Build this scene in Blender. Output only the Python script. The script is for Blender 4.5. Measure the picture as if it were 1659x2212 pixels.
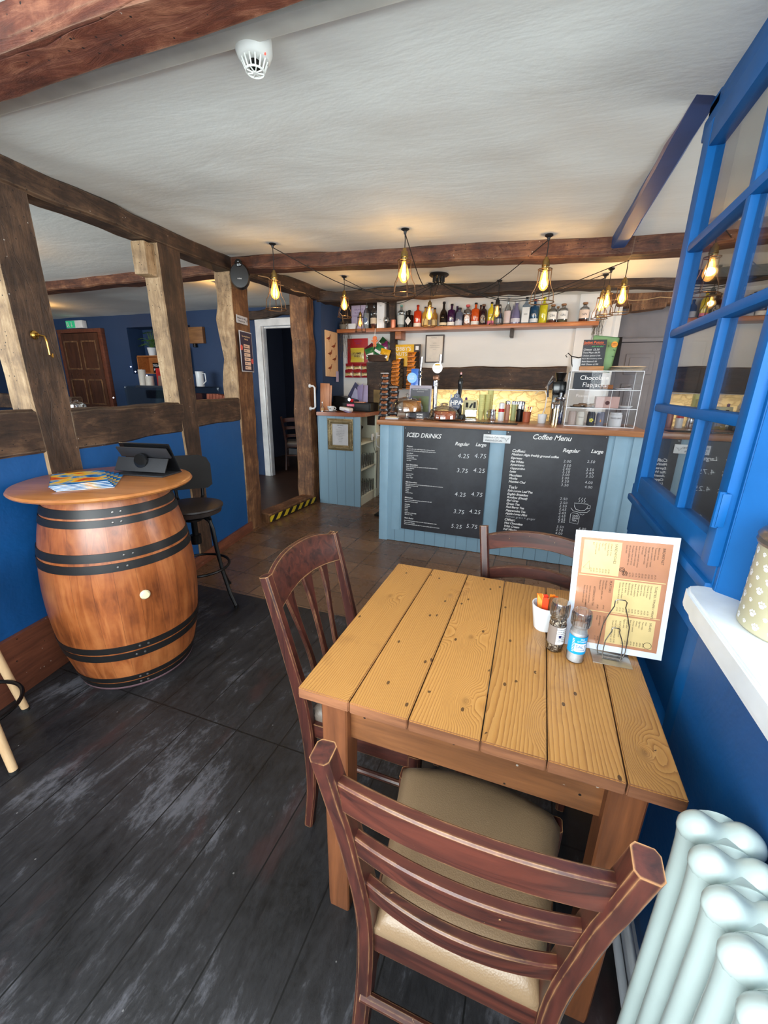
import bpy, bmesh, math, random
from mathutils import Vector, Matrix, noise
for _o in list(bpy.data.objects): bpy.data.objects.remove(_o)
SC = bpy.context.scene
COL = SC.collection
PI = math.pi
random.seed(7)

# ---------------------------------------------------------------- camera
cam = bpy.data.cameras.new('camera'); camo = bpy.data.objects.new('camera', cam); COL.objects.link(camo)
cam.sensor_fit = 'VERTICAL'; cam.sensor_height = 36; cam.lens = 880/2212*36
cam.clip_start = 0.02
cx_, cy_, cz_ = Vector((.93924, .34293, .01565)).normalized(), Vector((-.11466, .27227, .95537)), Vector((.32337, -.89906, .29500)).normalized()
cy_ = cz_.cross(cx_).normalized(); cx_ = cy_.cross(cz_).normalized()
m = Matrix((cx_, cy_, cz_)).transposed().to_4x4(); m.translation = (0, 0, 1.45)
camo.matrix_world = m
SC.camera = camo
# ---------------------------------------------------------------- world, exposure
SC.view_settings.view_transform = 'Standard'; SC.view_settings.look = 'None'
SC.view_settings.gamma = 1; SC.view_settings.use_curve_mapping = False
SC.view_settings.exposure = 0.15
SC.cycles.transparent_max_bounces = 40
W = bpy.data.worlds.new('world'); SC.world = W; W.use_nodes = True
bg = W.node_tree.nodes['Background']
bg.inputs[0].default_value = (.80, .90, 1, 1); bg.inputs[1].default_value = 1.2
# daylight entering through the windows behind and beside the photographer
def arealight(name, loc, direction, sx, sy, power, col=(1, 1, 1)):
    l = bpy.data.lights.new(name, 'AREA'); l.shape = 'RECTANGLE'; l.size = sx; l.size_y = sy
    l.energy = power; l.color = col
    o = bpy.data.objects.new(name, l); COL.objects.link(o); o.location = loc
    o.rotation_euler = Vector(direction).to_track_quat('-Z', 'Y').to_euler()
    return o
arealight('daylight_area', (-.75, -1.42, 1.45), (0, 1, .22), 2.3, 1.3, 122, (.90, .985, 1))
arealight('daylight_area', (.80, -.35, 1.60), (-1, .25, .10), 1.5, 1.0, 56, (.90, .975, 1))
arealight('daylight_area', (-5.0, -1.32, 1.45), (0, 1, .32), 3.2, 1.2, 175, (.90, .985, 1))
arealight('daylight_area', (2.75, 2.9, 1.5), (-1, .1, .15), 1.6, 1.2, 50, (.95, .98, 1))  # area lamp for the side room; the end wall has no window

# ---------------------------------------------------------------- colour helpers
def s2l(c): return c/12.92 if c <= .04045 else ((c+.055)/1.055)**2.4
def rgb(r, g, b): return (s2l(r/255), s2l(g/255), s2l(b/255), 1)

# ---------------------------------------------------------------- materials
MATS = {}
class NT:
    def __init__(s, name):
        s.m = bpy.data.materials.new(name); s.m.use_nodes = True; s.t = s.m.node_tree
        s.p = s.t.nodes['Principled BSDF']; s.out = s.t.nodes['Material Output']
    def n(s, typ, **kw):
        nd = s.t.nodes.new(typ)
        for k, v in kw.items():
            if k.startswith('_'): setattr(nd, k[1:], v)
            else:
                key = int(k[1:]) if k[0] == 'i' and k[1:].isdigit() else k.replace('__', ' ')
                s.set(nd.inputs[key], v)
        return nd
    def set(s, inp, v):
        if isinstance(v, bpy.types.NodeSocket): s.t.links.new(v, inp)
        else: inp.default_value = v
    def math(s, op, a, b=0, c=0):
        nd = s.n('ShaderNodeMath', _operation=op); s.set(nd.inputs[0], a); s.set(nd.inputs[1], b)
        if op in ('MULTIPLY_ADD', 'SMOOTH_MIN'): s.set(nd.inputs[2], c)
        return nd.outputs[0]
    def mix(s, f, a, b):
        nd = s.n('ShaderNodeMix', _data_type='RGBA'); s.set(nd.inputs[0], f); s.set(nd.inputs[6], a); s.set(nd.inputs[7], b)
        return nd.outputs[2]
    def ramp(s, f, stops, interp='LINEAR'):
        nd = s.n('ShaderNodeValToRGB'); s.set(nd.inputs[0], f); cr = nd.color_ramp; cr.interpolation = interp
        while len(cr.elements) < len(stops): cr.elements.new(.5)
        for e, (p, c) in zip(cr.elements, stops): e.position = p; e.color = c if len(c) == 4 else (*c, 1)
        return nd.outputs[0]
    def coord(s, scale=(1, 1, 1), rot=(0, 0, 0), loc=(0, 0, 0), kind='Object'):
        tc = s.n('ShaderNodeTexCoord'); mp = s.n('ShaderNodeMapping')
        s.t.links.new(tc.outputs[kind], mp.inputs[0]); mp.inputs['Scale'].default_value = scale
        mp.inputs['Rotation'].default_value = rot; mp.inputs['Location'].default_value = loc
        return mp.outputs[0]
    def noise(s, v, scale, detail=4, rough=.55, dist=0):
        nd = s.n('ShaderNodeTexNoise'); s.set(nd.inputs['Vector'], v)
        nd.inputs['Scale'].default_value = scale; nd.inputs['Detail'].default_value = detail
        nd.inputs['Roughness'].default_value = rough; nd.inputs['Distortion'].default_value = dist
        return nd.outputs[0]
    def bump(s, h, strength=.3, dist=.01):
        nd = s.n('ShaderNodeBump'); s.set(nd.inputs['Height'], h); nd.inputs['Strength'].default_value = strength
        nd.inputs['Distance'].default_value = dist; s.t.links.new(nd.outputs[0], s.p.inputs['Normal'])
    def fin(s, col=None, rough=None, metal=None, spec=None, **kw):
        if col is not None: s.set(s.p.inputs['Base Color'], col)
        if rough is not None: s.set(s.p.inputs['Roughness'], rough)
        if metal is not None: s.set(s.p.inputs['Metallic'], metal)
        if spec is not None: s.set(s.p.inputs['Specular IOR Level'], spec)
        for k, v in kw.items(): s.set(s.p.inputs[k.replace('_', ' ')], v)
        return s.m

def plain(name, col, rough=.5, metal=0, bump=0, bscale=60, var=.06, **kw):
    if name in MATS: return MATS[name]
    t = NT(name); v = t.coord()
    nz = t.noise(v, 7, 3)
    c2 = tuple(min(1, x*(1+2*var)+.002) for x in col[:3])+(1,); c1 = tuple(x*(1-2*var) for x in col[:3])+(1,)
    c = t.ramp(nz, [(.3, c1), (.7, c2)])
    if bump: t.bump(t.noise(v, bscale, 3), bump, .004)
    MATS[name] = t.fin(c, rough, metal, **kw); return MATS[name]

def wood(name, dark, light, axis='Y', scale=1, rough=.5, bump=.25, contrast=(.3, .7), coat=0, worn=None, wornamt=.6):
    if name in MATS: return MATS[name]
    t = NT(name)
    st = {'X': (.09, 1, 1), 'Y': (1, .09, 1), 'Z': (1, 1, .09)}[axis]
    sc = tuple(a*scale for a in st)
    v = t.coord(sc)
    a = t.noise(v, 22, 6, .62, 1.2); b = t.noise(v, 90, 3, .6); c = t.noise(t.coord(), 2.5, 3)
    f = t.math('MULTIPLY_ADD', a, .62, t.math('MULTIPLY', b, .22)); f = t.math('MULTIPLY_ADD', c, .25, f)
    col = t.ramp(f, [(contrast[0], dark), (contrast[1], light)])
    if worn:
        w = t.ramp(t.noise(t.coord(), 9, 5, .7), [(wornamt, (0, 0, 0)), (wornamt+.06, (1, 1, 1))])
        col = t.mix(w, col, worn)
    if worn:
        vs_ = t.n('ShaderNodeTexVoronoi'); t.set(vs_.inputs['Vector'], t.coord()); vs_.inputs['Scale'].default_value = 34
        sk = t.math('MULTIPLY', t.math('LESS_THAN', vs_.outputs[0], .10), t.math('GREATER_THAN', t.noise(t.coord(), 6, 2), .56))
        col = t.mix(t.math('MULTIPLY', sk, .75), col, (.55, .50, .43, 1))
        hv = t.n('ShaderNodeTexVoronoi'); t.set(hv.inputs['Vector'], t.coord(loc=(3, 5, 1))); hv.inputs['Scale'].default_value = 26
        hk = t.math('LESS_THAN', hv.outputs[0], .09); col = t.mix(hk, col, (.008, .005, .004, 1))
        f = t.math('SUBTRACT', f, hk)
    t.bump(f, bump, .006)
    MATS[name] = t.fin(col, rough, **({'Coat_Weight': coat, 'Coat_Roughness': .2} if coat else {})); return MATS[name]

def old_timber(name, dark, mid, light, axis='Z', edge=.5):
    t = NT(name); st = {'X': (.16, 1, 1), 'Y': (1, .16, 1), 'Z': (1, 1, .16)}[axis]
    g = t.noise(t.coord(st), 30, 8, .72, .8); m = t.noise(t.coord(), 5, 8, .68, .5); l = t.noise(t.coord(st, loc=(4, 2, 7)), 4, 5, .6)
    f = t.math('MULTIPLY_ADD', g, .42, t.math('MULTIPLY', m, .42)); f = t.math('MULTIPLY_ADD', l, .24, f)
    col = t.ramp(f, [(.42, dark), (.54, mid), (.70, light)])
    bv = t.n('ShaderNodeBevel', _samples=4); bv.inputs[0].default_value = .012
    ge = t.n('ShaderNodeNewGeometry'); dp = t.n('ShaderNodeVectorMath', _operation='DOT_PRODUCT'); t.set(dp.inputs[0], bv.outputs[0]); t.set(dp.inputs[1], ge.outputs['Normal'])
    e = t.math('MULTIPLY', t.math('SUBTRACT', 1, dp.outputs['Value']), t.math('MULTIPLY_ADD', m, 6, -2.2)); w = t.ramp(e, [(.02, (0, 0, 0)), (.16, (1, 1, 1))])
    col = t.mix(t.math('MULTIPLY', w, edge), col, (.36, .26, .165, 1))
    vs = t.n('ShaderNodeTexVoronoi'); t.set(vs.inputs['Vector'], t.coord()); vs.inputs['Scale'].default_value = 30
    sk = t.math('MULTIPLY', t.math('LESS_THAN', vs.outputs[0], .085), t.math('GREATER_THAN', m, .56)); col = t.mix(t.math('MULTIPLY', sk, .8), col, (.56, .52, .46, 1))
    hv = t.n('ShaderNodeTexVoronoi'); t.set(hv.inputs['Vector'], t.coord(loc=(3, 5, 1))); hv.inputs['Scale'].default_value = 40
    hk = t.math('MULTIPLY', t.math('LESS_THAN', hv.outputs[0], .12), t.math('GREATER_THAN', l, .48)); col = t.mix(hk, col, tuple(x*.25 for x in dark[:3])+(1,))
    crk = t.noise(t.coord(tuple(x*.5 for x in st), loc=(1, 8, 3)), 9, 3, .5); ck = t.ramp(crk, [(.491, (0, 0, 0)), (.495, (1, 1, 1)), (.499, (0, 0, 0))]); col = t.mix(t.math('MULTIPLY', ck, .35), col, tuple(x*.3 for x in dark[:3])+(1,))
    t.bump(t.math('SUBTRACT', t.math('SUBTRACT', f, t.math('MULTIPLY', hk, .3)), t.math('MULTIPLY', ck, .15)), .9, .012)
    MATS[name] = t.fin(col, .62); return t.m

def metal(name, col, rough=.25): return plain(name, col, rough, 1, var=.05)

def glass(name, tint=(1, 1, 1, 1), opac=.12, rough=.02, refl=1.5):
    if name in MATS: return MATS[name]
    t = NT(name); f = t.n('ShaderNodeFresnel'); f.inputs[0].default_value = 1.5
    tr = t.n('ShaderNodeBsdfTransparent'); tr.inputs[0].default_value = tint
    gl = t.n('ShaderNodeBsdfGlossy'); gl.inputs['Roughness'].default_value = rough
    fac = t.math('ADD', t.math('MULTIPLY', f.outputs[0], refl), opac*.4); fac = t.math('MINIMUM', fac, .85)
    mx = t.n('ShaderNodeMixShader'); t.set(mx.inputs[0], fac); t.set(mx.inputs[1], tr.outputs[0]); t.set(mx.inputs[2], gl.outputs[0])
    t.t.links.new(mx.outputs[0], t.out.inputs[0]); MATS[name] = t.m; return t.m

def emit(name, col, strength):
    if name in MATS: return MATS[name]
    t = NT(name); t.p.inputs['Emission Color'].default_value = col; t.p.inputs['Emission Strength'].default_value = strength
    MATS[name] = t.fin((.02, .02, .02, 1), .5); return t.m

# ---------------------------------------------------------------- mesh builder
class B:
    def __init__(s): s.bm = bmesh.new()
    def _merge(s, tmp, M=None, mi=0):
        if M is not None: bmesh.ops.transform(tmp, matrix=M, verts=tmp.verts)
        vm = {}
        for v in tmp.verts: vm[v] = s.bm.verts.new(v.co)
        for f in tmp.faces:
            try: nf = s.bm.faces.new([vm[v] for v in f.verts]); nf.material_index = mi if mi is not None else f.material_index
            except ValueError: pass
        tmp.free()
    def box(s, c, size, bev=0, mi=0, rot=None, seg=2):
        t = bmesh.new(); bmesh.ops.create_cube(t, size=1)
        bmesh.ops.scale(t, vec=size, verts=t.verts)
        if bev: bmesh.ops.bevel(t, geom=t.edges[:], offset=bev, segments=seg, affect='EDGES', profile=.6)
        M = Matrix.Translation(c)
        if rot is not None: M = M @ (rot if isinstance(rot, Matrix) else Matrix.Rotation(rot, 4, 'Z'))
        s._merge(t, M, mi); return s
    def bx(s, x0, x1, y0, y1, z0, z1, bev=0, mi=0): return s.box(((x0+x1)/2, (y0+y1)/2, (z0+z1)/2), (x1-x0, y1-y0, z1-z0), bev, mi)
    def lathe(s, prof, c=(0, 0, 0), seg=28, mi=0, M=None, cap=True):
        t = bmesh.new(); rings = []
        for r, z in prof:
            if r < 1e-5: rings.append([t.verts.new((0, 0, z))])
            else: rings.append([t.verts.new((r*math.cos(2*PI*k/seg), r*math.sin(2*PI*k/seg), z)) for k in range(seg)])
        for a, b in zip(rings, rings[1:]):
            for k in range(seg):
                k2 = (k+1) % seg
                if len(a) == 1 and len(b) == 1: continue
                if len(a) == 1: t.faces.new((a[0], b[k2], b[k]))
                elif len(b) == 1: t.faces.new((a[k], a[k2], b[0]))
                else: t.faces.new((a[k], a[k2], b[k2], b[k]))
        if cap:
            if len(rings[0]) > 1: t.faces.new(rings[0][::-1])
            if len(rings[-1]) > 1: t.faces.new(rings[-1])
        MM = Matrix.Translation(c)
        if M is not None: MM = MM @ M
        s._merge(t, MM, mi); return s
    def cyl(s, c, r, h, seg=20, mi=0, M=None, r2=None):
        return s.lathe([(r, -h/2), (r if r2 is None else r2, h/2)], c, seg, mi, M)
    def tube(s, pts, r, seg=8, mi=0, closed=False, sx=1, up=None):
        pts = [Vector(p) for p in pts]; n = len(pts); t = bmesh.new(); rings = []; prev = None
        for i, p in enumerate(pts):
            if closed: d = pts[(i+1) % n]-pts[(i-1) % n]
            else: d = pts[min(i+1, n-1)]-pts[max(i-1, 0)]
            d.normalize()
            if up is not None: a = Vector(up)
            elif prev is None: a = Vector((0, 0, 1)) if abs(d.z) < .9 else Vector((1, 0, 0))
            else: a = prev
            a = (a-d*a.dot(d)).normalized(); prev = a; b = d.cross(a)
            rr = r[i] if isinstance(r, (list, tuple)) else r
            rings.append([t.verts.new(p+a*rr*math.cos(2*PI*k/seg)+b*rr*sx*math.sin(2*PI*k/seg)) for k in range(seg)])
        for i in range(n if closed else n-1):
            A, C = rings[i], rings[(i+1) % n]
            for k in range(seg): t.faces.new((A[k], A[(k+1) % seg], C[(k+1) % seg], C[k]))
        if not closed: t.faces.new(rings[0][::-1]); t.faces.new(rings[-1])
        s._merge(t, None, mi); return s
    def prism(s, poly, h, M=None, mi=0, bev=0):
        t = bmesh.new(); vs = [t.verts.new((x, y, 0)) for x, y in poly]; f = t.faces.new(vs)
        g = bmesh.ops.extrude_face_region(t, geom=[f]); bmesh.ops.translate(t, vec=(0, 0, h), verts=[v for v in g['geom'] if isinstance(v, bmesh.types.BMVert)])
        bmesh.ops.recalc_face_normals(t, faces=t.faces)
        if bev: bmesh.ops.bevel(t, geom=t.edges[:], offset=bev, segments=2, affect='EDGES')
        s._merge(t, M, mi); return s
    def sweep(s, secs, mi=0):
        """secs: list of closed vertex loops (same count)"""
        t = bmesh.new(); R = [[t.verts.new(p) for p in sec] for sec in secs]; n = len(R[0])
        for a, b in zip(R, R[1:]):
            for k in range(n): t.faces.new((a[k], a[(k+1) % n], b[(k+1) % n], b[k]))
        t.faces.new(R[0][::-1]); t.faces.new(R[-1]); bmesh.ops.recalc_face_normals(t, faces=t.faces)
        s._merge(t, None, mi); return s
    def grid(s, fn, nu, nv, mi=0, closeu=False):
        vs = [[s.bm.verts.new(fn(i/nu, j/nv)) for j in range(nv+1)] for i in range(nu+1)]
        for i in range(nu):
            for j in range(nv):
                f = s.bm.faces.new((vs[i][j], vs[i+1][j], vs[i+1][j+1], vs[i][j+1])); f.material_index = mi
        return s
    def text(s, txt, size, M, shear=0, mi=0, ext=.0004, align='LEFT', bold=0, space=1):
        cu = bpy.data.curves.new('t', 'FONT'); cu.body = txt; cu.size = size; cu.shear = shear; cu.extrude = ext
        cu.align_x = align; cu.offset = bold; cu.space_character = space; cu.resolution_u = 2
        o = bpy.data.objects.new('t', cu); me = bpy.data.meshes.new_from_object(o)
        t = bmesh.new(); t.from_mesh(me); s._merge(t, M, mi)
        bpy.data.objects.remove(o); bpy.data.curves.remove(cu); bpy.data.meshes.remove(me); return s
    def done(s, name, mats, parent=None, smooth=.6, recalc=True):
        if recalc: bmesh.ops.recalc_face_normals(s.bm, faces=s.bm.faces)
        me = bpy.data.meshes.new(name); s.bm.to_mesh(me); s.bm.free()
        if not isinstance(mats, (list, tuple)): mats = [mats]
        for mm in mats: me.materials.append(mm)
        if smooth:
            me.shade_smooth(); me.set_sharp_from_angle(angle=smooth)
        o = bpy.data.objects.new(name, me); COL.objects.link(o)
        if parent: o.parent = parent
        return o
FRONT = Matrix.Rotation(PI/2, 4, 'X')      # text/prism plane turned to face -y
def at(x, y, z): return Matrix.Translation((x, y, z))
def RX(a): return Matrix.Rotation(a, 4, 'X')
def RY(a): return Matrix.Rotation(a, 4, 'Y')
def RZ(a): return Matrix.Rotation(a, 4, 'Z')
def thing(name, label, cat, loc=(0, 0, 0), rz=0, group=None):
    o = bpy.data.objects.new(name, None); COL.objects.link(o); o.location = loc; o.rotation_euler = (0, 0, rz)
    o.empty_display_size = .05
    return tag(o, label, cat, group)
def tag(o, label, cat, group=None):
    o['label'] = label; o['category'] = cat
    if group: o['group'] = group
    return o
def struct(o, label=None):
    o['kind'] = 'structure'
    if label: o['label'] = label
    return o
def dup(root, label=None, loc=None, rz=None, group=None):
    def cp(o, par):
        c = o.copy(); COL.objects.link(c)
        if par: c.parent = par
        for ch in o.children: cp(ch, c)
        return c
    r = cp(root, None)
    if loc is not None: r.location = loc
    if rz is not None: r.rotation_euler = (0, 0, rz)
    if label: r['label'] = label
    if group: r['group'] = group
    return r
def ceilz(x, y): return 2.395-.036*x+.055*(min(y, 4.0)-3.3)
def nz3(p, s=1, seed=0): return noise.noise(Vector(p)*s+Vector((seed*7.1, seed*3.3, seed)))
def timber(bmb, p0, p1, w, d, side, n=14, wob=.008, seed=1, mi=0, ends=(1, 1)):
    """irregular hewn timber from p0 to p1; 'side' is the width direction, d the other; ends scale"""
    p0 = Vector(p0); p1 = Vector(p1); ax = (p1-p0).normalized(); sd = Vector(side); sd = (sd-ax*sd.dot(ax)).normalized(); ot = ax.cross(sd)
    secs = []
    for i in range(n+1):
        t = i/n; c = p0.lerp(p1, t); k = ends[0]*(1-t)+ends[1]*t
        ww = w*.5*k; dd = d*.5; ch = min(w, d)*.10
        ring = [(-ww+ch, -dd), (ww-ch, -dd), (ww, -dd+ch), (ww, dd-ch), (ww-ch, dd), (-ww+ch, dd), (-ww, dd-ch), (-ww, -dd+ch)]
        q = []
        for a, b in ring:
            p = c+sd*a+ot*b
            q.append(p+sd*nz3(p, 5, seed)*wob*(1.6)+ot*nz3(p, 5, seed+3)*wob*1.6+sd*nz3(p, 1.3, seed+5)*wob*1.5)
        secs.append(q)
    bmb.sweep(secs, mi); return bmb
# ================================================================ materials of the place
def mat_plaster(name, col, warm=None, bumpy=.14, rough=.7):
    t = NT(name); v = t.coord()
    a = t.noise(t.coord((.35, 1, 1)), 3.2, 5, .6, .4); b = t.noise(v, 24, 4, .6); c = t.noise(t.coord((.12, 1, 1)), 30, 3, .6)
    h = t.math('MULTIPLY_ADD', b, .12, a); h = t.math('MULTIPLY_ADD', c, .10, h)
    t.bump(h, bumpy, .05)
    col2 = tuple(x*.93 for x in col[:3])+(1,)
    return t.fin(t.ramp(a, [(.35, col2), (.65, col)]), rough)
M_CEIL = mat_plaster('ceiling_plaster', rgb(236, 238, 232))
M_WHITE = mat_plaster('white_plaster', rgb(226, 224, 220))
BL = rgb(22, 94, 166)
M_BLUE = mat_plaster('blue_wall_paint', rgb(10, 78, 138), bumpy=.15, rough=.5)
M_BLUESHADE = mat_plaster('shaded_blue_paint', rgb(38, 62, 98), bumpy=.2, rough=.6)  # the blue wall paint again, with shade put into the colour
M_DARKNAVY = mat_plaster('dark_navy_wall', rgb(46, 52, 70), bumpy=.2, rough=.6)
M_JOIN = plain('blue_gloss_joinery', rgb(2, 84, 148), .5, bump=.08, bscale=25, var=.05, Specular_IOR_Level=.25)
M_GREY = plain('grey_painted_wood', rgb(132, 126, 128), .55, bump=.08, var=.03)
def mat_boards():
    t = NT('black_floorboards'); v = t.coord()
    tc = t.n('ShaderNodeSeparateXYZ'); t.set(tc.inputs[0], v)
    wx = t.math('MULTIPLY', tc.outputs[0], 1/.215)
    fr = t.math('FRACT', wx); idx = t.math('FLOOR', wx)
    gap = t.math('LESS_THAN', fr, .022)
    # butt joints across the boards
    jy = t.math('FRACT', t.math('MULTIPLY', tc.outputs[1], 1/1.12)); j = t.math('LESS_THAN', jy, .006)
    gap = t.math('MAXIMUM', gap, t.math('MULTIPLY', j, 1))
    st = t.noise(t.coord((1, .22, 1)), 16, 8, .74, .6)
    blot = t.noise(v, 2.1, 4, .6); fine = t.noise(t.coord((1, .5, 1)), 70, 5, .7)
    s = t.math('MULTIPLY_ADD', blot, .75, t.math('MULTIPLY', st, .6)); s = t.math('MULTIPLY_ADD', fine, .32, s)
    col = t.ramp(s, [(.66, rgb(20, 19, 19)), (.88, rgb(40, 39, 41)), (1.0, rgb(82, 81, 86))])
    red = t.ramp(t.noise(t.coord((1, .35, 1), loc=(3, 1, 0)), 5, 4, .6), [(.60, (0, 0, 0)), (.70, (1, 1, 1))])
    col = t.mix(t.math('MULTIPLY', red, .45), col, rgb(60, 36, 35))
    sp = t.n('ShaderNodeTexVoronoi'); t.set(sp.inputs['Vector'], v); sp.inputs['Scale'].default_value = 13
    spk = t.math('LESS_THAN', sp.outputs[0], .035)
    col = t.mix(t.math('MULTIPLY', spk, .6), col, rgb(135, 132, 130))
    col = t.mix(gap, col, rgb(12, 11, 11))
    h = t.math('MULTIPLY_ADD', gap, -1.2, s); t.bump(h, .5, .006)
    return t.fin(col, t.ramp(s, [(.6, (.30,)*3), (.95, (.55,)*3)]), spec=.45)
def mat_tiles():
    t = NT('quarry_tiles'); v = t.coord(rot=(0, 0, .02))
    br = t.n('ShaderNodeTexBrick', _offset=0, _squash=1); t.set(br.inputs['Vector'], v)
    br.inputs['Scale'].default_value = 1; br.inputs['Brick Width'].default_value = .265; br.inputs['Row Height'].default_value = .265
    br.inputs['Mortar Size'].default_value = .005; br.inputs['Mortar Smooth'].default_value = .2
    br.inputs['Color1'].default_value = rgb(130, 98, 74); br.inputs['Color2'].default_value = rgb(94, 70, 54); br.inputs['Mortar'].default_value = rgb(70, 55, 44)
    n = t.noise(v, 9, 6, .65); col = t.mix(t.math('MULTIPLY', n, .4), br.outputs[0], rgb(90, 70, 54))
    h = t.math('MULTIPLY_ADD', br.outputs[1], -1, t.math('MULTIPLY', n, .6)); t.bump(h, .5, .004)
    return t.fin(col, t.ramp(n, [(.3, (.18,)*3), (.7, (.40,)*3)]))
M_BOARDS, M_TILES = mat_boards(), mat_tiles()
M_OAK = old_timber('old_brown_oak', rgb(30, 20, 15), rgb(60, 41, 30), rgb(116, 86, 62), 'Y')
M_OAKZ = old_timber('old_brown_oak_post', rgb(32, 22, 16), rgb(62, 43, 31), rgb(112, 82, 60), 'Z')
M_OAKLIT = old_timber('lit_side_oak', rgb(92, 68, 46), rgb(150, 120, 86), rgb(200, 172, 134), 'Z', .3)  # oak with the light on the post sides painted into its colour
M_REDX = old_timber('red_brown_beam', rgb(40, 19, 12), rgb(86, 47, 29), rgb(144, 98, 66), 'X')
M_DARKX = old_timber('dark_brown_beam', rgb(24, 16, 12), rgb(50, 34, 25), rgb(92, 66, 48), 'X')
M_ORANGEZ = old_timber('orange_brown_post', rgb(56, 34, 20), rgb(104, 68, 42), rgb(168, 124, 82), 'Z')
M_DARKDOOR = wood('dark_door_wood', rgb(34, 18, 12), rgb(96, 58, 38), 'Z', 1, .5, .3)
M_SKIRT = wood('reddish_skirting', rgb(62, 32, 24), rgb(128, 74, 52), 'Y', 1, .5, .3, worn=rgb(150, 110, 90), wornamt=.68)

# ================================================================ room shell
def bxo(name, x0, x1, y0, y1, z0, z1, mat, bev=0, parent=None):
    return B().bx(x0, x1, y0, y1, z0, z1, bev).done(name, mat, parent)
struct(bxo('floor', -2.9, .62, -1.6, 2.13, -.05, 0, M_BOARDS), 'scuffed black floorboards')
struct(bxo('floor', -2.9, 3.0, 2.13, 5.75, -.05, 0, M_TILES), 'brown quarry tile floor in front of the bar')
struct(bxo('floor', .62, 3.0, -1.6, 2.13, -.05, 0, M_TILES), 'tiled floor beyond the glazed partition')
M_DB = wood('dark_floor_wood', rgb(26, 17, 12), rgb(74, 50, 36), 'X', 1, .4, .3)
struct(bxo('floor', -9.8, -2.72, -1.6, 7.6, -.04, .03, M_DB), 'dark wooden floor of the next room')
def ceil_fn(x0, x1, y0, y1, f):
    def g(u, v):
        x = x0+(x1-x0)*u; y = y0+(y1-y0)*v
        return (x, y, f(x, y)+.022*nz3((x*.7, y*.9, 0), 1.1, 2)+.006*nz3((x, y, 0), 4, 4))
    return g
b = B(); b.grid(ceil_fn(-2.62, 3.0, -1.6, 5.75, lambda x, y: ceilz(x, y) if y > .93 else 2.265), 110, 130); c = b.done('ceiling', M_CEIL, smooth=3); struct(c, 'uneven white plaster ceiling')
b = B(); b.grid(ceil_fn(-9.8, -2.3, -1.6, 7.6, lambda x, y: 2.485 + (0.03 if y > 4 else 0)), 60, 60); struct(b.done('ceiling', M_CEIL, smooth=3), 'white ceiling of the room behind the timber frame')
# left timber-framed partition (local: +x into the room, +y along it)
PX, PY, PT = -2.173, .8605, .187
def lw(o): o.location = (PX, PY, 0); o.rotation_euler = (0, 0, PT); return o
def lworld(dx, s, z=0): c_, s_ = math.cos(PT), math.sin(PT); return Vector((PX+dx*c_-s*s_, PY+dx*s_+s*c_, z))
struct(lw(bxo('wall_left', -.12, -.012, -2.5, 2.52, 0, 1.16, M_BLUE)), 'blue painted infill below the timber rail')
struct(lw(bxo('baseboard_left', -.012, .014, -2.5, .95, 0, .30, M_SKIRT, .004)), 'tall red brown skirting board along the blue partition')
struct(lw(bxo('baseboard_left', -.012, .012, .95, 2.46, 0, .10, M_SKIRT, .004)), 'low timber sill behind the bar stool')
# outer shell
struct(bxo('wall_rear', -9.8, -8.2, -1.7, -1.55, 0, 2.8, M_BLUE)); struct(bxo('wall_rear', -9.8, 3, -1.7, -1.55, 0, .8, M_BLUE)); struct(bxo('wall_rear', -9.8, 3, -1.7, -1.55, 2.15, 2.8, M_BLUE))
struct(bxo('wall_rear', -3.3, -1.95, -1.7, -1.55, .8, 2.15, M_BLUE)); struct(bxo('wall_rear', .45, 3, -1.7, -1.55, .8, 2.15, M_BLUE)); struct(bxo('wall_rear', -8.3, -6.7, -1.7, -1.55, .8, 2.15, M_BLUE))
struct(bxo('wall_left', -9.8, -9.65, -1.7, 7.6, 0, 2.8, M_BLUESHADE), 'far end wall of the next room')
struct(bxo('wall_right', 3.0, 3.1, -1.7, 5.8, 0, 2.8, M_WHITE), 'right end wall of the side room')
def wframe(name, x0, x1, y, z0, z1, n, axis='x'):
    b = B(); w = .05
    def bb(a0, a1, c0, c1):
        q = .03 if a1-a0 > .3 else .028
        if axis == 'x': b.bx(a0, a1, y-q, y+q, c0, c1, .004)
        else: b.bx(y-q, y+q, a0, a1, c0, c1, .004)
    bb(x0, x1, z0, z0+w); bb(x0, x1, z1-w, z1)
    for i in range(n+1):
        xx = x0+(x1-x0-w)*i/n; bb(xx, xx+w, z0, z1)
    zc = (z0+z1)/2; bb(x0, x1, zc-.012, zc+.012)
    return struct(b.done(name, plain('white_gloss', rgb(236, 236, 236), .3)))
wframe('window_1', -1.95, .45, -1.62, .8, 2.15, 3); wframe('window_2', -6.7, -3.3, -1.62, .8, 2.15, 4)
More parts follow.
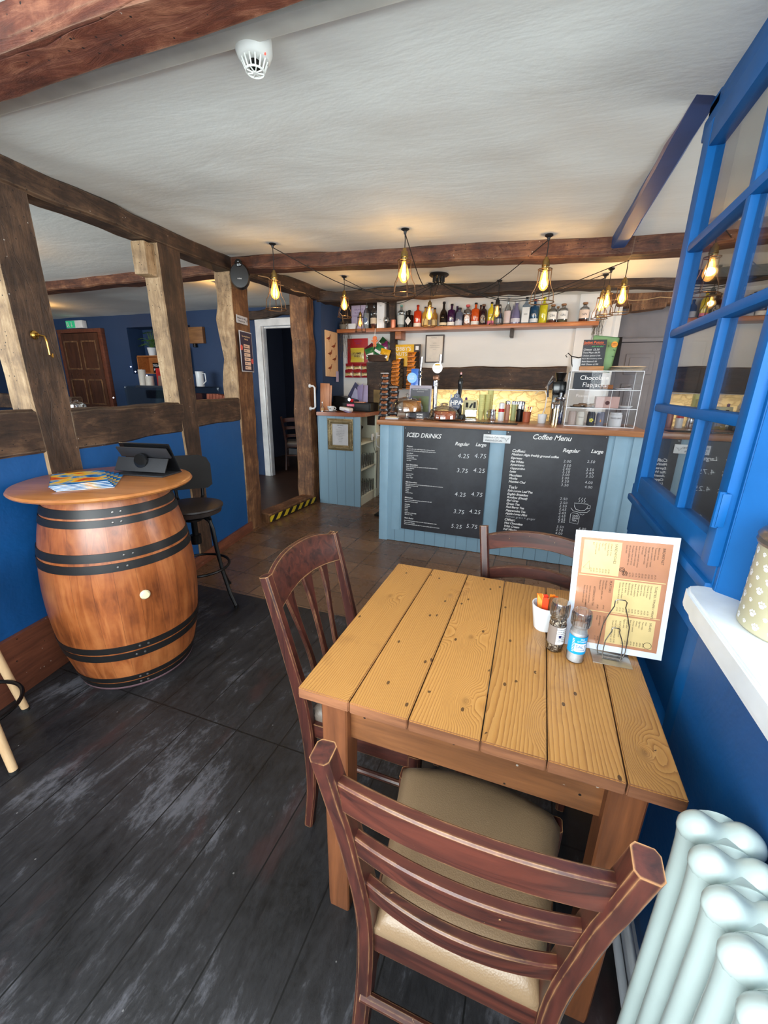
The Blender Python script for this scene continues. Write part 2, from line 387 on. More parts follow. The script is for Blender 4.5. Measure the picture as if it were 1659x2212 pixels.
# back wall behind the bar, with the stone niche
b = B(); b.bx(-2.5, .72, 5.25, 5.75, 1.45, 2.75); b.bx(-2.5, -1.55, 5.25, 5.75, 0, 1.45); b.bx(.20, .72, 5.25, 5.75, 0, 1.45); b.bx(-1.55, .2, 5.25, 5.75, 0, .98)
struct(b.done('wall_back', M_WHITE), 'white plaster wall behind the bar')
def mat_stone():
    t = NT('yellow_rubble_stone'); base = t.coord((1, 1, 1.7)); nn = t.n('ShaderNodeTexNoise'); t.set(nn.inputs['Vector'], base); nn.inputs['Scale'].default_value = 9; nn.inputs['Detail'].default_value = 4
    vm = t.n('ShaderNodeMix', _data_type='VECTOR'); vm.inputs[0].default_value = .14; t.set(vm.inputs[4], base); t.set(vm.inputs[5], nn.outputs['Color']); v = vm.outputs[1]
    vo = t.n('ShaderNodeTexVoronoi', _feature='DISTANCE_TO_EDGE'); t.set(vo.inputs['Vector'], v); vo.inputs['Scale'].default_value = 9
    v2 = t.n('ShaderNodeTexVoronoi'); t.set(v2.inputs['Vector'], v); v2.inputs['Scale'].default_value = 9
    n = t.noise(base, 30, 6, .7); e = t.ramp(vo.outputs['Distance'], [(.0, (0, 0, 0)), (.10, (1, 1, 1))])
    c = t.mix(n, rgb(196, 170, 120), rgb(232, 214, 172)); sp = t.n('ShaderNodeSeparateColor'); t.set(sp.inputs[0], v2.outputs['Color']); c = t.mix(t.math('MULTIPLY', sp.outputs[0], .35), c, rgb(170, 138, 92))
    c = t.mix(t.math('MULTIPLY', t.math('SUBTRACT', 1, e), .45), c, rgb(150, 122, 78)); t.bump(t.math('MULTIPLY_ADD', n, .7, e), .6, .02); return t.fin(c, .85)
M_STONE = mat_stone()
b = B(); b.bx(-1.6, .25, 5.70, 5.78, .9, 1.5); struct(b.done('wall_back', M_STONE), 'rough yellow stone at the back of the niche')
b = B(); b.bx(-1.55, -1.52, 5.30, 5.70, .98, 1.45); b.bx(.17, .20, 5.30, 5.70, .98, 1.45); struct(b.done('wall_back', M_STONE), 'stone cheeks of the niche')
# corner pier and grey room-side wall with a panelled door
b = B()
secs = []
for i in range(25):
    z = 2.75*i/24; w = .70+.03*nz3((0, 0, z*1.6), 1, 3)+.02*(z < 1.7)
    secs.append([(.30, 5.22, z), (w-.05, 5.22+.006*nz3((1, 0, z*3), 1, 1), z), (w, 5.27, z), (w+.02, 5.74, z), (.30, 5.74, z)])
b.sweep(secs); struct(b.done('wall_back', M_WHITE), 'rounded plaster end of the back wall')
struct(bxo('wall_back', .70, 3.0, 5.62, 5.74, 0, 2.75, M_GREY), 'grey boarded wall right of the bar')
b = B(); b.bx(.80, 1.62, 5.57, 5.625, .02, 1.96, .004)
d1 = struct(b.done('door_1', M_GREY), 'grey panelled door')
b = B()
for (x0, x1) in ((.88, 1.16), (1.26, 1.54)):
    for (z0, z1) in ((1.62, 1.84), (.98, 1.52), (.22, .86)):
        b.bx(x0, x1, 5.555, 5.575, z0, z1, .006); b.bx(x0+.04, x1-.04, 5.545, 5.56, z0+.04, z1-.04, .006)
b.done('door_panel', M_GREY, d1)
b = B(); b.bx(.74, 1.70, 5.545, 5.62, 1.965, 2.003, .004); b.bx(.72, .80, 5.56, 5.62, 0, 2.0, .004); b.bx(1.62, 1.70, 5.56, 5.62, 0, 2.0, .004)
struct(b.done('trim_1', M_GREY), 'grey door casing')
# blue side wall left of the bar
struct(bxo('wall_left', -2.78, -2.50, 4.66, 5.75, 0, 2.75, M_BLUESHADE), 'shaded blue wall between doorway post and bar')
# far blue wall of the next room: door opening, recess
b = B(); Y = 5.5
b.bx(-9.8, -6.62, Y, Y+.35, 0, 2.8); b.bx(-6.62, -4.92-.35, Y, Y+.35, 2.32, 2.8); b.bx(-6.62, -4.92-.35, Y+.30, Y+.35, 1.59, 2.32); b.bx(-6.62, -4.92-.35, Y, Y+.35, 0, 1.59)
b.bx(-5.27, -4.4, Y, Y+.35, 0, 2.8); b.bx(-4.4, -3.93, Y, Y+.08, 0, 2.8); b.bx(-3.93, -3.12, Y, Y+.08, 2.26, 2.8); b.bx(-3.12, -2.78, Y, Y+.08, 0, 2.8)
struct(b.done('wall_far', M_BLUESHADE), 'shaded blue far wall of the next room with a recess')
b = B()
for (x0, x1, z0, z1, dy) in ((-4.03, -3.93, 0, 2.36, 0), (-3.12, -3.02, 0, 2.36, 0), (-4.032, -3.018, 2.26, 2.362, -.002), (-3.945, -3.92, 0, 2.28, .02)):
    b.bx(x0, x1, Y-.03+dy, Y+.05+dy, z0, z1, .006)
b.bx(-3.94, -3.915, Y, Y+.08, 0.0, 2.26, .004); b.bx(-3.93, -3.12, Y+.02, Y+.08, 2.235, 2.26)
struct(b.done('trim_2', plain('white_gloss', rgb(236, 236, 236), .3)), 'white painted door frame in the far blue wall')
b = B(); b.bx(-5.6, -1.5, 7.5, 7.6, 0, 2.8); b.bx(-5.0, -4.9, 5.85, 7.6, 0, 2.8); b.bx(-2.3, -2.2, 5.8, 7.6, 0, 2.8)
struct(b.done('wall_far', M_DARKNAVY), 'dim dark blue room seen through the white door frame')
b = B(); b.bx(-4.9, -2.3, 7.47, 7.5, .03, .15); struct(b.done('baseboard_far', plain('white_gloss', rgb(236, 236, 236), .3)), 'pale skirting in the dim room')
# window wall beside the photographer, sill, glazed partition post
struct(bxo('wall_right', .40, .62, -1.6, .9905, 0, .992, M_BLUE), 'bright blue wall below the white sill')
struct(bxo('wall_right', .40, .70, -1.6, -1.2, 1.0, 2.6, M_BLUE), 'blue pier behind the photographer')
struct(bxo('wall_right', .40, .70, -1.2, .74, 2.12, 2.6, M_BLUE), 'blue wall above the side window')
wframe('window_3', -1.2, .74, .64, 1.03, 2.12, 3, 'y')
b = B()
pts = [(.345, -1.3), (.345, .955), (.352, .985), (.372, .995), (.402, 1.0), (.452, .92), (.66, .90), (.66, -1.3)]
b.prism(pts, .045, at(0, 0, 1.0), 0, .006)
b.prism([(x+.012 if x < .36 else x, y-.012 if y > .9 else y) for x, y in pts[:5]]+[(.45, .91), (.45, -1.3)], .022, at(0, 0, .98), 0, .004)
struct(b.done('trim_3', plain('white_sill_paint', rgb(226, 232, 238), .35, bump=.25, bscale=18)), 'white painted window sill with worn plaster edge')
b = B(); b.prism([(.398, .972), (.448, .928), (.66, .905), (.66, 1.02), (.42, 1.02), (.42, .986), (.398, .986)], 1.6, at(0, 0, 1.0), 0, .002); b.bx(.41, .47, .97, 1.0, 0, 1.01)
struct(b.done('wall_right', M_JOIN), 'bright blue post between side window and glazed partition')
# panelling under the glazed leaf
b = B(); b.bx(.43, .47, .987, 1.84, 0, 1.029); b.bx(.405, .44, .992, 1.84, .90, 1.028, .005); b.bx(.385, .44, .99, 1.84, 1.03, 1.055, .006); b.bx(.3965, .438, .9885, 1.838, 1.05, 1.0945)
b.bx(.4075, .44, .992, 1.07, 0, .905, .005); b.bx(.4075, .44, 1.40, 1.47, 0, .905, .005); b.bx(.4075, .44, 1.76, 1.838, 0, .905, .005); b.bx(.4065, .44, 1.0, 1.836, 0, .16, .005); b.bx(.40, .44, 1.0, 1.84, .54, .60, .006)
struct(b.done('wall_right', M_JOIN), 'blue panelling below the glazed partition')
b = B(); b.bx(.40, .47, 1.745, 1.84, 1.05, 2.45, .006); b.bx(.393, .47, .985, 1.84, 2.205, 2.26, .006); b.bx(.425, .45, .985, 1.84, 2.25, 2.5)
b.bx(.405, .45, .985, 1.06, 2.25, 2.5, .006); b.bx(.405, .45, 1.70, 1.84, 2.25, 2.5, .006); b.bx(.400, .45, .985, 1.84, 2.245, 2.30, .006)
struct(b.done('trim_4', M_JOIN), 'blue frame and header panel around the glazed leaf')
# glazed leaf: window_4 > glass, hinges
b = B(); X0, X1 = .378, .418
b.bx(X0, X1, .985, 1.025, 1.095, 2.20, .004); b.bx(X0, X1, 1.675, 1.742, 1.095, 2.20, .004); b.bx(X0+.002, X1-.002, 1.015, 1.69, 1.0965, 1.152, .004); b.bx(X0+.002, X1-.002, 1.015, 1.69, 2.13, 2.1985, .004)
for z in (1.395, 1.628, 1.872): b.box((.398, 1.365, z), (.036, .68, .026), .008)
b.bx(X0+.004, X1-.004, 1.255, 1.285, 1.12, 2.17, .008)
lf = struct(b.done('window_4', M_JOIN), 'blue glazed leaf with small panes')
cols = ((1.025, 1.256), (1.284, 1.676)); rows = ((1.150, 1.384), (1.406, 1.617), (1.639, 1.861), (1.883, 2.132))
M_PANE = glass('window_pane_glass', (.93, .96, .96, 1), .18, .004)
for (y0, y1) in cols:
    for (z0, z1) in rows:
        q = B(); q.bx(.400, .4035, y0-.004, y1+.004, z0-.004, z1+.004); q.done('glass_pane', M_PANE, lf)
for z in (1.22, 1.62, 2.0):
    q = B(); q.cyl((.372, .984, z), .007, .075, 10); q.bx(.37, .385, .975, .995, z-.035, z+.035, .002); q.done('hinge', M_JOIN, lf)
# blue ceiling beam above the partition
b = B(); timber(b, (.385, .80, 2.37), (.365, 3.30, 2.372), .085, .13, (1, 0, 0), 16, .002, 4); b.bx(.335, .36, .8, 3.24, 2.36, 2.44)
tag(b.done('ceiling_beam', plain('dark_blue_gloss', rgb(18, 62, 118), .4, bump=.1, bscale=20)), 'blue painted beam running along the ceiling above the glazed partition', 'beam')

# ================================================================ timbers
def left_timber(name, label, cat, mats, fn):
    b = B(); fn(b); return tag(lw(b.done(name, mats)), label, cat)
def lit_side(b): # near-facing sides of posts: their lit look is put into the oak colour
    for f in b.bm.faces:
        f.normal_update()
bm_ = B()
def post(s0t, s1t, s0b, s1b, z0, z1, dep, seed, wob=.007, pale=True):
    b = B(); secs = []
    n = 22
    for i in range(n+1):
        t = i/n; z = z0+(z1-z0)*t; a0 = s0b+(s0t-s0b)*t; a1 = s1b+(s1t-s1b)*t
        j = lambda k, a=1: wob*a*(nz3((k, z*2.1, seed), 1.6, seed)+.5*nz3((k, z*9, seed), 1.6, seed+1))
        c = .008
        secs.append([(0+j(9, .3), a0+c+j(1), z), (0+j(9, .3), a1-c+j(2), z), (-c, a1+j(2), z), (-dep, a1+j(2, 1.6), z), (-dep+j(4), a0+j(3, 2), z), (-c, a0+j(1, 1.2), z)])
    b.sweep(secs)
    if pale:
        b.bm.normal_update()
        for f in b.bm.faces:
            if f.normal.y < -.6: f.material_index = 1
    return b
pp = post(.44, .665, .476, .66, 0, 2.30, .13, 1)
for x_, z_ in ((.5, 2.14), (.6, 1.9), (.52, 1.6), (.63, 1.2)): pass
tag(lw(pp.done('timber_post', [M_OAKZ, M_OAKLIT])), 'wide dark brown oak post behind the barrel with a brass handle on it', 'timber post')
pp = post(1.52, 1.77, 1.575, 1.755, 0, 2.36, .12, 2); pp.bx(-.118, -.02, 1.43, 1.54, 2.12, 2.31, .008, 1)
tag(lw(pp.done('timber_post', [M_OAKZ, M_OAKLIT])), 'slimmer dark oak post with a knot rising behind the black bar stool', 'timber post')
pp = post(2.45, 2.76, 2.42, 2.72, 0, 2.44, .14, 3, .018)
tag(lw(pp.done('timber_post', [M_ORANGEZ, M_OAKLIT])), 'gnarled oak doorway post carrying the events poster', 'timber post')
pp = post(-.95, -.75, -.95, -.75, 0, 2.2, .13, 4); tag(lw(pp.done('timber_post', [M_OAKZ, M_OAKLIT])), 'dark oak post nearest the photographer', 'timber post')
b = B(); timber(b, (-.065, -2.4, 2.126), (-.065, 2.75, 2.456), .115, .15, (0, 0, 1), 40, .007, 2); 
tag(lw(b.done('timber_beam', M_OAK)), 'long dark oak top plate running along the ceiling over the left posts', 'beam')
b = B(); timber(b, (-.060, -2.4, 1.215), (-.060, .47, 1.212), .205, .125, (0, 0, 1), 20, .006, 5); tag(lw(b.done('timber_rail', M_OAK)), 'heavy oak rail left of the wide post above the blue panel', 'beam')
b = B(); timber(b, (-.060, .65, 1.205), (-.060, 1.585, 1.208), .215, .125, (0, 0, 1), 14, .007, 6); tag(lw(b.done('timber_rail', M_OAK)), 'heavy oak rail between the wide post and the slim post', 'beam')
b = B(); timber(b, (-.060, 1.745, 1.215), (-.060, 2.43, 1.225), .20, .12, (0, 0, 1), 10, .008, 7); tag(lw(b.done('timber_rail', M_OAK)), 'short heavy oak rail between the slim post and the doorway post', 'beam')
# doorway post right, header, sill
b = B(); timber(b, (-2.665, 4.52, 0), (-2.675, 4.52, 2.44), .225, .17, (1, 0, 0), 24, .012, 8); b.bx(-2.70, -2.665, 4.425, 4.45, 1.62, 1.95)
tag(b.done('timber_post', M_ORANGEZ), 'slanting orange brown oak post right of the doorway with an empty mortice', 'timber post')
b = B(); timber(b, (-2.66, 3.50, 2.45), (-2.53, 5.25, 2.46), .13, .15, (0, 0, 1), 18, .012, 9); tag(b.done('timber_beam', M_OAK), 'rough oak header over the doorway beside the hanging bulb', 'beam')
t = thing('door_step', 'worn wooden doorway step edged with black and yellow tape', 'step')
b = B(); timber(b, (-2.69, 3.55, .05), (-2.64, 4.46, .05), .10, .17, (0, 0, 1), 10, .004, 10); b.done('tread', M_ORANGEZ, t)
def mat_tape():
    t = NT('hazard_tape'); v = t.coord(); s = t.n('ShaderNodeSeparateXYZ'); t.set(s.inputs[0], v)
    k = t.math('FRACT', t.math('MULTIPLY', t.math('SUBTRACT', s.outputs[1], s.outputs[2]), 7.2)); k = t.math('LESS_THAN', k, .5)
    return t.fin(t.mix(k, rgb(24, 22, 22), rgb(206, 178, 42)), .45)
b = B(); b.box((-2.562, 4.005, .047), (.010, .93, .062), 0, 0, RZ(-.055)); b.done('hazard_tape', mat_tape(), t)
# cross beams
b = B(); timber(b, (-2.62, 3.36, 2.445), (.45, 3.36, 2.325), .115, .15, (0, 0, 1), 34, .007, 11)
timber(b, (.44, 3.36, 2.325), (3.0, 3.36, 2.30), .115, .15, (0, 0, 1), 20, .007, 12)
tag(b.done('timber_beam', M_REDX), 'long red brown oak beam crossing the ceiling in front of the hanging bulbs', 'beam')
b = B(); timber(b, (-2.55, 4.72, 2.42), (3.0, 4.68, 2.385), .12, .14, (0, 0, 1), 44, .014, 13); tag(b.done('timber_beam', M_DARKX), 'crooked near black oak beam above the bottle shelf', 'beam')
b = B(); timber(b, (-9.0, 3.47, 2.42), (-2.70, 3.47, 2.455), .11, .15, (0, 0, 1), 34, .01, 14); tag(b.done('timber_beam', M_REDX), 'oak ceiling beam in the room behind the timber frame', 'beam')
b = B(); timber(b, (-3.4, .925, 2.315), (2.0, .915, 2.275), .135, .20, (0, 1, 0), 44, .004, 15)
o = tag(b.done('timber_beam', old_timber('near_beam_oak', rgb(52, 22, 14), rgb(100, 50, 33), rgb(166, 110, 82), 'X')), 'massive red brown oak beam across the top left above the camera', 'beam')
b = B(); timber(b, (-2.1, 5.22, 1.555), (.26, 5.22, 1.56), .25, .14, (0, 0, 1), 26, .010, 16); tag(b.done('timber_lintel', M_DARKX), 'dark oak lintel over the stone niche behind the bar', 'beam')
b = B(); timber(b, (-1.94, 5.19, .95), (-1.94, 5.19, 1.74), .34, .12, (1, 0, 0), 10, .012, 17); tag(b.done('timber_post', M_DARKX), 'short dark oak block under the basket of crisps', 'timber post')
b = B(); timber(b, (-1.76, 5.19, 1.70), (-1.79, 5.17, 2.48), .07, .10, (1, 0, 0), 12, .006, 18); tag(b.done('timber_post', M_DARKX), 'thin dark upright behind the left part of the bottle shelf', 'timber post')
b = B(); b.bx(-2.49, -1.80, 5.20, 5.25, 2.14, 2.5, .004); tag(b.done('back_board', M_DARKX), 'dark board behind the boxes at the left end of the bottle shelf', 'panel')
b = B(); timber(b, (.55, 5.30, 2.36), (3.0, 5.30, 2.385), .17, .16, (0, 0, 1), 24, .006, 19); timber(b, (.80, 5.29, 2.265), (1.10, 5.29, 2.29), .07, .14, (0, 0, 1), 6, .004, 20); tag(b.done('timber_beam', M_ORANGEZ), 'brown oak lintel above the grey panelled door', 'beam')
b = B(); timber(b, (-4.35, 5.46, 2.40), (-3.0, 5.46, 2.46), .11, .10, (0, 0, 1), 12, .02, 21); tag(b.done('timber_beam', M_DARKX), 'rough dark beam above the white door frame', 'beam')
# white conduit beside the near beam
b = B(); b.box((-.95, 1.118, 2.290), (3.6, .055, .020), .006, 0, RZ(-.03) @ RY(.036)); tag(b.done('cable_trunking', plain('trunking_white', rgb(205, 205, 196), .5)), 'thin white cable trunking along the big ceiling beam', 'conduit')
# ================================================================ furniture near the camera
def edge_worn(name, base_dark, base_light, edge, axis='Z', rough=.44, rad=.005, thr=(.03, .16), amt=.85, grain=1.2, coat=.08):
    t = NT(name); st = {'X': (.09, 1, 1), 'Y': (1, .09, 1), 'Z': (1, 1, .09)}[axis]
    v = t.coord(tuple(a*grain for a in st)); a = t.noise(v, 26, 6, .62, 1); col = t.ramp(a, [(.35, base_dark), (.68, base_light)])
    bv = t.n('ShaderNodeBevel', _samples=4); bv.inputs[0].default_value = rad
    ge = t.n('ShaderNodeNewGeometry'); dp = t.n('ShaderNodeVectorMath', _operation='DOT_PRODUCT'); t.set(dp.inputs[0], bv.outputs[0]); t.set(dp.inputs[1], ge.outputs['Normal'])
    e = t.math('SUBTRACT', 1, dp.outputs['Value']); n = t.noise(t.coord(), 14, 5, .7)
    e = t.math('MULTIPLY', e, t.math('MULTIPLY_ADD', n, 3.2, -1.0)); w = t.ramp(e, [(thr[0], (0, 0, 0)), (thr[1], (1, 1, 1))])
    sc = t.ramp(t.noise(t.coord((1, 1, .4)), 60, 3, .75), [(.70, (0, 0, 0)), (.735, (1, 1, 1))])
    col = t.mix(t.math('MULTIPLY', sc, .5), col, edge); col = t.mix(t.math('MULTIPLY', w, amt), col, edge)
    t.bump(a, .12, .003); MATS[name] = t.fin(col, rough, Coat_Weight=coat, Coat_Roughness=.25); return t.m
def mat_pine():
    t = NT('waxed_pine'); v = t.coord(); at_ = t.n('ShaderNodeAttribute', _attribute_name='plank'); r = at_.outputs['Fac']
    off = t.n('ShaderNodeCombineXYZ'); t.set(off.inputs[0], t.math('MULTIPLY', r, 7.3)); t.set(off.inputs[1], t.math('MULTIPLY', r, 11.7))
    va = t.n('ShaderNodeVectorMath', _operation='ADD'); t.set(va.inputs[0], v); t.set(va.inputs[1], off.outputs[0])
    mp = t.n('ShaderNodeMapping'); t.set(mp.inputs[0], va.outputs[0]); mp.inputs['Scale'].default_value = (1, .13, 1)
    sx = t.n('ShaderNodeSeparateXYZ'); t.set(sx.inputs[0], mp.outputs[0])
    big = t.noise(mp.outputs[0], 3.2, 2, .45)
    mk = t.n('ShaderNodeMapping'); t.set(mk.inputs[0], va.outputs[0]); mk.inputs['Scale'].default_value = (1, .62, 1)
    vo = t.n('ShaderNodeTexVoronoi', _voronoi_dimensions='2D'); t.set(vo.inputs['Vector'], mk.outputs[0]); vo.inputs['Scale'].default_value = 5.2; vo.inputs['Randomness'].default_value = 1
    d = vo.outputs['Distance']; k = t.ramp(d, [(0, (1, 1, 1)), (.10, (.45, .45, .45)), (.30, (0, 0, 0))], 'EASE')
    ph = t.math('MULTIPLY_ADD', sx.outputs[0], 135, t.math('MULTIPLY', big, 46)); ph = t.math('MULTIPLY_ADD', k, 10, ph)
    ph = t.math('MULTIPLY_ADD', t.noise(mp.outputs[0], 26, 4, .65), 1.6, ph)
    w = t.math('FRACT', ph); w = t.math('POWER', w, 1.6)
    fine = t.noise(t.coord((1, .05, 1)), 170, 3, .6)
    c = t.ramp(w, [(0, rgb(203, 150, 84)), (.55, rgb(187, 131, 66)), (1, rgb(138, 88, 42))])
    c = t.mix(t.math('MULTIPLY', fine, .6), c, rgb(178, 122, 60))
    pl = t.n('ShaderNodeHueSaturation'); t.set(pl.inputs['Color'], c); t.set(pl.inputs['Value'], t.math('MULTIPLY_ADD', t.math('FRACT', t.math('MULTIPLY', r, 17.3)), .16, .90)); c = pl.outputs[0]
    kn = t.ramp(d, [(.018, (1, 1, 1)), (.05, (0, 0, 0))]); c = t.mix(t.math('MULTIPLY', kn, .45), c, rgb(128, 84, 40))
    # small dark nail holes and dents
    v2 = t.n('ShaderNodeTexVoronoi', _voronoi_dimensions='2D'); t.set(v2.inputs['Vector'], t.coord((1, .55, 1), loc=(.3, .7, 0))); v2.inputs['Scale'].default_value = 15
    hole = t.math('LESS_THAN', v2.outputs['Distance'], .055); hs = t.noise(v, 11, 2); hole = t.math('MULTIPLY', hole, t.math('GREATER_THAN', hs, .52))
    c = t.mix(t.math('MULTIPLY', hole, .85), c, rgb(58, 34, 18))
    wear = t.ramp(t.noise(v, 3.4, 5, .65), [(.56, (0, 0, 0)), (.70, (1, 1, 1))]); c = t.mix(t.math('MULTIPLY', wear, .55), c, rgb(120, 74, 38))
    h = t.math('MULTIPLY_ADD', hole, -3, t.math('MULTIPLY_ADD', w, -.5, t.math('MULTIPLY', fine, .8))); t.bump(h, .28, .003)
    return t.fin(c, t.ramp(fine, [(.3, (.30,)*3), (.7, (.46,)*3)]), Coat_Weight=.25, Coat_Roughness=.28)
M_PINE = mat_pine()
M_TLEG = wood('orange_pine_leg', rgb(70, 37, 21), rgb(138, 82, 48), 'Z', 1, .45, .25, (.30, .74), coat=.2)
M_TLEGX = wood('orange_pine_apron', rgb(82, 48, 28), rgb(156, 100, 60), 'X', 1, .45, .25, (.30, .74), coat=.2, worn=rgb(70, 42, 26), wornamt=.69)
t = thing('dining_table', 'square table of waxed pine planks with orange legs in the foreground', 'table', (-.063, 1.075, 0))
b = B(); seams = [(-.46, -.46), (-.326, -.314), (-.185, -.176), (-.03, -.038), (.098, .106), (.236, .250), (.333, .333)]
lay = b.bm.faces.layers.float.new('plank')
for i, ((f0, k0), (f1, k1)) in enumerate(zip(seams, seams[1:])):
    g = .0014; n0 = len(b.bm.faces)
    yf, yk = .69+random.uniform(-.002, .002), 1.46+random.uniform(-.002, .002)
    q = [(f0+g+.063, yf-1.075), (f1-g+.063, yf-1.075), (k1-g+.063, yk-1.075), (k0+g+.063, yk-1.075)]
    b.prism(q, .030, at(0, 0, .730+random.uniform(0, .0006)), 0, .0022)
    b.bm.faces.ensure_lookup_table()
    for f in b.bm.faces[n0:]:
        f[lay] = .13+i*.137; f.normal_update(); f.material_index = 0 if f.normal.z > .5 else 1
b.done('table_top', [M_PINE, wood('table_edge_grain', rgb(84, 50, 34), rgb(150, 98, 66), 'X', 1.4, .5, .4)], t)
b = B(); b.bx(-.345, .335, -.345, -.322, .615, .729, .003); b.done('apron', M_TLEGX, t)
b = B(); b.bx(-.345, .335, .325, .348, .615, .729, .003); b.done('apron', M_TLEGX, t)
b = B(); b.bx(-.345, -.322, -.33, .34, .615, .729, .003); b.done('apron', M_TLEG, t)
b = B(); b.bx(.318, .341, -.33, .34, .615, .729, .003); b.done('apron', M_TLEG, t)
for sx in (-1, 1):
    for sy in (-1, 1):
        b = B(); x = -.344+.034 if sx < 0 else .345-.034; y = -.373+.036 if sy < 0 else .352-.034
        secs = []
        for z, w in ((0, .030), (.02, .0315), (.40, .0325), (.72, .034), (.729, .034)):
            c = .004; q = [(-w+c, -w), (w-c, -w), (w, -w+c), (w, w-c), (w-c, w), (-w+c, w), (-w, w-c), (-w, -w+c)]
            secs.append([(x+a, y+d, z) for a, d in q])
        b.sweep(secs); b.done('leg', M_TLEG, t)

def rbar(b, pts, w, d, wdir, ch=.004, mi=0, sharp=False):
    """bar of rectangular section w (along wdir) x d through pts; w, d may be lists"""
    pts = [Vector(p) for p in pts]; secs = []; n = len(pts)
    for i, p in enumerate(pts):
        ax = (pts[min(i+1, n-1)]-pts[max(i-1, 0)]).normalized(); sd = Vector(wdir); sd = (sd-ax*sd.dot(ax)).normalized(); ot = ax.cross(sd)
        ww = (w[i] if isinstance(w, list) else w)/2; dd = (d[i] if isinstance(d, list) else d)/2; c = min(ch, ww*.6, dd*.6)
        secs.append([p+sd*a+ot*e for a, e in ((-ww+c, -dd), (ww-c, -dd), (ww, -dd+c), (ww, dd-c), (ww-c, dd), (-ww+c, dd), (-ww, dd-c), (-ww, -dd+c))])
    b.sweep(secs, mi); return b
def curve(fn, n): return [fn(i/n) for i in range(n+1)]
def interp(tab, z):
    for (z0, v0), (z1, v1) in zip(tab, tab[1:]):
        if z <= z1 or (z1, v1) == tab[-1]:
            k = (z-z0)/(z1-z0); k = max(0, min(1, k)); return v0+(v1-v0)*k
def spl(tab, z):  # smooth interpolation
    zs = [a for a, _ in tab]; vs = [v for _, v in tab]; i = max(0, min(len(zs)-2, sum(1 for q in zs[1:-1] if z > q)))
    k = (z-zs[i])/(zs[i+1]-zs[i]); m = lambda j: (vs[min(j+1, len(vs)-1)]-vs[max(j-1, 0)])/(zs[min(j+1, len(zs)-1)]-zs[max(j-1, 0)])
    h = zs[i+1]-zs[i]; m0, m1 = m(i)*h, m(i+1)*h
    return (2*k**3-3*k*k+1)*vs[i]+(k**3-2*k*k+k)*m0+(-2*k**3+3*k*k)*vs[i+1]+(k**3-k*k)*m1
M_MAHZ = edge_worn('mahogany_worn_z', rgb(44, 19, 16), rgb(88, 41, 31), rgb(212, 158, 104), 'Z')
M_MAHX = edge_worn('mahogany_worn_x', rgb(48, 21, 17), rgb(94, 45, 33), rgb(218, 168, 112), 'X')
def mat_leather(name, col, rough=.38):
    t = NT(name); v = t.n('ShaderNodeTexVoronoi'); t.set(v.inputs['Vector'], t.coord()); v.inputs['Scale'].default_value = 330
    n = t.noise(t.coord(), 5, 3); c = t.mix(t.math('MULTIPLY', n, .4), col, tuple(x*.75 for x in col[:3])+(1,))
    t.bump(v.outputs['Distance'], .22, .0015); return t.fin(c, rough, Coat_Weight=.15, Coat_Roughness=.3)
M_TAUPE = mat_leather('taupe_vinyl', rgb(140, 114, 86))
M_GREYSEAT = mat_leather('grey_brown_vinyl', rgb(112, 100, 90))
def cushion(b, corners, z, th, bulge=.03, n=20):
    """upholstered pad on a quad of corners (fl, fr, br, bl), rounded"""
    fl, fr, br, bl = [Vector((*c, 0)) for c in corners]
    def top(u, v, s):
        p = fl.lerp(fr, u).lerp(bl.lerp(br, u), v)
        p.y += bulge*(1-v)*4*u*(1-u)*(1 if fl.y > bl.y else -1)
        e = min(u, 1-u, v, 1-v)*2; k = 1-(1-min(1, e*4.5))**2.2
        c = (fl+fr+br+bl)/4; p = c+(p-c)*(1 if s > 0 else .985)
        p.z = z+(th*(.42+.58*k) if s > 0 else 0); return p
    b.grid(lambda u, v: top(u, v, 1), n, n)
    b.grid(lambda u, v: top(u, v, -1), n, n)
    # side skirt
    ring = [(i/n, 0) for i in range(n)]+[(1, i/n) for i in range(n)]+[(1-i/n, 1) for i in range(n)]+[(0, 1-i/n) for i in range(n)]
    T = [b.bm.verts.new(top(u, v, 1)) for u, v in ring]; L = [b.bm.verts.new(top(u, v, -1)) for u, v in ring]; m = len(ring)
    for i in range(m): b.bm.faces.new((T[i], T[(i+1) % m], L[(i+1) % m], L[i]))
    bmesh.ops.remove_doubles(b.bm, verts=b.bm.verts, dist=.0004); return b
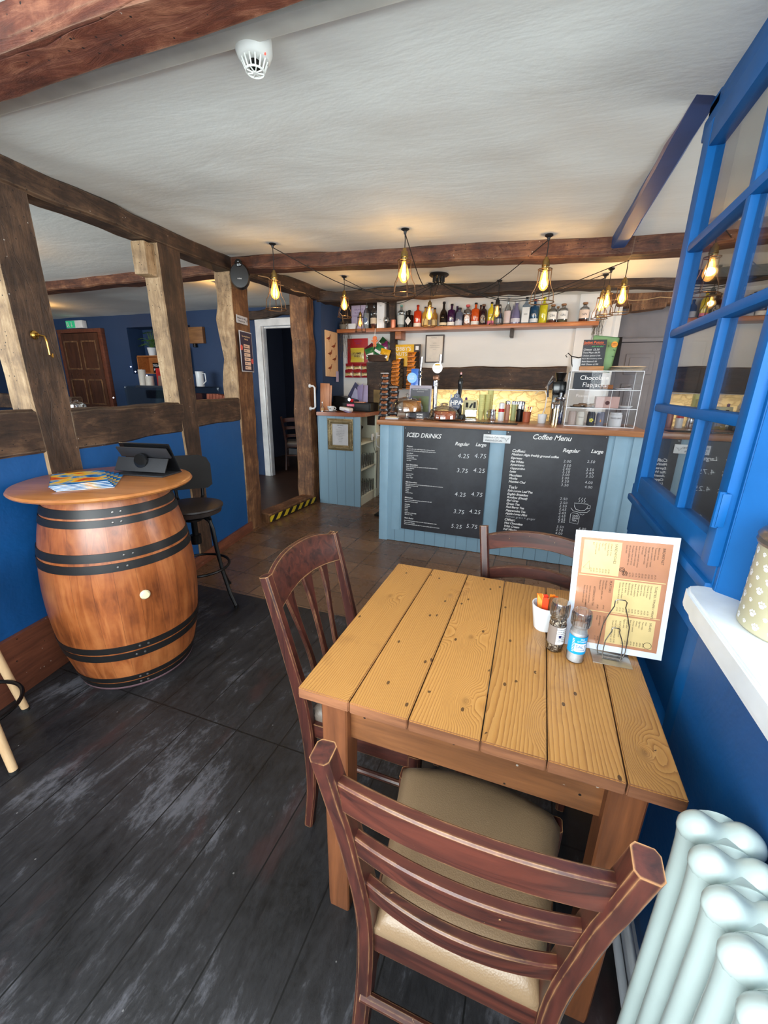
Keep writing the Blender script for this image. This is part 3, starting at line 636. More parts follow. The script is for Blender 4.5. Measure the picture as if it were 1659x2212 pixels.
# ladder back chair; origin under the seat, back towards -y
def ladder_chair(label, loc, rz, seatmat, top=.915):
    t = thing('ladder_back_chair', label, 'chair', loc, rz, None)
    yt = [(0, -.215), (.20, -.175), (.46, -.165), (.70, -.195), (top, -.235)]
    xt = [(0, .178), (.46, .165), (.70, .185), (top, .212)]
    for s in (-1, 1):
        zs = [top*i/18 for i in range(19)]
        b = B(); rbar(b, [(s*spl(xt, z), spl(yt, z), z) for z in zs], [.034]*19, [.034+.018*min(1, max(0, 1-abs(z-.5)/.4))+.004*(z > .8) for z in zs], (1, 0, 0), .006)
        b.done('rear_leg', M_MAHZ, t)
        b = B(); rbar(b, [(s*.182, .155, z) for z in (0, .2, .44, .462)], [.028, .034, .038, .038], [.028, .034, .038, .038], (1, 0, 0), .005); b.done('front_leg', M_MAHZ, t)
    for zc, h, arch in ((.845, .066, .024), (.715, .048, .020), (.585, .046, .018)):
        x = spl(xt, zc); y = spl(yt, zc)
        b = B(); n = 16; secs = []
        for i in range(n+1):
            u = -1+2*i/n; cx = u*(x-.006); cy = y-.034*(1-u*u); cz = zc+arch*(1-u*u)-.006; tl = -.12
            a = .010; hh = h/2
            q = []
            for (dy, dz) in ((-a+.003, -hh), (a-.003, -hh), (a, -hh+.003), (a, hh-.003), (a-.003, hh), (-a+.003, hh), (-a, hh-.003), (-a, -hh+.003)):
                q.append((cx, cy+dy+dz*tl, cz+dz))
            secs.append(q)
        b.sweep(secs); b.done('back_slat', M_MAHX, t)
    b = B(); b.bx(-.165, .165, .145, .168, .385, .440, .004); b.bx(-.15, .15, -.175, -.155, .385, .44, .004)
    rbar(b, [(-.158, -.155, .412), (-.178, .15, .412)], .02, .055, (1, 0, 0), .003); rbar(b, [(.158, -.155, .412), (.178, .15, .412)], .02, .055, (1, 0, 0), .003)
    b.done('seat_frame', M_MAHX, t)
    b = B(); b.tube([(-.172, -.185, .25), (.172, -.185, .25)], .011, 10); b.done('stretcher', M_MAHX, t)
    for s in (-1, 1):
        b = B(); b.tube([(s*.173, -.18, .20), (s*.181, .15, .20)], .010, 10); b.done('stretcher', M_MAHX, t)
        b = B(); b.tube([(s*.173, -.178, .30), (s*.181, .15, .30)], .010, 10); b.done('stretcher', M_MAHX, t)
    b = B(); cushion(b, ((-.198, .165), (.198, .165), (.150, -.178), (-.150, -.178)), .440, .052, .045)
    b.done('seat_cushion', seatmat, t, smooth=1.2); return t
near = ladder_chair('dark red ladder back chair with taupe seat, nearest the camera', (-.030, .655, 0), 0, M_TAUPE, .925)
far = ladder_chair('dark red ladder back chair tucked in behind the table, facing the camera', (.062, 1.41, 0), PI, M_GREYSEAT, .905)
# splat back chair on the left; origin under the seat, back towards -x
t = thing('splat_back_chair', 'red brown chair with curved crest and fanned splats at the left side of the table', 'chair', (-.42, 1.085, 0))
xt = [(0, -.155), (.20, -.135), (.46, -.148), (.72, -.20), (.93, -.250)]
for s in (-1, 1):
    zs = [.93*i/18 for i in range(19)]
    if s > 0: zs = [.92*i/18 for i in range(19)]
    b = B(); rbar(b, [(spl(xt, z), s*(.195 if z < .5 else .195+.012*(z-.5)/.4), z) for z in zs], [.030+.016*min(1, max(0, 1-abs(z-.5)/.45)) for z in zs], .030, (1, 0, 0), .005); b.done('rear_leg', M_MAHZ, t)
    b = B(); rbar(b, [(.205, s*.19, z) for z in (0, .2, .42, .445)], [.026, .032, .038, .038], [.026, .032, .038, .038], (1, 0, 0), .005); b.done('front_leg', M_MAHZ, t)
def crest_pt(u, z): return (spl(xt, z)-.026*(1-u*u), u*.205, z)
b = B(); secs = []; n = 22
for i in range(n+1):
    u = -1+2*i/n; zt = .915+.034*(1-abs(u)**2.4)+(.012 if abs(u) > .97 else 0); zb = .825+.022*math.cos(u*PI*.5)-.006
    a = .013; q = []
    for k, (da, zz) in enumerate(((-a, zb), (a, zb), (a, zt-.008), (a-.006, zt), (-a+.006, zt), (-a, zt-.008))):
        p = crest_pt(u, zz); q.append((p[0]+da, p[1], zz))
    secs.append(q)
b.sweep(secs); b.done('crest_rail', M_MAHX, t)
b = B(); rbar(b, [(spl(xt, .53)-.012*(1-(u/10)**2), u*.0185, .53) for u in range(-10, 11)], .022, .045, (1, 0, 0), .004); b.done('lower_rail', M_MAHX, t)
for y0, y1, w0, w1 in ((-.080, -.112, .026, .050), (0, 0, .028, .056), (.080, .112, .026, .050)):
    b = B(); pts = []; ws = []
    for i in range(13):
        k = i/12; z = .54+.30*k; y = y0+(y1-y0)*math.sin(k*PI/2)**2*1.0; pts.append((spl(xt, z)-.018, y, z)); ws.append(w0+(w1-w0)*k**3-.006*math.sin(k*PI))
    rbar(b, pts, .013, ws, (1, 0, 0), .003); b.done('splat', M_MAHZ, t)
b = B(); b.bx(-.14, .20, -.195, -.175, .385, .435, .003); b.bx(-.14, .20, .175, .195, .385, .435, .003); b.bx(.195, .215, -.18, .18, .385, .435, .003); b.bx(-.16, -.14, -.18, .18, .385, .435, .003); b.done('seat_frame', M_MAHX, t)
for yy in (-.19, .19):
    for zz in (.22, .31): b = B(); b.tube([(-.135, yy, zz), (.20, yy, zz)], .010, 10); b.done('stretcher', M_MAHX, t)
b = B(); cushion(b, ((-.19, .225), (.19, .225), (.18, -.150), (-.18, -.150)), .435, .048, .02); b.bm.transform(Matrix.Rotation(-PI/2, 4, 'Z')); b.done('seat_cushion', M_GREYSEAT, t, smooth=1.2)

# ---------------------------------------------------------------- barrel table
def mat_barrel():
    t = NT('varnished_barrel_oak'); v = t.coord(); s = t.n('ShaderNodeSeparateXYZ'); t.set(s.inputs[0], v)
    an = t.math('ARCTAN2', s.outputs[1], s.outputs[0]); k = t.math('MULTIPLY', an, 24/(2*PI)); fr = t.math('FRACT', t.math('ADD', k, 50)); seam = t.math('LESS_THAN', fr, .012)
    idx = t.math('FLOOR', t.math('ADD', k, 50)); rnd = t.math('FRACT', t.math('MULTIPLY', t.math('SINE', t.math('MULTIPLY', idx, 12.9)), 43.7))
    a = t.noise(t.coord((1, 1, .10)), 24, 6, .6, 1); bl = t.noise(v, 3.5, 4, .6)
    c = t.ramp(t.math('MULTIPLY_ADD', bl, .55, t.math('MULTIPLY', a, .5)), [(.36, rgb(84, 38, 16)), (.52, rgb(148, 80, 38)), (.70, rgb(182, 112, 62))])
    h = t.n('ShaderNodeHueSaturation'); t.set(h.inputs['Color'], c); t.set(h.inputs['Value'], t.math('MULTIPLY_ADD', rnd, .22, .86)); c = h.outputs[0]
    c = t.mix(t.math('MULTIPLY', seam, .7), c, rgb(52, 24, 12)); t.bump(t.math('SUBTRACT', a, seam), .22, .003)
    return t.fin(c, .36, Coat_Weight=.4, Coat_Roughness=.25)
M_BARREL = mat_barrel()
M_HOOP = plain('black_barrel_hoop', rgb(30, 28, 28), .42, .25, bump=.06)
t = thing('barrel_table', 'old wine barrel with black hoops carrying a round oak top', 'barrel table', (-1.908, 1.350, 0), .3)
def brad(z): return .335-.075*abs((z-.47)/.47)**2.1
b = B(); prof = [(.20, .012), (brad(.012)-.012, .012)]+[(brad(.012+.948*i/26), .012+.948*i/26) for i in range(27)]+[(.25, .962)]
b.lathe(prof, seg=72); b.done('barrel_body', M_BARREL, t)
M_RIV = metal('hoop_rivet', rgb(150, 145, 140), .4)
for z0, z1 in ((.888, .924), (.848, .879), (.700, .737), (.650, .687), (.240, .273), (.195, .231), (.052, .080), (.016, .044)):
    b = B(); o_ = .004; b.lathe([(brad(z0)-.002, z0), (brad(z0)+o_, z0), (brad((z0+z1)/2)+o_, (z0+z1)/2), (brad(z1)+o_, z1), (brad(z1)-.002, z1)], seg=72, cap=False)
    h = b.done('hoop', M_HOOP, t)
    q = B(); a0 = -.93+random.uniform(-.05, .05)
    for k in (0, .11):
        r = brad((z0+z1)/2)+.004
        q.lathe([(.0055, 0), (.005, .002), (0, .0035)], (0, 0, 0), 10, 0, at(r*math.cos(a0+k), r*math.sin(a0+k), (z0+z1)/2) @ RZ(a0+k) @ RY(PI/2))
    q.done('rivet', M_RIV, h)
b = B(); b.tube([(.258*math.cos(a*PI/32), .258*math.sin(a*PI/32), .010) for a in range(64)], .010, 8, closed=True); b.done('base_rope', plain('faded_purple_rope', rgb(98, 70, 76), .8, bump=.4, bscale=120), t)
b = B(); a_ = -.62-.3+.19; pr = .337
b.lathe([(.022, 0), (.022, .006), (.016, .014), (0, .017)], (0, 0, 0), 20, 0, at(pr*math.cos(a_), pr*math.sin(a_), .515) @ RZ(a_) @ RY(PI/2)); b.done('bung', plain('cream_plastic', rgb(226, 214, 176), .4), t)
M_TOP = wood('round_oak_top', rgb(136, 74, 36), rgb(196, 128, 70), 'X', .7, .3, .15, (.32, .72), coat=.35)
b = B(); b.lathe([(0, .975), (.354, .975), (.368, .979), (.374, .987), (.368, .996), (.356, 1.0), (0, 1.0)], seg=96, cap=False); b.done('round_top', M_TOP, t)
b = B(); b.lathe([(.255, .960), (.262, .976), (0, .976)], seg=48, cap=False); b.done('top_support', plain('dark_plum_rim', rgb(70, 40, 44), .6), t)
# tablet in a folding case, magazines
t = thing('tablet', 'black tablet in a folding case propped at the back of the barrel top', 'tablet', (-1.845, 1.50, 1.0), .17)
M_CASE = plain('charcoal_tablet_case', rgb(38, 38, 42), .55, bump=.15, bscale=300)
b = B(); b.box((0, -.005, .052), (.285, .006, .075), .002, 0, RX(-.55)); b.box((0, .022, .110), (.285, .008, .060), .002, 0, RX(.55)); b.box((0, .03, .004), (.285, .15, .006), .002); b.done('case_back', M_CASE, t)
b = B(); b.box((0, .062, .080), (.285, .010, .165), .003, 0, RX(.42)); b.done('tablet_body', plain('black_glass_screen', rgb(16, 16, 18), .12), t)
b = B(); b.lathe([(.038, -.003), (.036, .004), (.020, .006), (0, .0045)], (0, 0, 0), 28, 0, at(0, -.006, .072) @ RX(PI/2-.2)); b.done('swivel_ring', plain('black_gloss_disc', rgb(14, 14, 15), .15), t)
mags = []
def mat_cover():
    t = NT('magazine_cover'); n = t.noise(t.coord((1, 1.3, 1)), 9, 3, .5, .6)
    return t.fin(t.ramp(n, [(.30, rgb(16, 36, 96)), (.43, rgb(48, 128, 196)), (.50, rgb(232, 196, 70)), (.57, rgb(236, 120, 34)), (.68, rgb(196, 44, 34)), (.8, rgb(30, 40, 110))]), .75, spec=.15)
M_COVER = mat_cover(); M_PAPER = plain('paper_white', rgb(190, 190, 194), .6)
labs = ['lowest magazine of the fanned pile on the barrel top', 'second magazine from the bottom of the fanned pile', 'middle magazine of the fanned pile on the barrel', 'magazine just under the colourful top one', 'topmost magazine with a bright blue and orange cover']
for i in range(5):
    t = thing('magazine', labs[i], 'magazine', (-1.965+.016*(4-i), 1.262+.004*(4-i), 1.0012+i*.0042), .98-.05*(4-i), 'magazines fanned out on the barrel top')
    b = B(); b.bx(-.105, .105, -.148, .148, .0003, .0034, .0006); b.done('pages', M_PAPER, t)
    b = B(); b.bx(-.106, .106, -.149, .149, .0034, .0040); b.bx(-.1065, -.105, -.149, .149, 0, .0040); b.done('cover', M_COVER, t)

# ---------------------------------------------------------------- black bar stool
M_BLKMET = plain('black_steel', rgb(26, 24, 24), .4, .6)
t = thing('bar_stool', 'black metal swivel bar stool with backrest behind the barrel', 'bar stool', (-2.03, 1.96, 0), -.75)
b = B(); b.lathe([(0, .700), (.170, .700), (.188, .694), (.190, .684), (.180, .676), (.176, .650), (.165, .645), (0, .645)], seg=44, cap=False); b.done('seat', wood('dark_stool_wood', rgb(24, 19, 17), rgb(52, 42, 38), 'X', 1, .45, .2), t)
b = B(); b.cyl((0, 0, .55), .020, .20, 14); b.cyl((0, 0, .46), .034, .06, 14); b.cyl((0, 0, .60), .06, .012, 20); b.done('screw_post', M_BLKMET, t)
for k in range(4):
    a = PI/4+k*PI/2; c, s = math.cos(a), math.sin(a)
    pts = [(c*r, s*r, z) for r, z in ((.03, .615), (.09, .62), (.128, .60), (.146, .55), (.160, .42), (.185, .26), (.228, .10), (.265, .012))]
    b = B(); b.tube(pts, .012, 10); b.cyl((c*.268, s*.268, .008), .016, .016, 12); b.done('leg', M_BLKMET, t)
b = B(); b.tube([(.19*math.cos(k*PI/20), .19*math.sin(k*PI/20), .27) for k in range(40)], .009, 8, closed=True); b.done('foot_ring', M_BLKMET, t)
b = B(); b.tube([(-.15, .06, .665), (-.205, .08, .70), (-.215, .085, .80)], .011, 8); b.tube([(-.15, -.06, .665), (-.205, -.08, .70), (-.215, -.085, .80)], .011, 8); b.done('back_support', M_BLKMET, t)
b = B(); pl = [(-.15, .78), (-.15, .92), (-.13, .965), (-.08, .985), (.08, .985), (.13, .965), (.15, .92), (.15, .78), (.12, .755), (-.12, .755)]
def bend(p): return (-.225+.9*p[0]*p[0]*1.2, p[0], p[1])
secs_o = [Vector(bend(p)) for p in pl]
tmpv = [b.bm.verts.new(v) for v in secs_o]; tmpw = [b.bm.verts.new(v+Vector((.012, 0, 0))) for v in secs_o]; n = len(pl)
b.bm.faces.new(tmpv); b.bm.faces.new(tmpw[::-1])
for i in range(n): b.bm.faces.new((tmpv[i], tmpv[(i+1) % n], tmpw[(i+1) % n], tmpw[i]))
b.done('backrest', plain('dark_brown_leatherette', rgb(26, 22, 20), .8, bump=.1), t)
# pale wooden stool at the left edge
t = thing('wooden_stool', 'stool with pale beech legs and a dark foot ring at the left edge', 'stool', (-1.975, .66, 0))
M_BEECH = wood('pale_beech', rgb(190, 150, 108), rgb(224, 190, 148), 'Z', 1, .4, .1)
for fx, fy in ((-.073, .212), (.239, -.008), (-.075, -.16)):
    b = B(); b.tube([(fx, fy, .014), (fx*.55, fy*.55, .66)], [.0145, .019], 14); b.done('leg', M_BEECH, t)
    b = B(); b.cyl((fx, fy, .008), .0155, .016, 14); b.done('rubber_foot', plain('black_rubber', rgb(22, 22, 22), .7), t)
b = B(); b.tube([(.165*math.cos(k*PI/20), .165*math.sin(k*PI/20)+.01, .20) for k in range(40)], .008, 8, closed=True); b.done('foot_ring', M_BLKMET, t)
b = B(); b.lathe([(0, .655), (.145, .655), (.150, .665), (.150, .690), (.145, .70), (0, .70)], seg=36, cap=False); b.done('seat', M_BEECH, t)

# ---------------------------------------------------------------- column radiator
M_RAD = plain('pale_mint_radiator_enamel', rgb(190, 205, 202), .25, bump=.05, bscale=14, var=.02)
t = thing('column_radiator', 'chunky pale mint column radiator under the white window sill', 'radiator', (.338, .60, 0))
def rad_section():
    b = B(); zt, zb = .800, .13
    for s in (-1, 1):
        b.lathe([(.0205, zb), (.0200, zt-.08), (.0215, zt-.03), (.0235, zt-.005)], (s*.031, 0, 0), 22, 0, None)
    for z, f in ((zt, 1), (zb, -1)):    # rounded header pod with a lobe over each column and a saddle between
        secs = []; n = 26
        for i in range(n+1):
            x = -.0565+.113*i/n; e = max(.0, 1-(abs(x)/.0568)**3.2); e = math.sqrt(e); lobe = .5-.5*math.cos(min(1, abs(x)/.031)*PI)
            hy = .0265*e*(.86+.14*lobe)+.0004; up_ = (.018+.014*lobe)*e+.0004; dn = .026*e+.0004; q = []
            for k in range(16):
                a = 2*PI*k/16; q.append((x, hy*math.cos(a), z+f*(math.sin(a)*(up_ if math.sin(a) > 0 else dn))))
            secs.append(q)
        b.sweep(secs)
        for x in (0,):
            b.tube([(x, -.0275, z-.004*f), (x, -.0235, z-.004*f), (x, .0235, z-.004*f), (x, .0275, z-.004*f)], [.0215, .0195, .0195, .0215], 20, sx=1.55, up=(0, 0, 1))
    return b
sec0 = rad_section().done('column_section', M_RAD, t, smooth=1.3)
for k in range(1, 19):
    c = sec0.copy(); COL.objects.link(c); c.parent = t; c.location = (0, -k*.054, 0)
b = B(); b.cyl((0, .03, .118), .014, .03, 12, 0, RX(PI/2)); b.cyl((0, .055, .118), .018, .03, 6, 0, RX(PI/2)); b.cyl((0, .055, .15), .015, .05, 12); b.lathe([(.018, .17), (.021, .19), (.018, .21), (.006, .218)], (0, .055, 0), 16); b.tube([(0, .055, .11), (0, .06, .05), (0, .06, .0)], .0075, 8)
b.done('valve', metal('dark_chrome_valve', rgb(120, 118, 116), .3), t)
b = B()
for kk in (0, 17):
    for s in (-1, 1): b.cyl((s*.02, -kk*.054, .06), .010, .12, 10)
b.done('foot', M_RAD, t)
M_WPIPE = plain('white_pipe_paint', rgb(206, 210, 216), .35)
b = B(); b.bx(.375, .402, -1.5, 1.0, 0, .10, .004); struct(b.done('baseboard_right', M_WPIPE), 'white skirting under the blue window wall')
b = B(); b.tube([(.362, .90, .02), (.362, .90, .13), (.362, .86, .165), (.362, .70, .165)], .011, 12); b.tube([(.362, .985, .05), (.362, .70, .05)], .011, 12)
tag(b.done('heating_pipe', M_WPIPE), 'white heating pipe low on the wall behind the table leg', 'pipe')

# ---------------------------------------------------------------- things on the table
TZ = .7602
t = thing('sugar_pot', 'white ceramic pot at the back of the table group', 'pot', (.094, 1.178, TZ))
M_CER = plain('white_ceramic', rgb(232, 236, 240), .18, var=.01)
b = B(); b.lathe([(0, 0), (.026, 0), (.029, .004), (.040, .075), (.0405, .080), (.0375, .080), (.027, .008), (0, .007)], seg=40, cap=False); b.done('pot_body', M_CER, t)
cols_ = [rgb(240, 96, 20), rgb(246, 136, 30), rgb(222, 54, 30), rgb(244, 110, 24), rgb(250, 160, 60), rgb(228, 70, 26), rgb(120, 74, 40)]
sl = ['upright orange sugar sachet', 'orange sugar sachet at the right', 'red sugar sachet at the left', 'bright orange sugar sachet in front', 'pale orange sachet tip at the back', 'red orange sachet in the middle', 'brown sachet low in the pot']
for i in range(7):
    a = i*2*PI/7; r = .010
    o = tag(B().prism([(-.0085, 0), (.0085, 0), (.0085, .092), (.004, .097), (-.004, .094), (-.0085, .096)], .003, FRONT, 0, .001).done('sugar_sachet', plain('sachet_paper_%d' % i, cols_[i], .45)), sl[i]+' in the white pot', 'sachet', 'sachets in the white pot')
    o.location = (.094+r*math.cos(a), 1.178+r*math.sin(a), TZ+.012); o.rotation_euler = (random.uniform(-.12, .12), .16*math.cos(a), random.uniform(-.5, .5))
M_CLEAR = glass('clear_grinder_plastic', (.93, .93, .93, 1), .35, .08)
def grinder(name, label, loc, fill, fillz, labelmats, labfn, lw_=.0225, h0=.020, h1=.072, slant=0):
    t = thing(name, label, 'grinder', loc)
    b = B(); b.lathe([(0, .001), (.0205, .001), (.0225, .004), (.0225, .020), (.0215, .086), (.019, .096), (.0185, .104)], seg=36, cap=False); b.done('jar', M_CLEAR, t)
    b = B(); b.lathe([(0, .003), (.0203, .003), (.0208, fillz), (.010, fillz+.003), (0, fillz+.002)], seg=30, cap=False); b.done('filling', fill, t)
    b = B(); b.lathe([(.0188, .100), (.0195, .104), (.0238, .107), (.0242, .140), (.0225, .146), (0, .146)], seg=48, cap=False)
    for k in range(24):
        a = k*PI/12; b.box((.0242*math.cos(a), .0242*math.sin(a), .124), (.0014, .0022, .028), 0, 0, RZ(a))
    b.done('grinder_cap', M_CLEAR, t)
    labfn(t); return t
def cyl_label(t, name, mat, r, z0, z1, a0, a1, wave=None):
    b = B(); b.grid(lambda u, v: (r*math.cos(a0+(a1-a0)*u), r*math.sin(a0+(a1-a0)*u), z0+(z1-z0)*v), 24, 3); return b.done(name, mat, t, recalc=False)
def curved_text(b, txt, size, r, z, ang, mi=0, rotv=0):
    q = B(); q.text(txt, size, Matrix.Identity(4), 0, 0, .0001, 'CENTER')
    for v in q.bm.verts:
        x, y, e = v.co; a = ang+x/r; rr = r+e+.0003; v.co = (rr*math.cos(a), rr*math.sin(a), z+y)
    b._merge(q.bm, None, mi); return b
def mat_pepper():
    t = NT('mixed_peppercorns'); v = t.n('ShaderNodeTexVoronoi'); t.set(v.inputs['Vector'], t.coord()); v.inputs['Scale'].default_value = 260
    s = t.n('ShaderNodeSeparateColor'); t.set(s.inputs[0], v.outputs['Color'])
    t.bump(v.outputs['Distance'], .8, .002); return t.fin(t.ramp(s.outputs[0], [(.0, rgb(34, 26, 22)), (.5, rgb(66, 50, 40)), (.7, rgb(180, 166, 146)), (1, rgb(210, 200, 182))]), .5)
def lab_pepper(t):
    cyl_label(t, 'brown_label', plain('taupe_label', rgb(142, 128, 120), .5), .02275, .026, .080, -2.9, 1.2)
    l = cyl_label(t, 'white_label', plain('label_white', rgb(236, 236, 238), .5), .0229, .028, .078, -1.62, -.45)
    b = B()
    for i, s in enumerate(('PEPPERCORNS', 'whole mixed', 'best before end', 'store in a cool', 'dry place', 'ingredients', 'black white')):
        curved_text(b, s, .0045, .0230, .071-i*.0058, -1.00)
    b.done('label_print', plain('label_ink', rgb(50, 50, 60), .6), t)
    b = B(); b.grid(lambda u, v: (.0232*math.cos(-1.35+.30*u), .0232*math.sin(-1.35+.30*u), .048+.008*v), 6, 1); b.done('logo_patch', plain('logo_dark_blue', rgb(28, 36, 96), .5), t, recalc=False)
grinder('pepper_grinder', 'clear pepper grinder with a taupe and white label', (.121, 1.078, TZ), mat_pepper(), .095, None, lab_pepper)
def lab_salt(t):
    cyl_label(t, 'blue_label', plain('label_sky_blue', rgb(0, 160, 222), .45), .0228, .030, .080, -3.0, .6)
    cyl_label(t, 'white_label', plain('label_white', rgb(236, 236, 238), .5), .0230, .038, .062, -1.95, -.55)
    b = B(); curved_text(b, 'SALT', .012, .0231, .049, -1.25); curved_text(b, 'COARSE', .0055, .0231, .042, -1.25); b.done('label_print', plain('label_blue_ink', rgb(0, 120, 186), .5), t)
    b = B(); curved_text(b, 'SEA', .0065, .0231, .073, -1.2); curved_text(b, 'COARSE', .0065, .0231, .066, -1.2)
    for i in range(9): b.grid(lambda u, v, i=i: (.0231*math.cos(-2.25+.25*u), .0231*math.sin(-2.25+.25*u), .036+i*.0045+.002*v), 3, 1)
    b.done('label_print', plain('label_white', rgb(236, 236, 238), .5), t)
grinder('salt_grinder', 'clear salt grinder with a bright blue label, right of the pepper', (.171, 1.048, TZ), plain('salt_crystals', rgb(240, 242, 246), .5, bump=.6, bscale=500), .088, None, lab_salt)
# menu holder and menu
t = thing('menu_holder', 'steel menu stand with two bottle shaped wires on the table corner', 'menu holder', (.262, 1.098, TZ), .03)
M_STEEL = plain('brushed_steel_plate', rgb(176, 170, 160), .32, .85, bump=.06, bscale=90)
b = B(); b.bx(-.047, .047, -.045, .048, 0, .0022, .0008); b.done('base_plate', M_STEEL, t)
def bottle_wire(w, h, neck, y, lean):
    P_ = [(-w, 0), (-w*1.12, h*.10), (-w*1.08, h*.35), (-w*1.02, h*.55), (-w*.75, h*.72), (-neck, h*.88), (-neck*1.05, h*.97), (-neck*.7, h)]
    P_ = P_+[(-x, z) for x, z in P_[::-1]]
    return [(x, y+z*lean, z+.004) for x, z in P_]
b = B(); b.tube(bottle_wire(.030, .168, .013, -.004, .0), .0014, 8); b.tube([(-.030, -.004, .004), (.030, -.004, .004)], .0014, 8); b.done('wire_loop', metal('steel_wire', rgb(120, 116, 112), .25), t)
b = B(); b.tube(bottle_wire(.020, .088, .009, -.020, .12), .0014, 8); b.tube([(-.020, -.020, .004), (.020, -.020, .004)], .0014, 8); b.done('wire_loop', metal('steel_wire', rgb(120, 116, 112), .25), t)
t = thing('menu_card', 'laminated brown and cream menu standing sideways in the wire holder', 'menu', (.267, 1.112, .768), 0)
t.rotation_euler = (-.06, -.047, -.02)
MW, MH = .228, .330    # sheet as it stands
def pane(b, u0, u1, v0, v1, y=-.0012, mi=0): b.bx(-MW/2+u0*MW, -MW/2+u1*MW, y-.0002, y, MH*(1-v1), MH*(1-v0), 0, mi)
b = B(); b.bx(-MW/2-.003, MW/2+.003, -.0010, .0006, -.003, MH+.003); b.done('laminate_sheet', plain('laminate_white', rgb(224, 232, 250), .10, Coat_Weight=1, Coat_Roughness=.03), t)
b = B(); pane(b, .05, .955, .045, .955, -.0012); b.done('tan_print', plain('menu_tan', rgb(184, 128, 96), .22, Coat_Weight=1, Coat_Roughness=.04), t)
b = B(); pane(b, .085, .47, .065, .345, -.0014); pane(b, .44, .90, .375, .655, -.0014); pane(b, .41, .90, .68, .93, -.0014); pane(b, .06, .94, .358, .365, -.0014); pane(b, .06, .94, .660, .666, -.0014); b.done('cream_print', plain('menu_cream', rgb(216, 190, 134), .22, Coat_Weight=1, Coat_Roughness=.04), t)
b = B()
def mt(s, u, v, size, align='LEFT'):   # text turned a quarter clockwise: runs downwards, lines step leftwards
    b.text(s, size, at(-MW/2+u*MW, -.0017, MH*(1-v)) @ FRONT @ RZ(-PI/2), 0, 0, .0001, align)
def mblock(head, u, v, vend, items, hs=.0085, step=.031, ts=.0052):
    mt(head, u, v, hs)
    for i, (s, p) in enumerate(items):
        uu = u-.042-i*step; mt(s, uu, v, ts)
        if p: mt(p, uu, vend, ts, 'RIGHT')
mblock('BREAKFAST', .865, .08, .335, [('Beans on toast', '£4.75'), ('Toasted teacake', '£2.75'), ('Bacon sandwich / toastie', '£5.50'), ('Sausage sandwich / toastie', '£5.50'), ('Poached eggs on toast', '£5.50'), ('Full house', '£5.95'), ('Beans on toast with cheese', '£5.75'), ('Small breakfast with toast', '£7.50'), ('Pancakes, fruit and syrup', '£6.75'), ('All day breakfast with tea', '£8.95'), ('Extra item', '£1.50')])
mblock('SANDWICHES', .405, .08, .33, [('Cheese & onion', '£5.50'), ('Cheese & pickle', '£5.50'), ('Egg mayo', '£5.50'), ('Ham', '£5.75'), ('Tuna mayo', '£5.75'), ('Chicken special', '£6.25'), ('BLT', '£5.95')])
mblock('TOASTIES / PANINI / WRAPS', .845, .39, .64, [('Cheese & tomato', '£6.50'), ('Cheese & onion', '£6.50'), ('Cheese & tuna', '£6.75'), ('Cheese & ham', '£6.75'), ('Cheese & beans', '£6.75'), ('Brie & cranberry', '£6.95'), ('Chicken special', '£7.25'), ('Bacon & cheese', '£7.25'), ('Bacon & brie', '£7.25'), ('Bacon, ham & cheese', '£7.25'), ('Chicken, bacon & mozzarella', '£7.95')], .0072)
mblock('PLATTERS', .395, .39, .64, [('Ploughmans', '£9.95'), ('Cheese, ham, pickle, salad', ''), ('Mezze board', '£9.50')], .0075)
mblock('AFTERNOON TEA', .235, .45, .64, [('Selection of sandwiches', ''), ('scone, jam, cream and cake', '£14.95'), ('Please book a day ahead', '')], .0070)
mblock('SALADS', .845, .70, .92, [('Ham', '£8.50'), ('Tuna mayo', '£8.50'), ('Egg mayo', '£8.50'), ('Cheese', '£8.50'), ('Chicken special', '£8.95'), ('Brie & bacon', '£8.95'), ('Greek salad', '£8.75'), ('Pigeon salad', '£9.50')], .0072)
mblock('SOUP OF THE DAY', .545, .72, .92, [('Served with warm bread', '£5.95'), ('Cheese scone with soup', '£6.95')], .0056)
mblock('SNACKS', .375, .70, .92, [('Jacket wedges', '£3.50'), ('Crisps', '£1.25')], .0068)
mblock('ICE CREAM', .235, .70, .92, [('Two scoops', '£3.50'), ('Three scoops', '£4.50')], .0068)
def ring_icon(u, v, r, w=.0006):
    b.tube([(-MW/2+u*MW+r*math.cos(a*PI/12), -.0018, MH*(1-v)+r*math.sin(a*PI/12)) for a in range(24)], w, 4, closed=True)
ring_icon(.53, .31, .006); ring_icon(.53, .31, .003); ring_icon(.50, .285, .006); ring_icon(.50, .285, .003); ring_icon(.855, .90, .009)
b.tube([(-MW/2+MW*u, -.0018, MH*(1-v)) for u, v in ((.10, .30), (.16, .24), (.17, .31))], .0005, 4, closed=True)
b.done('printed_text', plain('menu_ink', rgb(58, 42, 34), .3), t, smooth=0)
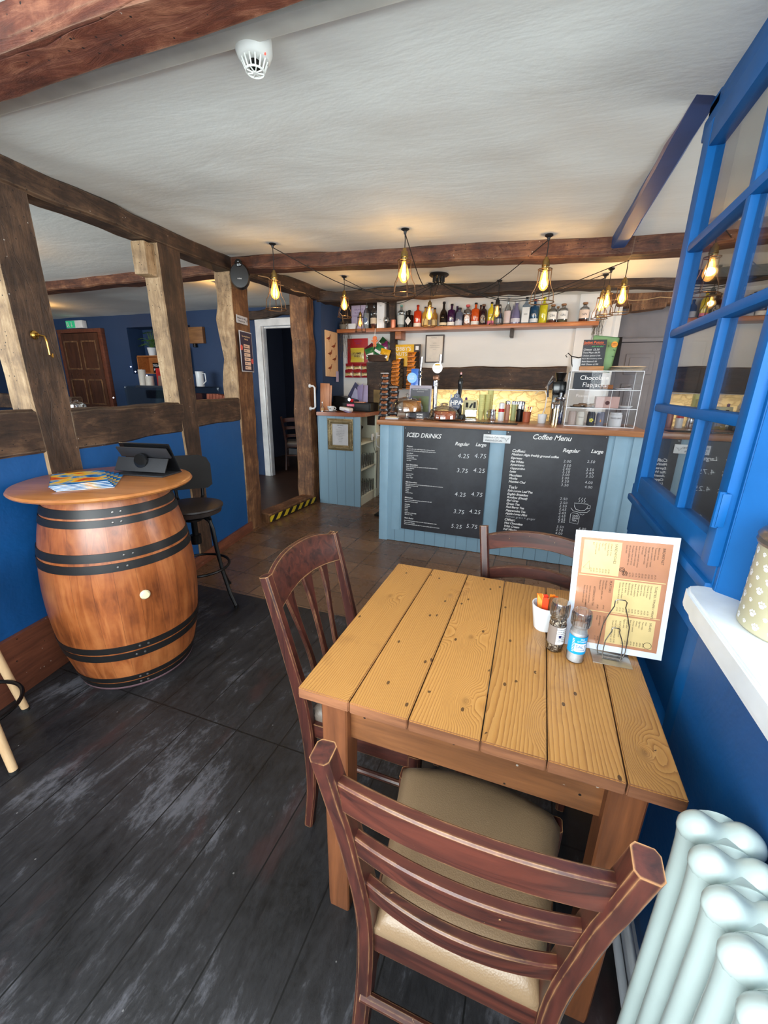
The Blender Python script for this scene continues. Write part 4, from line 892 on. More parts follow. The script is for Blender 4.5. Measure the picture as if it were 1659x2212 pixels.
# pet treat tin on the sill
t = thing('treat_tin', 'beige tin printed with white paw prints on the window sill', 'tin', (.468, .832, 1.0455))
b = B(); b.lathe([(0, 0), (.074, 0), (.078, .004), (.078, .150), (.0785, .156)], seg=56, cap=False); b.done('tin_body', plain('beige_tin_paint', rgb(176, 168, 138), .4, bump=.05), t)
b = B(); b.lathe([(.076, .154), (.081, .155), (.083, .160), (.081, .166), (.083, .169), (.079, .176), (.073, .180), (.071, .186), (.045, .192), (0, .193)], seg=56, cap=False); b.done('lid', plain('pewter_lid', rgb(122, 116, 112), .3, .7), t)
b = B(); random.seed(3)
def paw(ang, z, s):
    def ell(cx, cz, rx, rz):
        q = B(); q.lathe([(1, 0), (0, .02)], seg=14, cap=False)
        for v in q.bm.verts: x = v.co.x*rx+cx; zz = v.co.y*rz+cz; a = ang+x*s/.078; r = .0784+v.co.z*.01; v.co = (r*math.cos(a), r*math.sin(a), z+zz*s)
        b._merge(q.bm)
    ell(0, 0, .55, .42); ell(-.62, .48, .20, .27); ell(-.24, .80, .20, .29); ell(.24, .80, .20, .29); ell(.62, .48, .20, .27)
for i in range(15):
    for j in range(7):
        paw(-3.6+i*.30+(.15 if j % 2 else 0), .014+j*.021, .0085 if (i+j) % 2 else .0052)
b.done('paw_prints', plain('label_white', rgb(236, 236, 238), .5), t, smooth=0)
BOARD1 = [('ICED DRINKS', -1.071, 1.021, 0.062, 'H'), ('Regular', -0.632, 0.972, 0.048, 'H'), ('Large', -0.456, 0.976, 0.048, 'H'), ('4.25', -0.600, 0.866, 0.064, 'C'), ('4.75', -0.458, 0.876, 0.064, 'C'), ('3.75', -0.602, 0.737, 0.064, 'C'), ('4.25', -0.458, 0.750, 0.064, 'C'), ('4.25', -0.605, 0.521, 0.064, 'C'), ('4.75', -0.460, 0.536, 0.064, 'C'), ('3.75', -0.606, 0.360, 0.064, 'C'), ('4.25', -0.464, 0.377, 0.064, 'C'), ('5.25', -0.618, 0.219, 0.064, 'C'), ('5.75', -0.480, 0.237, 0.064, 'C'), ('Frappes:', -1.066, 0.931, 0.024, 'B'), ('An iced coffee with vanilla frappe mix, a choice of syrup,', -1.066, 0.910, 0.017, 'B'), ('blended with milk and ice and topped with squirty cream:', -1.065, 0.893, 0.017, 'B'), ('Lotus Biscoff', -1.064, 0.871, 0.017, 'B'), ('Strawberry & Coconut', -1.064, 0.853, 0.017, 'B'), ('Summer Fruits', -1.063, 0.837, 0.017, 'B'), ('Honeycomb Mocha', -1.063, 0.821, 0.017, 'B'), ('Soy Lime', -1.062, 0.804, 0.017, 'B'), ('Iced Smoothies:', -1.065, 0.765, 0.024, 'B'), ('Made with smoothie mix, syrups and blended with crushed ice', -1.065, 0.749, 0.017, 'B'), ('Mango Madness', -1.064, 0.733, 0.017, 'B'), ('Strawberry', -1.064, 0.716, 0.017, 'B'), ('Summer Fruits', -1.063, 0.681, 0.017, 'B'), ('Kids Fruits', -1.062, 0.665, 0.017, 'B'), ('Mango Tango', -1.062, 0.648, 0.017, 'B'), ('Milk Smoothies:', -1.066, 0.602, 0.024, 'B'), ('Made with smoothie mix and syrups and blended with milk and crushed ice', -1.066, 0.585, 0.017, 'B'), ('Chocolate & Honeycomb', -1.065, 0.570, 0.017, 'B'), ('Strawberry', -1.065, 0.553, 0.017, 'B'), ('Banana', -1.064, 0.536, 0.017, 'B'), ('Mango', -1.064, 0.519, 0.017, 'B'), ('Summer Fruits', -1.063, 0.502, 0.017, 'B'), ('Milkshakes:', -1.069, 0.453, 0.024, 'B'), ('Made with smoothie mix, syrups and blended with milk', -1.069, 0.434, 0.017, 'B'), ('topped with squirty cream:', -1.068, 0.417, 0.017, 'B'), ('Chocolate', -1.067, 0.390, 0.017, 'B'), ('Strawberry', -1.067, 0.372, 0.017, 'B'), ('Banana', -1.066, 0.357, 0.017, 'B'), ('Mango', -1.066, 0.339, 0.017, 'B'), ('Vanilla', -1.065, 0.323, 0.017, 'B'), ('Fluffy Mallow Chocolate', -1.065, 0.306, 0.017, 'B'), ('Mint Choc Chip', -1.064, 0.290, 0.017, 'B'), ('Thick Shakes', -1.069, 0.252, 0.024, 'B'), ('Made with flavourite ice cream and milk, topped with squirty cream.', -1.069, 0.229, 0.017, 'B'), ('Please ask for flavours.', -1.068, 0.211, 0.017, 'B'), ('All milk drinks available with dairy free option, please ask for more details.', -1.068, 0.194, 0.017, 'B')]
BOARD2 = [('Coffee Menu', -0.010, 1.060, 0.066, 'H'), ('Regular', 0.230, 0.972, 0.048, 'H'), ('Large', 0.433, 0.978, 0.046, 'H'), ('Coffees:', -0.155, 0.946, 0.040, 'B'), ('Matthew Algie freshly ground coffee', -0.156, 0.919, 0.031, 'B'), ('Espresso', -0.158, 0.889, 0.031, 'B'), ('Flat White', -0.159, 0.859, 0.031, 'B'), ('Americano', -0.157, 0.832, 0.031, 'B'), ('Cappuccino', -0.156, 0.803, 0.031, 'B'), ('Latte', -0.157, 0.775, 0.031, 'B'), ('Macchiato', -0.158, 0.743, 0.031, 'B'), ('Mocha', -0.156, 0.716, 0.031, 'B'), ('Mumbai Chai', -0.156, 0.688, 0.031, 'B'), ("Tea's:", -0.154, 0.638, 0.040, 'B'), ('Suki Loose Leaf Tea', -0.156, 0.610, 0.031, 'B'), ('English Breakfast', -0.156, 0.580, 0.031, 'B'), ('Rooibos (Decaf)', -0.155, 0.551, 0.031, 'B'), ('Earl Grey', -0.155, 0.523, 0.031, 'B'), ('Green Tea', -0.156, 0.493, 0.031, 'B'), ('Red Berry Tea', -0.155, 0.465, 0.031, 'B'), ('Peppermint Tea', -0.154, 0.434, 0.031, 'B'), ('Apple Loves Mint', -0.153, 0.406, 0.031, 'B'), ('Lemon grass + ginger', -0.148, 0.380, 0.030, 'C'), ('Other:', -0.157, 0.348, 0.040, 'B'), ('Hot Chocolate', -0.155, 0.320, 0.031, 'B'), ('With Cream', -0.156, 0.290, 0.031, 'B'), ('Full Works', -0.158, 0.261, 0.031, 'B'), ('2.00', 0.247, 0.889, 0.036, 'C'), ('3.50', 0.251, 0.856, 0.036, 'C'), ('3.00', 0.249, 0.830, 0.036, 'C'), ('3.10', 0.250, 0.807, 0.036, 'C'), ('3.00', 0.250, 0.781, 0.036, 'C'), ('3.00', 0.250, 0.753, 0.036, 'C'), ('3.50', 0.253, 0.727, 0.036, 'C'), ('3.50', 0.254, 0.696, 0.036, 'C'), ('2.50', 0.262, 0.581, 0.036, 'C'), ('2.50', 0.266, 0.547, 0.036, 'C'), ('2.50', 0.265, 0.519, 0.036, 'C'), ('2.65', 0.267, 0.491, 0.036, 'C'), ('2.65', 0.268, 0.461, 0.036, 'C'), ('2.65', 0.269, 0.433, 0.036, 'C'), ('2.65', 0.270, 0.407, 0.036, 'C'), ('2.65', 0.271, 0.386, 0.036, 'C'), ('3.50', 0.267, 0.338, 0.036, 'C'), ('3.70', 0.265, 0.309, 0.036, 'C'), ('4.00', 0.265, 0.280, 0.036, 'C'), ('2.50', 0.418, 0.899, 0.036, 'C'), ('3.50', 0.419, 0.836, 0.036, 'C'), ('3.60', 0.421, 0.809, 0.036, 'C'), ('3.50', 0.424, 0.782, 0.036, 'C'), ('4.00', 0.426, 0.733, 0.036, 'C'), ('4.00', 0.429, 0.696, 0.036, 'C'), ('4.00', 0.435, 0.344, 0.036, 'C')]
# ================================================================ bar counter
def mat_tg(name, col, pitch=.1, off=0):
    t = NT(name); v = t.coord(); s = t.n('ShaderNodeSeparateXYZ'); t.set(s.inputs[0], v)
    fr = t.math('FRACT', t.math('ADD', t.math('MULTIPLY', s.outputs[0], 1/pitch), 50+off)); g = t.math('LESS_THAN', fr, .045)
    n = t.noise(t.coord((1, 1, .2)), 14, 4, .6); c = t.mix(t.math('MULTIPLY', n, .35), col, tuple(x*.78 for x in col[:3])+(1,))
    c = t.mix(t.math('MULTIPLY', g, .65), c, tuple(x*.25 for x in col[:3])+(1,)); t.bump(t.math('MULTIPLY_ADD', g, -1, t.math('MULTIPLY', n, .15)), .5, .006)
    return t.fin(c, .45)
SLATE = rgb(134, 166, 186)
M_TG = mat_tg('blue_grey_matchboard', SLATE); M_SLATE = plain('blue_grey_paint', SLATE, .45, var=.03)
M_CTOP = wood('counter_oak', rgb(118, 70, 42), rgb(186, 128, 84), 'X', 1, .35, .2, (.30, .72), coat=.3)
t = thing('bar_counter', 'blue grey boarded bar counter with an oak top', 'counter', (-.27, 3.8, 0))
b = B(); b.bx(-1.05, 1.065, -.238, .22, .004, 1.116, .002); b.done('front_panel', M_TG, t)
b = B(); b.bx(-1.06, -.975, -.244, -.236, .0, 1.114, .002); b.done('corner_board', M_SLATE, t)
b = B(); b.bx(-.93, -.845, -.244, -.236, .12, 1.114, .002); b.done('corner_board', M_SLATE, t)
b = B(); b.bx(-.062, .055, -.247, -.236, .11, 1.114, .002); b.done('centre_board', M_SLATE, t)
b = B(); b.bx(.86, .95, -.244, -.236, .03, 1.114, .002); b.done('corner_board', M_SLATE, t)
b = B(); b.bx(.985, 1.068, -.244, -.236, .03, 1.114, .002); b.done('corner_board', M_SLATE, t)
b = B(); b.bx(-1.085, 1.075, -.275, .44, 1.116, 1.158, .005); b.done('counter_top', M_CTOP, t)
def mat_chalk():
    t = NT('chalkboard'); n = t.noise(t.coord(), 5, 6, .7); return t.fin(t.ramp(n, [(.35, rgb(42, 43, 49)), (.75, rgb(58, 60, 67))]), .5)
M_CHALK = mat_chalk(); M_PRINT = plain('white_lettering', rgb(235, 235, 235), .6, var=0); M_CHK = plain('chalk_marks', rgb(226, 230, 234), .8, var=.02)
def board(name, label, x0, x1, z0, z1, lines, extra=None):
    t = thing(name, label, 'chalkboard', ((x0+x1)/2, 3.548, z0)); cx = (x0+x1)/2
    b = B(); b.bx(x0-cx, x1-cx, -.010, .002, 0, z1-z0, .0015); b.done('board', M_CHALK, t)
    b = B(); c = B(); scl = {'H': .88, 'B': .85, 'C': .84}
    for (s, x, z, h, st) in lines:
        k = scl[st] if h > .026 else .76 if h > .02 else .72
        M = at(x-cx, -.0105, z-z0) @ FRONT
        if st == 'C': c.text(s, h*k, M, .12, 0, .0004, 'LEFT', -.0004, 1.1)
        else: b.text(s, h*k, M, .28, 0, .0004, 'LEFT', .0006 if h > .026 else .0001, .95)
    b.done('printed_lettering', M_PRINT, t, smooth=0)
    if extra: extra(c, cx, z0)
    c.done('chalk_writing', M_CHK, t, smooth=0)
    for xx in (x0-cx+.015, x1-cx-.015):
        q = B(); q.lathe([(.005, 0), (.004, .002), (0, .0025)], (0, 0, 0), 10, 0, at(xx, -.0100, z1-z0-.015) @ RX(PI/2)); q.done('screw', metal('screw_metal', rgb(140, 140, 140), .4), t)
    return t
board('iced_drinks_board', 'left chalkboard on the bar front headed ICED DRINKS', -1.097, -.340, .146, 1.112, BOARD1)
def cup(c, cx, z0):
    def st(pts, r=.0016, cl=False): c.tube([(x-cx, -.0105, z-z0) for x, z in pts], r, 5, closed=cl)
    st([(.375, .565), (.380, .535), (.395, .512), (.43, .505), (.46, .512), (.475, .535), (.478, .565)], cl=True)
    st([(.478, .555), (.495, .555), (.495, .532), (.472, .528)]); st([(.355, .520), (.375, .498), (.43, .490), (.48, .498), (.495, .518)])
    for k in (.405, .425, .445): st([(k, .575), (k+.008, .588), (k-.002, .600), (k+.006, .615)])
    st([(.360, .470), (.362, .395), (.425, .390), (.428, .455), (.412, .478), (.372, .482)], cl=True); st([(.428, .478), (.45, .470), (.46, .480)])
    for k, s in enumerate(('EARL', 'GREY', 'TEA')): c.text(s, .020, at(.376-cx, -.0105, .450-.020*k-z0) @ FRONT, 0)
board('coffee_menu_board', 'right chalkboard on the bar front headed Coffee Menu', -.213, .540, .146, 1.118, BOARD2, cup)
t = thing('wifi_sign', 'small white wifi sign fixed between the two chalkboards', 'sign', (-.284, 3.530, 1.014))
b = B(); b.bx(-.110, .110, -.004, .002, 0, .066, .001); b.done('sign_plate', plain('sign_white', rgb(232, 234, 236), .4), t)
b = B(); b.text('Oaklands Cafe Wifi:', .021, at(-.103, -.0045, .037) @ FRONT, .1, 0, .0002, 'LEFT', 0, .95); b.text('Oaklands23Cafe', .021, at(-.095, -.0045, .012) @ FRONT, .1)
def antler(b, cx, cz, s):
    for k in (-1, 1):
        b.tube([(cx+k*a*s, -.0045, cz+c*s) for a, c in ((.05, 0), (.25, .35), (.55, .55), (.75, 1.0))], .0008, 4)
        b.tube([(cx+k*a*s, -.0045, cz+c*s) for a, c in ((.25, .35), (.20, .75))], .0008, 4); b.tube([(cx+k*a*s, -.0045, cz+c*s) for a, c in ((.5, .5), (.48, .85))], .0008, 4)
    b.tube([(cx-.05*s, -.0045, cz), (cx, -.0045, cz-.3*s), (cx+.05*s, -.0045, cz)], .0008, 4)
antler(b, .078, .022, .026); b.done('lettering', plain('grey_ink', rgb(70, 74, 80), .5), t, smooth=0)

# ---------------------------------------------------------------- generic small builders
def bag_mesh(b, w, h, th, mi=0, M=None):
    q = B()
    for sgn in (-1, 1):
        q.grid(lambda u, v, sgn=sgn: ((u-.5)*w*(1-.06*math.sin(v*PI)), sgn*(th/2)*(max(0, math.sin(u*PI))**.6)*(max(0, math.sin(max(0, min(1, (v-.08)/.84))*PI))**.6)+.0006*sgn, (v)*h), 8, 10)
    bmesh.ops.remove_doubles(q.bm, verts=q.bm.verts, dist=.0002); b._merge(q.bm, M, mi); return b
def mat_bag(name, base, band, band2):
    t = NT(name); s = t.n('ShaderNodeSeparateXYZ'); t.set(s.inputs[0], t.coord('Object' and (1, 1, 1))); n = t.noise(t.coord(), 50, 3)
    z = s.outputs[2]; g = t.n('ShaderNodeTexCoord'); s2 = t.n('ShaderNodeSeparateXYZ'); t.set(s2.inputs[0], g.outputs['Generated'])
    k = t.math('MULTIPLY_ADD', n, .25, s2.outputs[2]); c = t.ramp(k, [(0, base), (.36, band), (.52, band2), (.74, base)], 'CONSTANT')
    t.bump(n, .5, .006); return t.fin(c, .28, Coat_Weight=.3)
def bag(label, mat, loc, w, h, th, rz=0, tilt=0, roll=0, group=None, name='snack_bag', txt=None, tmat=None, ts=.02, tz=.5):
    b = B(); bag_mesh(b, w, h, th); o = b.done(name, mat); tag(o, label, 'snack bag', group); o.location = loc; o.rotation_euler = (tilt, roll, rz)
    if txt:
        q = B()
        for i, s in enumerate(txt): q.text(s, ts, at(0, -th/2-.001, h*tz-i*ts) @ FRONT, 0, 0, .0003, 'CENTER', .0004)
        q.done('lettering', tmat, o, smooth=0)
    return o
BP = {'std': [(.0, 0), (.46, 0), (.5, .015), (.5, .60), (.44, .70), (.22, .78), (.17, .82), (.165, .93), (.19, .935), (.19, .965)],
      'round': [(.0, 0), (.47, 0), (.5, .02), (.5, .62), (.46, .72), (.34, .78), (.20, .81), (.17, .85), (.21, .86), (.21, .90)],
      'slim': [(.0, 0), (.44, 0), (.48, .015), (.5, .45), (.42, .60), (.22, .70), (.16, .76), (.15, .93), (.19, .935), (.19, .965)],
      'broad': [(.0, 0), (.46, 0), (.5, .02), (.5, .66), (.47, .72), (.25, .765), (.15, .80), (.15, .94), (.18, .945), (.18, .97)],
      'wide': [(.0, 0), (.50, 0), (.52, .02), (.46, .40), (.36, .58), (.22, .70), (.15, .80), (.15, .88), (.19, .885), (.19, .90)]}
M_BGLASS = glass('clear_bottle_glass', (.88, .91, .92, 1), .45, .05)
def bottle(label, x, h, w, kind, gcol, capcol, lab=None, labz=(.18, .42), txt=None, clear=False, liq=None, liqh=.5, y=5.13, z=2.1236, capm=0, ts=None, square=False, band=None):
    t = thing('spirit_bottle', label, 'bottle', (x, y, z), 0, 'spirit bottles on the high shelf')
    prof = [(r*w, q*h) for r, q in BP[kind]]
    b = B(); b.lathe(prof, seg=4 if square else 28, M=RZ(PI/4) @ Matrix.Scale(1.30 if square else 1, 4)if square else None, cap=False)
    if square:
        for v in b.bm.verts: v.co.z /= 1.30
        bmesh.ops.bevel(b.bm, geom=[e for e in b.bm.edges if abs((e.verts[0].co-e.verts[1].co).z) > h*.1 and (e.verts[0].co.xy).length > w*.4], offset=w*.10, segments=2, affect='EDGES')
    b.done('glass_body', M_BGLASS if clear else plain('bottle_%d_%d_%d' % tuple(int(q*999) for q in gcol[:3]), gcol, .10, Coat_Weight=.6), t, smooth=.7)
    if clear and liq is not None:
        q = B(); rr = .44*w; q.lathe([(0, .006), (rr, .006), (rr, h*liqh), (0, h*liqh)], seg=20, cap=False); q.done('liquid', plain('liq_%d_%d_%d' % tuple(int(a*999) for a in liq[:3]), liq, .1), t)
    rc = prof[-1][0]; zc = prof[-1][1]
    q = B(); q.lathe([(rc*1.02, zc-.045*h), (rc*1.02, h-.004), (rc*.9, h), (0, h)] if kind not in ('round', 'wide') else [(rc*.8, zc-.02*h), (rc*.85, zc), (rc*1.25, zc+.004), (rc*1.25, h-.003), (rc*1.1, h), (0, h)], seg=18, cap=False)
    q.done('cap', plain('cap_%d_%d_%d' % tuple(int(a*999) for a in capcol[:3]), capcol, .4, capm), t)
    if lab is not None:
        z0, z1 = labz; r = .5*w+.0008
        q = B()
        if square: q.bx(-.42*w, .42*w, -.47*w-.001, -.47*w, z0*h, z1*h)
        elif lab[1] == 'diamond':
            q.prism([(0, -.5*(z1-z0)*h), (.36*w, 0), (0, .5*(z1-z0)*h), (-.36*w, 0)], .001, at(0, -r-.0005, (z0+z1)/2*h) @ FRONT)
        elif lab[1] == 'oval':
            q.lathe([(1, 0), (0, .0)], seg=20, cap=False)
            for v in q.bm.verts: v.co = Vector((v.co.x*.33*w, -r*math.sqrt(max(.2, 1-(v.co.x*.66)**2))-.0006, (z0+z1)/2*h+v.co.y*(z1-z0)/2*h))
        else: q.grid(lambda u, v: (r*math.cos(-PI/2+(u-.5)*2.5), r*math.sin(-PI/2+(u-.5)*2.5), (z0+(z1-z0)*v)*h), 14, 2)
        q.done('paper_label', plain('lab_%d_%d_%d' % tuple(int(a*999) for a in lab[0][:3]), lab[0], .5), t, smooth=0 if square else .6, recalc=bool(square))
    if txt:
        q = B(); tsz = ts or .022
        for i, s in enumerate(txt[0]): curved_text(q, s, tsz, .5*w+.0016 if not square else 5, (txt[1]*h-i*tsz*.95), -PI/2) if not square else q.text(s, tsz, at(0, -.47*w-.0018, txt[1]*h-i*tsz*.95) @ FRONT, 0, 0, .0002, 'CENTER')
        q.done('lettering', plain('ink_%d' % int(txt[2][0]*999), txt[2], .5), t, smooth=0)
    return t
# bottle shelf
M_SHELF = wood('shelf_oak', rgb(120, 66, 36), rgb(186, 112, 62), 'X', 1, .4, .25, (.3, .72), coat=.2)
t = thing('bottle_shelf', 'long oak shelf of bottles high on the white wall behind the bar', 'shelf', (-.98, 5.13, 2.082))
b = B(); b.bx(-1.50, 1.475, -.105, .118, 0, .041, .003); b.done('shelf_board', M_SHELF, t)
b = B(); b.bx(-.735, -.66, -.075, .118, -.085, 0, .006); b.done('bracket', M_SHELF, t)
b = B(); b.bx(.60, .635, -.04, .118, -.085, 0, .004); b.done('bracket', plain('dark_bracket', rgb(58, 48, 42), .5), t)
Wt = rgb(232, 230, 224); Bk = rgb(24, 22, 24); CORK = rgb(150, 108, 74)
bottle('frosted vodka bottle with a blue cap at the left of the shelf', -2.117, .335, .088, 'slim', None, rgb(40, 90, 170), (rgb(110, 130, 170), 'oval'), (.22, .40), clear=True, liq=rgb(196, 202, 208), liqh=.55)
bottle('whisky bottle half full of amber beside the tall white box', -2.018, .300, .086, 'std', None, Bk, (rgb(214, 196, 170), 'r'), (.20, .42), clear=True, liq=rgb(120, 56, 22), liqh=.42)
bottle('clear gin bottle with a pale teal cap', -1.663, .258, .092, 'broad', None, rgb(120, 176, 172), (rgb(206, 214, 212), 'r'), (.16, .55), clear=True, liq=rgb(168, 180, 178), liqh=.5)
bottle('small dark bottle peeping out behind the teal capped one', -1.615, .200, .055, 'std', rgb(30, 26, 26), Bk, None, y=5.19)
bottle('squat black bottle with a white diamond label', -1.564, .196, .100, 'broad', rgb(22, 20, 20), Bk, (Wt, 'diamond'), (.14, .62), (('GIN',), .36, rgb(40, 40, 40)), ts=.018)
bottle('orange red gin bottle left of the lit bulb', -1.459, .249, .095, 'broad', rgb(206, 62, 26), rgb(150, 30, 22), (rgb(238, 226, 214), 'r'), (.04, .20), (('GIN',), .36, rgb(250, 240, 236)), ts=.02)
bottle('golden liqueur bottle behind the lit bulb', -1.365, .225, .078, 'std', rgb(196, 150, 60), rgb(60, 40, 30), (rgb(226, 196, 130), 'r'), (.12, .42))
bottle('second golden bottle right of the lit bulb', -1.262, .215, .068, 'std', rgb(170, 124, 54), Bk, (rgb(220, 196, 140), 'r'), (.12, .40), y=5.17)
bottle('tall black liqueur bottle with a cream sash label', -1.147, .269, .090, 'slim', rgb(26, 20, 18), Bk, (rgb(226, 212, 180), 'r'), (.06, .17), (('Irish',), .34, rgb(214, 196, 150)), ts=.018)
bottle('deep purple gin bottle', -1.054, .242, .090, 'broad', rgb(56, 22, 62), Bk, (Wt, 'r'), (.05, .20), (('GIN',), .36, rgb(240, 236, 240)), ts=.02)
bottle('second purple bottle half hidden behind', -1.005, .228, .065, 'std', rgb(60, 30, 70), rgb(50, 24, 60), None, y=5.2)
bottle('grey blue bottle with a dark cap', -.962, .198, .086, 'round', rgb(92, 98, 120), Bk, (rgb(196, 202, 214), 'r'), (.05, .30))
bottle('little dark bottle behind the grey blue one', -.915, .186, .052, 'std', rgb(30, 30, 40), Bk, None, y=5.2)
bottle('rosy clear bottle with a pink stopper', -.869, .225, .090, 'round', None, rgb(214, 92, 96), (rgb(240, 226, 222), 'oval'), (.10, .50), clear=True, liq=rgb(206, 150, 124), liqh=.55)
bottle('bright orange bottle with a black top', -.780, .241, .092, 'broad', rgb(208, 84, 30), Bk, (Wt, 'r'), (.05, .20), (('GIN',), .36, rgb(250, 240, 230)), ts=.02)
bottle('brown bottle hidden behind the orange one', -.735, .229, .06, 'std', rgb(110, 60, 36), rgb(60, 40, 36), None, y=5.2)
bottle('dark plum bottle with a decorated front', -.692, .222, .080, 'round', rgb(44, 24, 30), rgb(120, 84, 60), (rgb(150, 136, 120), 'oval'), (.10, .50))
bottle('yellow and pink bottle with a dark cap', -.605, .241, .074, 'std', rgb(232, 204, 40), Bk, (rgb(232, 120, 150), 'r'), (.04, .20), (('GIN',), .42, rgb(250, 245, 220)), ts=.018)
bottle('dark blue bottle behind the hanging cage', -.520, .18, .07, 'std', rgb(60, 76, 110), Bk, (rgb(190, 196, 206), 'r'), (.1, .4), y=5.17)
bottle('tall clear skull patterned bottle', -.428, .293, .072, 'slim', None, rgb(200, 204, 208), (rgb(222, 206, 206), 'r'), (.06, .48), clear=True, liq=rgb(190, 176, 172), liqh=.5)
bottle('slim silver capped bottle behind its twin', -.372, .217, .05, 'std', rgb(140, 140, 170), rgb(206, 208, 212), None, capm=.6, y=5.19)
bottle('wide based violet bottle with a silver stopper', -.337, .236, .104, 'wide', rgb(120, 116, 152), rgb(214, 216, 220), (rgb(206, 204, 214), 'r'), (.08, .26), capm=.6)
bottle('pale blue square shouldered bottle with a black cap', -.235, .270, .090, 'std', rgb(120, 136, 150), Bk, (rgb(226, 228, 226), 'r'), (.06, .62), (('GIN',), .34, rgb(50, 60, 80)), ts=.02, square=True)
bottle('petrol blue bottle with a pinkish red cap', -.147, .242, .090, 'broad', rgb(34, 72, 104), rgb(200, 44, 70), (rgb(214, 222, 226), 'r'), (.06, .22), (('GIN',), .38, rgb(230, 236, 240)), ts=.018)
bottle('tall frosted yellow bottle', -.055, .267, .084, 'broad', rgb(206, 196, 40), rgb(230, 214, 50), None)
bottle('corked GIN bottle with reddish contents', .038, .187, .094, 'round', None, CORK, (Wt, 'r'), (.20, .60), (('GIN',), .34, rgb(50, 44, 44)), clear=True, liq=rgb(120, 56, 46), liqh=.16, ts=.030)
bottle('corked bottle squeezed between the two GIN bottles', .090, .175, .052, 'round', None, CORK, (rgb(232, 206, 200), 'r'), (.2, .6), clear=True, liq=rgb(150, 90, 80), liqh=.2, y=5.18)
bottle('corked GIN bottle with pale green contents', .144, .190, .100, 'round', None, CORK, (Wt, 'r'), (.20, .62), (('GIN',), .34, rgb(50, 44, 44)), clear=True, liq=rgb(110, 116, 90), liqh=.17, ts=.030)
bottle('corked GIN bottle standing apart at the right end', .350, .193, .098, 'round', None, CORK, (rgb(236, 214, 196), 'r'), (.20, .62), (('GIN',), .34, rgb(50, 44, 44)), clear=True, liq=rgb(96, 40, 30), liqh=.17, ts=.030)
ZS = 2.1236
t = thing('white_mug', 'white mug at the right end of the bottle shelf', 'mug', (.437, 5.14, ZS))
b = B(); b.lathe([(0, 0), (.032, 0), (.036, .01), (.036, .10), (.033, .10), (.033, .012), (0, .012)], seg=28, cap=False); b.done('mug_body', M_CER, t)
b = B(); b.tube([(.034, 0, .08), (.052, 0, .075), (.056, 0, .05), (.050, 0, .028), (.034, 0, .024)], .004, 8); b.done('handle', M_CER, t)
t = thing('gift_card_box', 'lavender box lettered ORANGE FLOWER CHOCOLATE on the shelf', 'box', (-2.235, 5.18, ZS+.0705))
M_LAV = plain('lavender_card', rgb(190, 178, 206), .6)
b = B(); b.bx(-.10, .10, -.02, .02, 0, .215, .002); b.done('box_body', M_LAV, t)
b = B()
for i, s in enumerate(('ORANGE', 'FLOWER', 'CHOCOLATE')): b.text(s, .030, at(0, -.0205, .155-i*.036) @ FRONT, 0, 0, .0002, 'CENTER')
b.done('lettering', plain('violet_ink', rgb(120, 96, 150), .5), t, smooth=0)
o = tag(B().bx(-.065, .065, -.03, .03, 0, .069, .003).done('gift_box', M_CER), 'low white box under the lavender box', 'box'); o.location = (-2.319, 5.12, ZS+.0004)
o = tag(B().bx(-.06, .06, -.03, .03, 0, .069, .003).done('gift_box', M_LAV), 'low lavender box beside the low white box', 'box'); o.location = (-2.188, 5.16, ZS+.0004)
t = thing('bottle_gift_box', 'tall white gift box beside the whisky bottle', 'box', (-1.919, 5.14, ZS))
b = B(); b.bx(-.048, .048, -.045, .045, 0, .320, .002); b.done('box_body', M_CER, t)
b = B(); b.text('GIN', .014, at(0, -.0455, .25) @ FRONT, 0, 0, .0002, 'CENTER'); b.text('pink', .011, at(0, -.0455, .10) @ FRONT, 0, 0, .0002, 'CENTER'); b.done('lettering', plain('grey_ink', rgb(70, 74, 80), .5), t, smooth=0)
for i, (x, y, l) in enumerate(((-1.848, 5.10, 'left brandy glass standing on the shelf'), (-1.812, 5.16, 'right brandy glass standing on the shelf'))):
    b = B(); b.lathe([(0, .001), (.026, .001), (.024, .004), (.004, .008), (.004, .05), (.024, .062), (.034, .085), (.032, .11), (.024, .13)], seg=28, cap=False)
    o = tag(b.done('brandy_glass', M_BGLASS), l, 'glass'); o.location = (x, y, ZS)
for i, (x, dz, l) in enumerate(((-1.800, 0, 'stacked plastic tumbler leaning in the lower glass'), (-1.795, .03, 'upper plastic tumbler of the leaning pair'))):
    b = B(); b.lathe([(.022, 0), (.034, .09)], seg=24, cap=False); o = tag(b.done('plastic_tumbler', M_BGLASS), l, 'glass'); o.location = (x, 5.19, ZS+.02+dz*1.5); o.rotation_euler = (0, .12, 0)
o = tag(B().lathe([(0, 0), (.030, 0), (.031, .004), (.031, .092), (.028, .095), (0, .095)], seg=30, cap=False).done('copper_tin', plain('rose_copper', rgb(206, 130, 104), .35, .5)), 'rose copper coloured tin next to the wooden upright', 'tin'); o.location = (-1.755, 5.10, ZS)
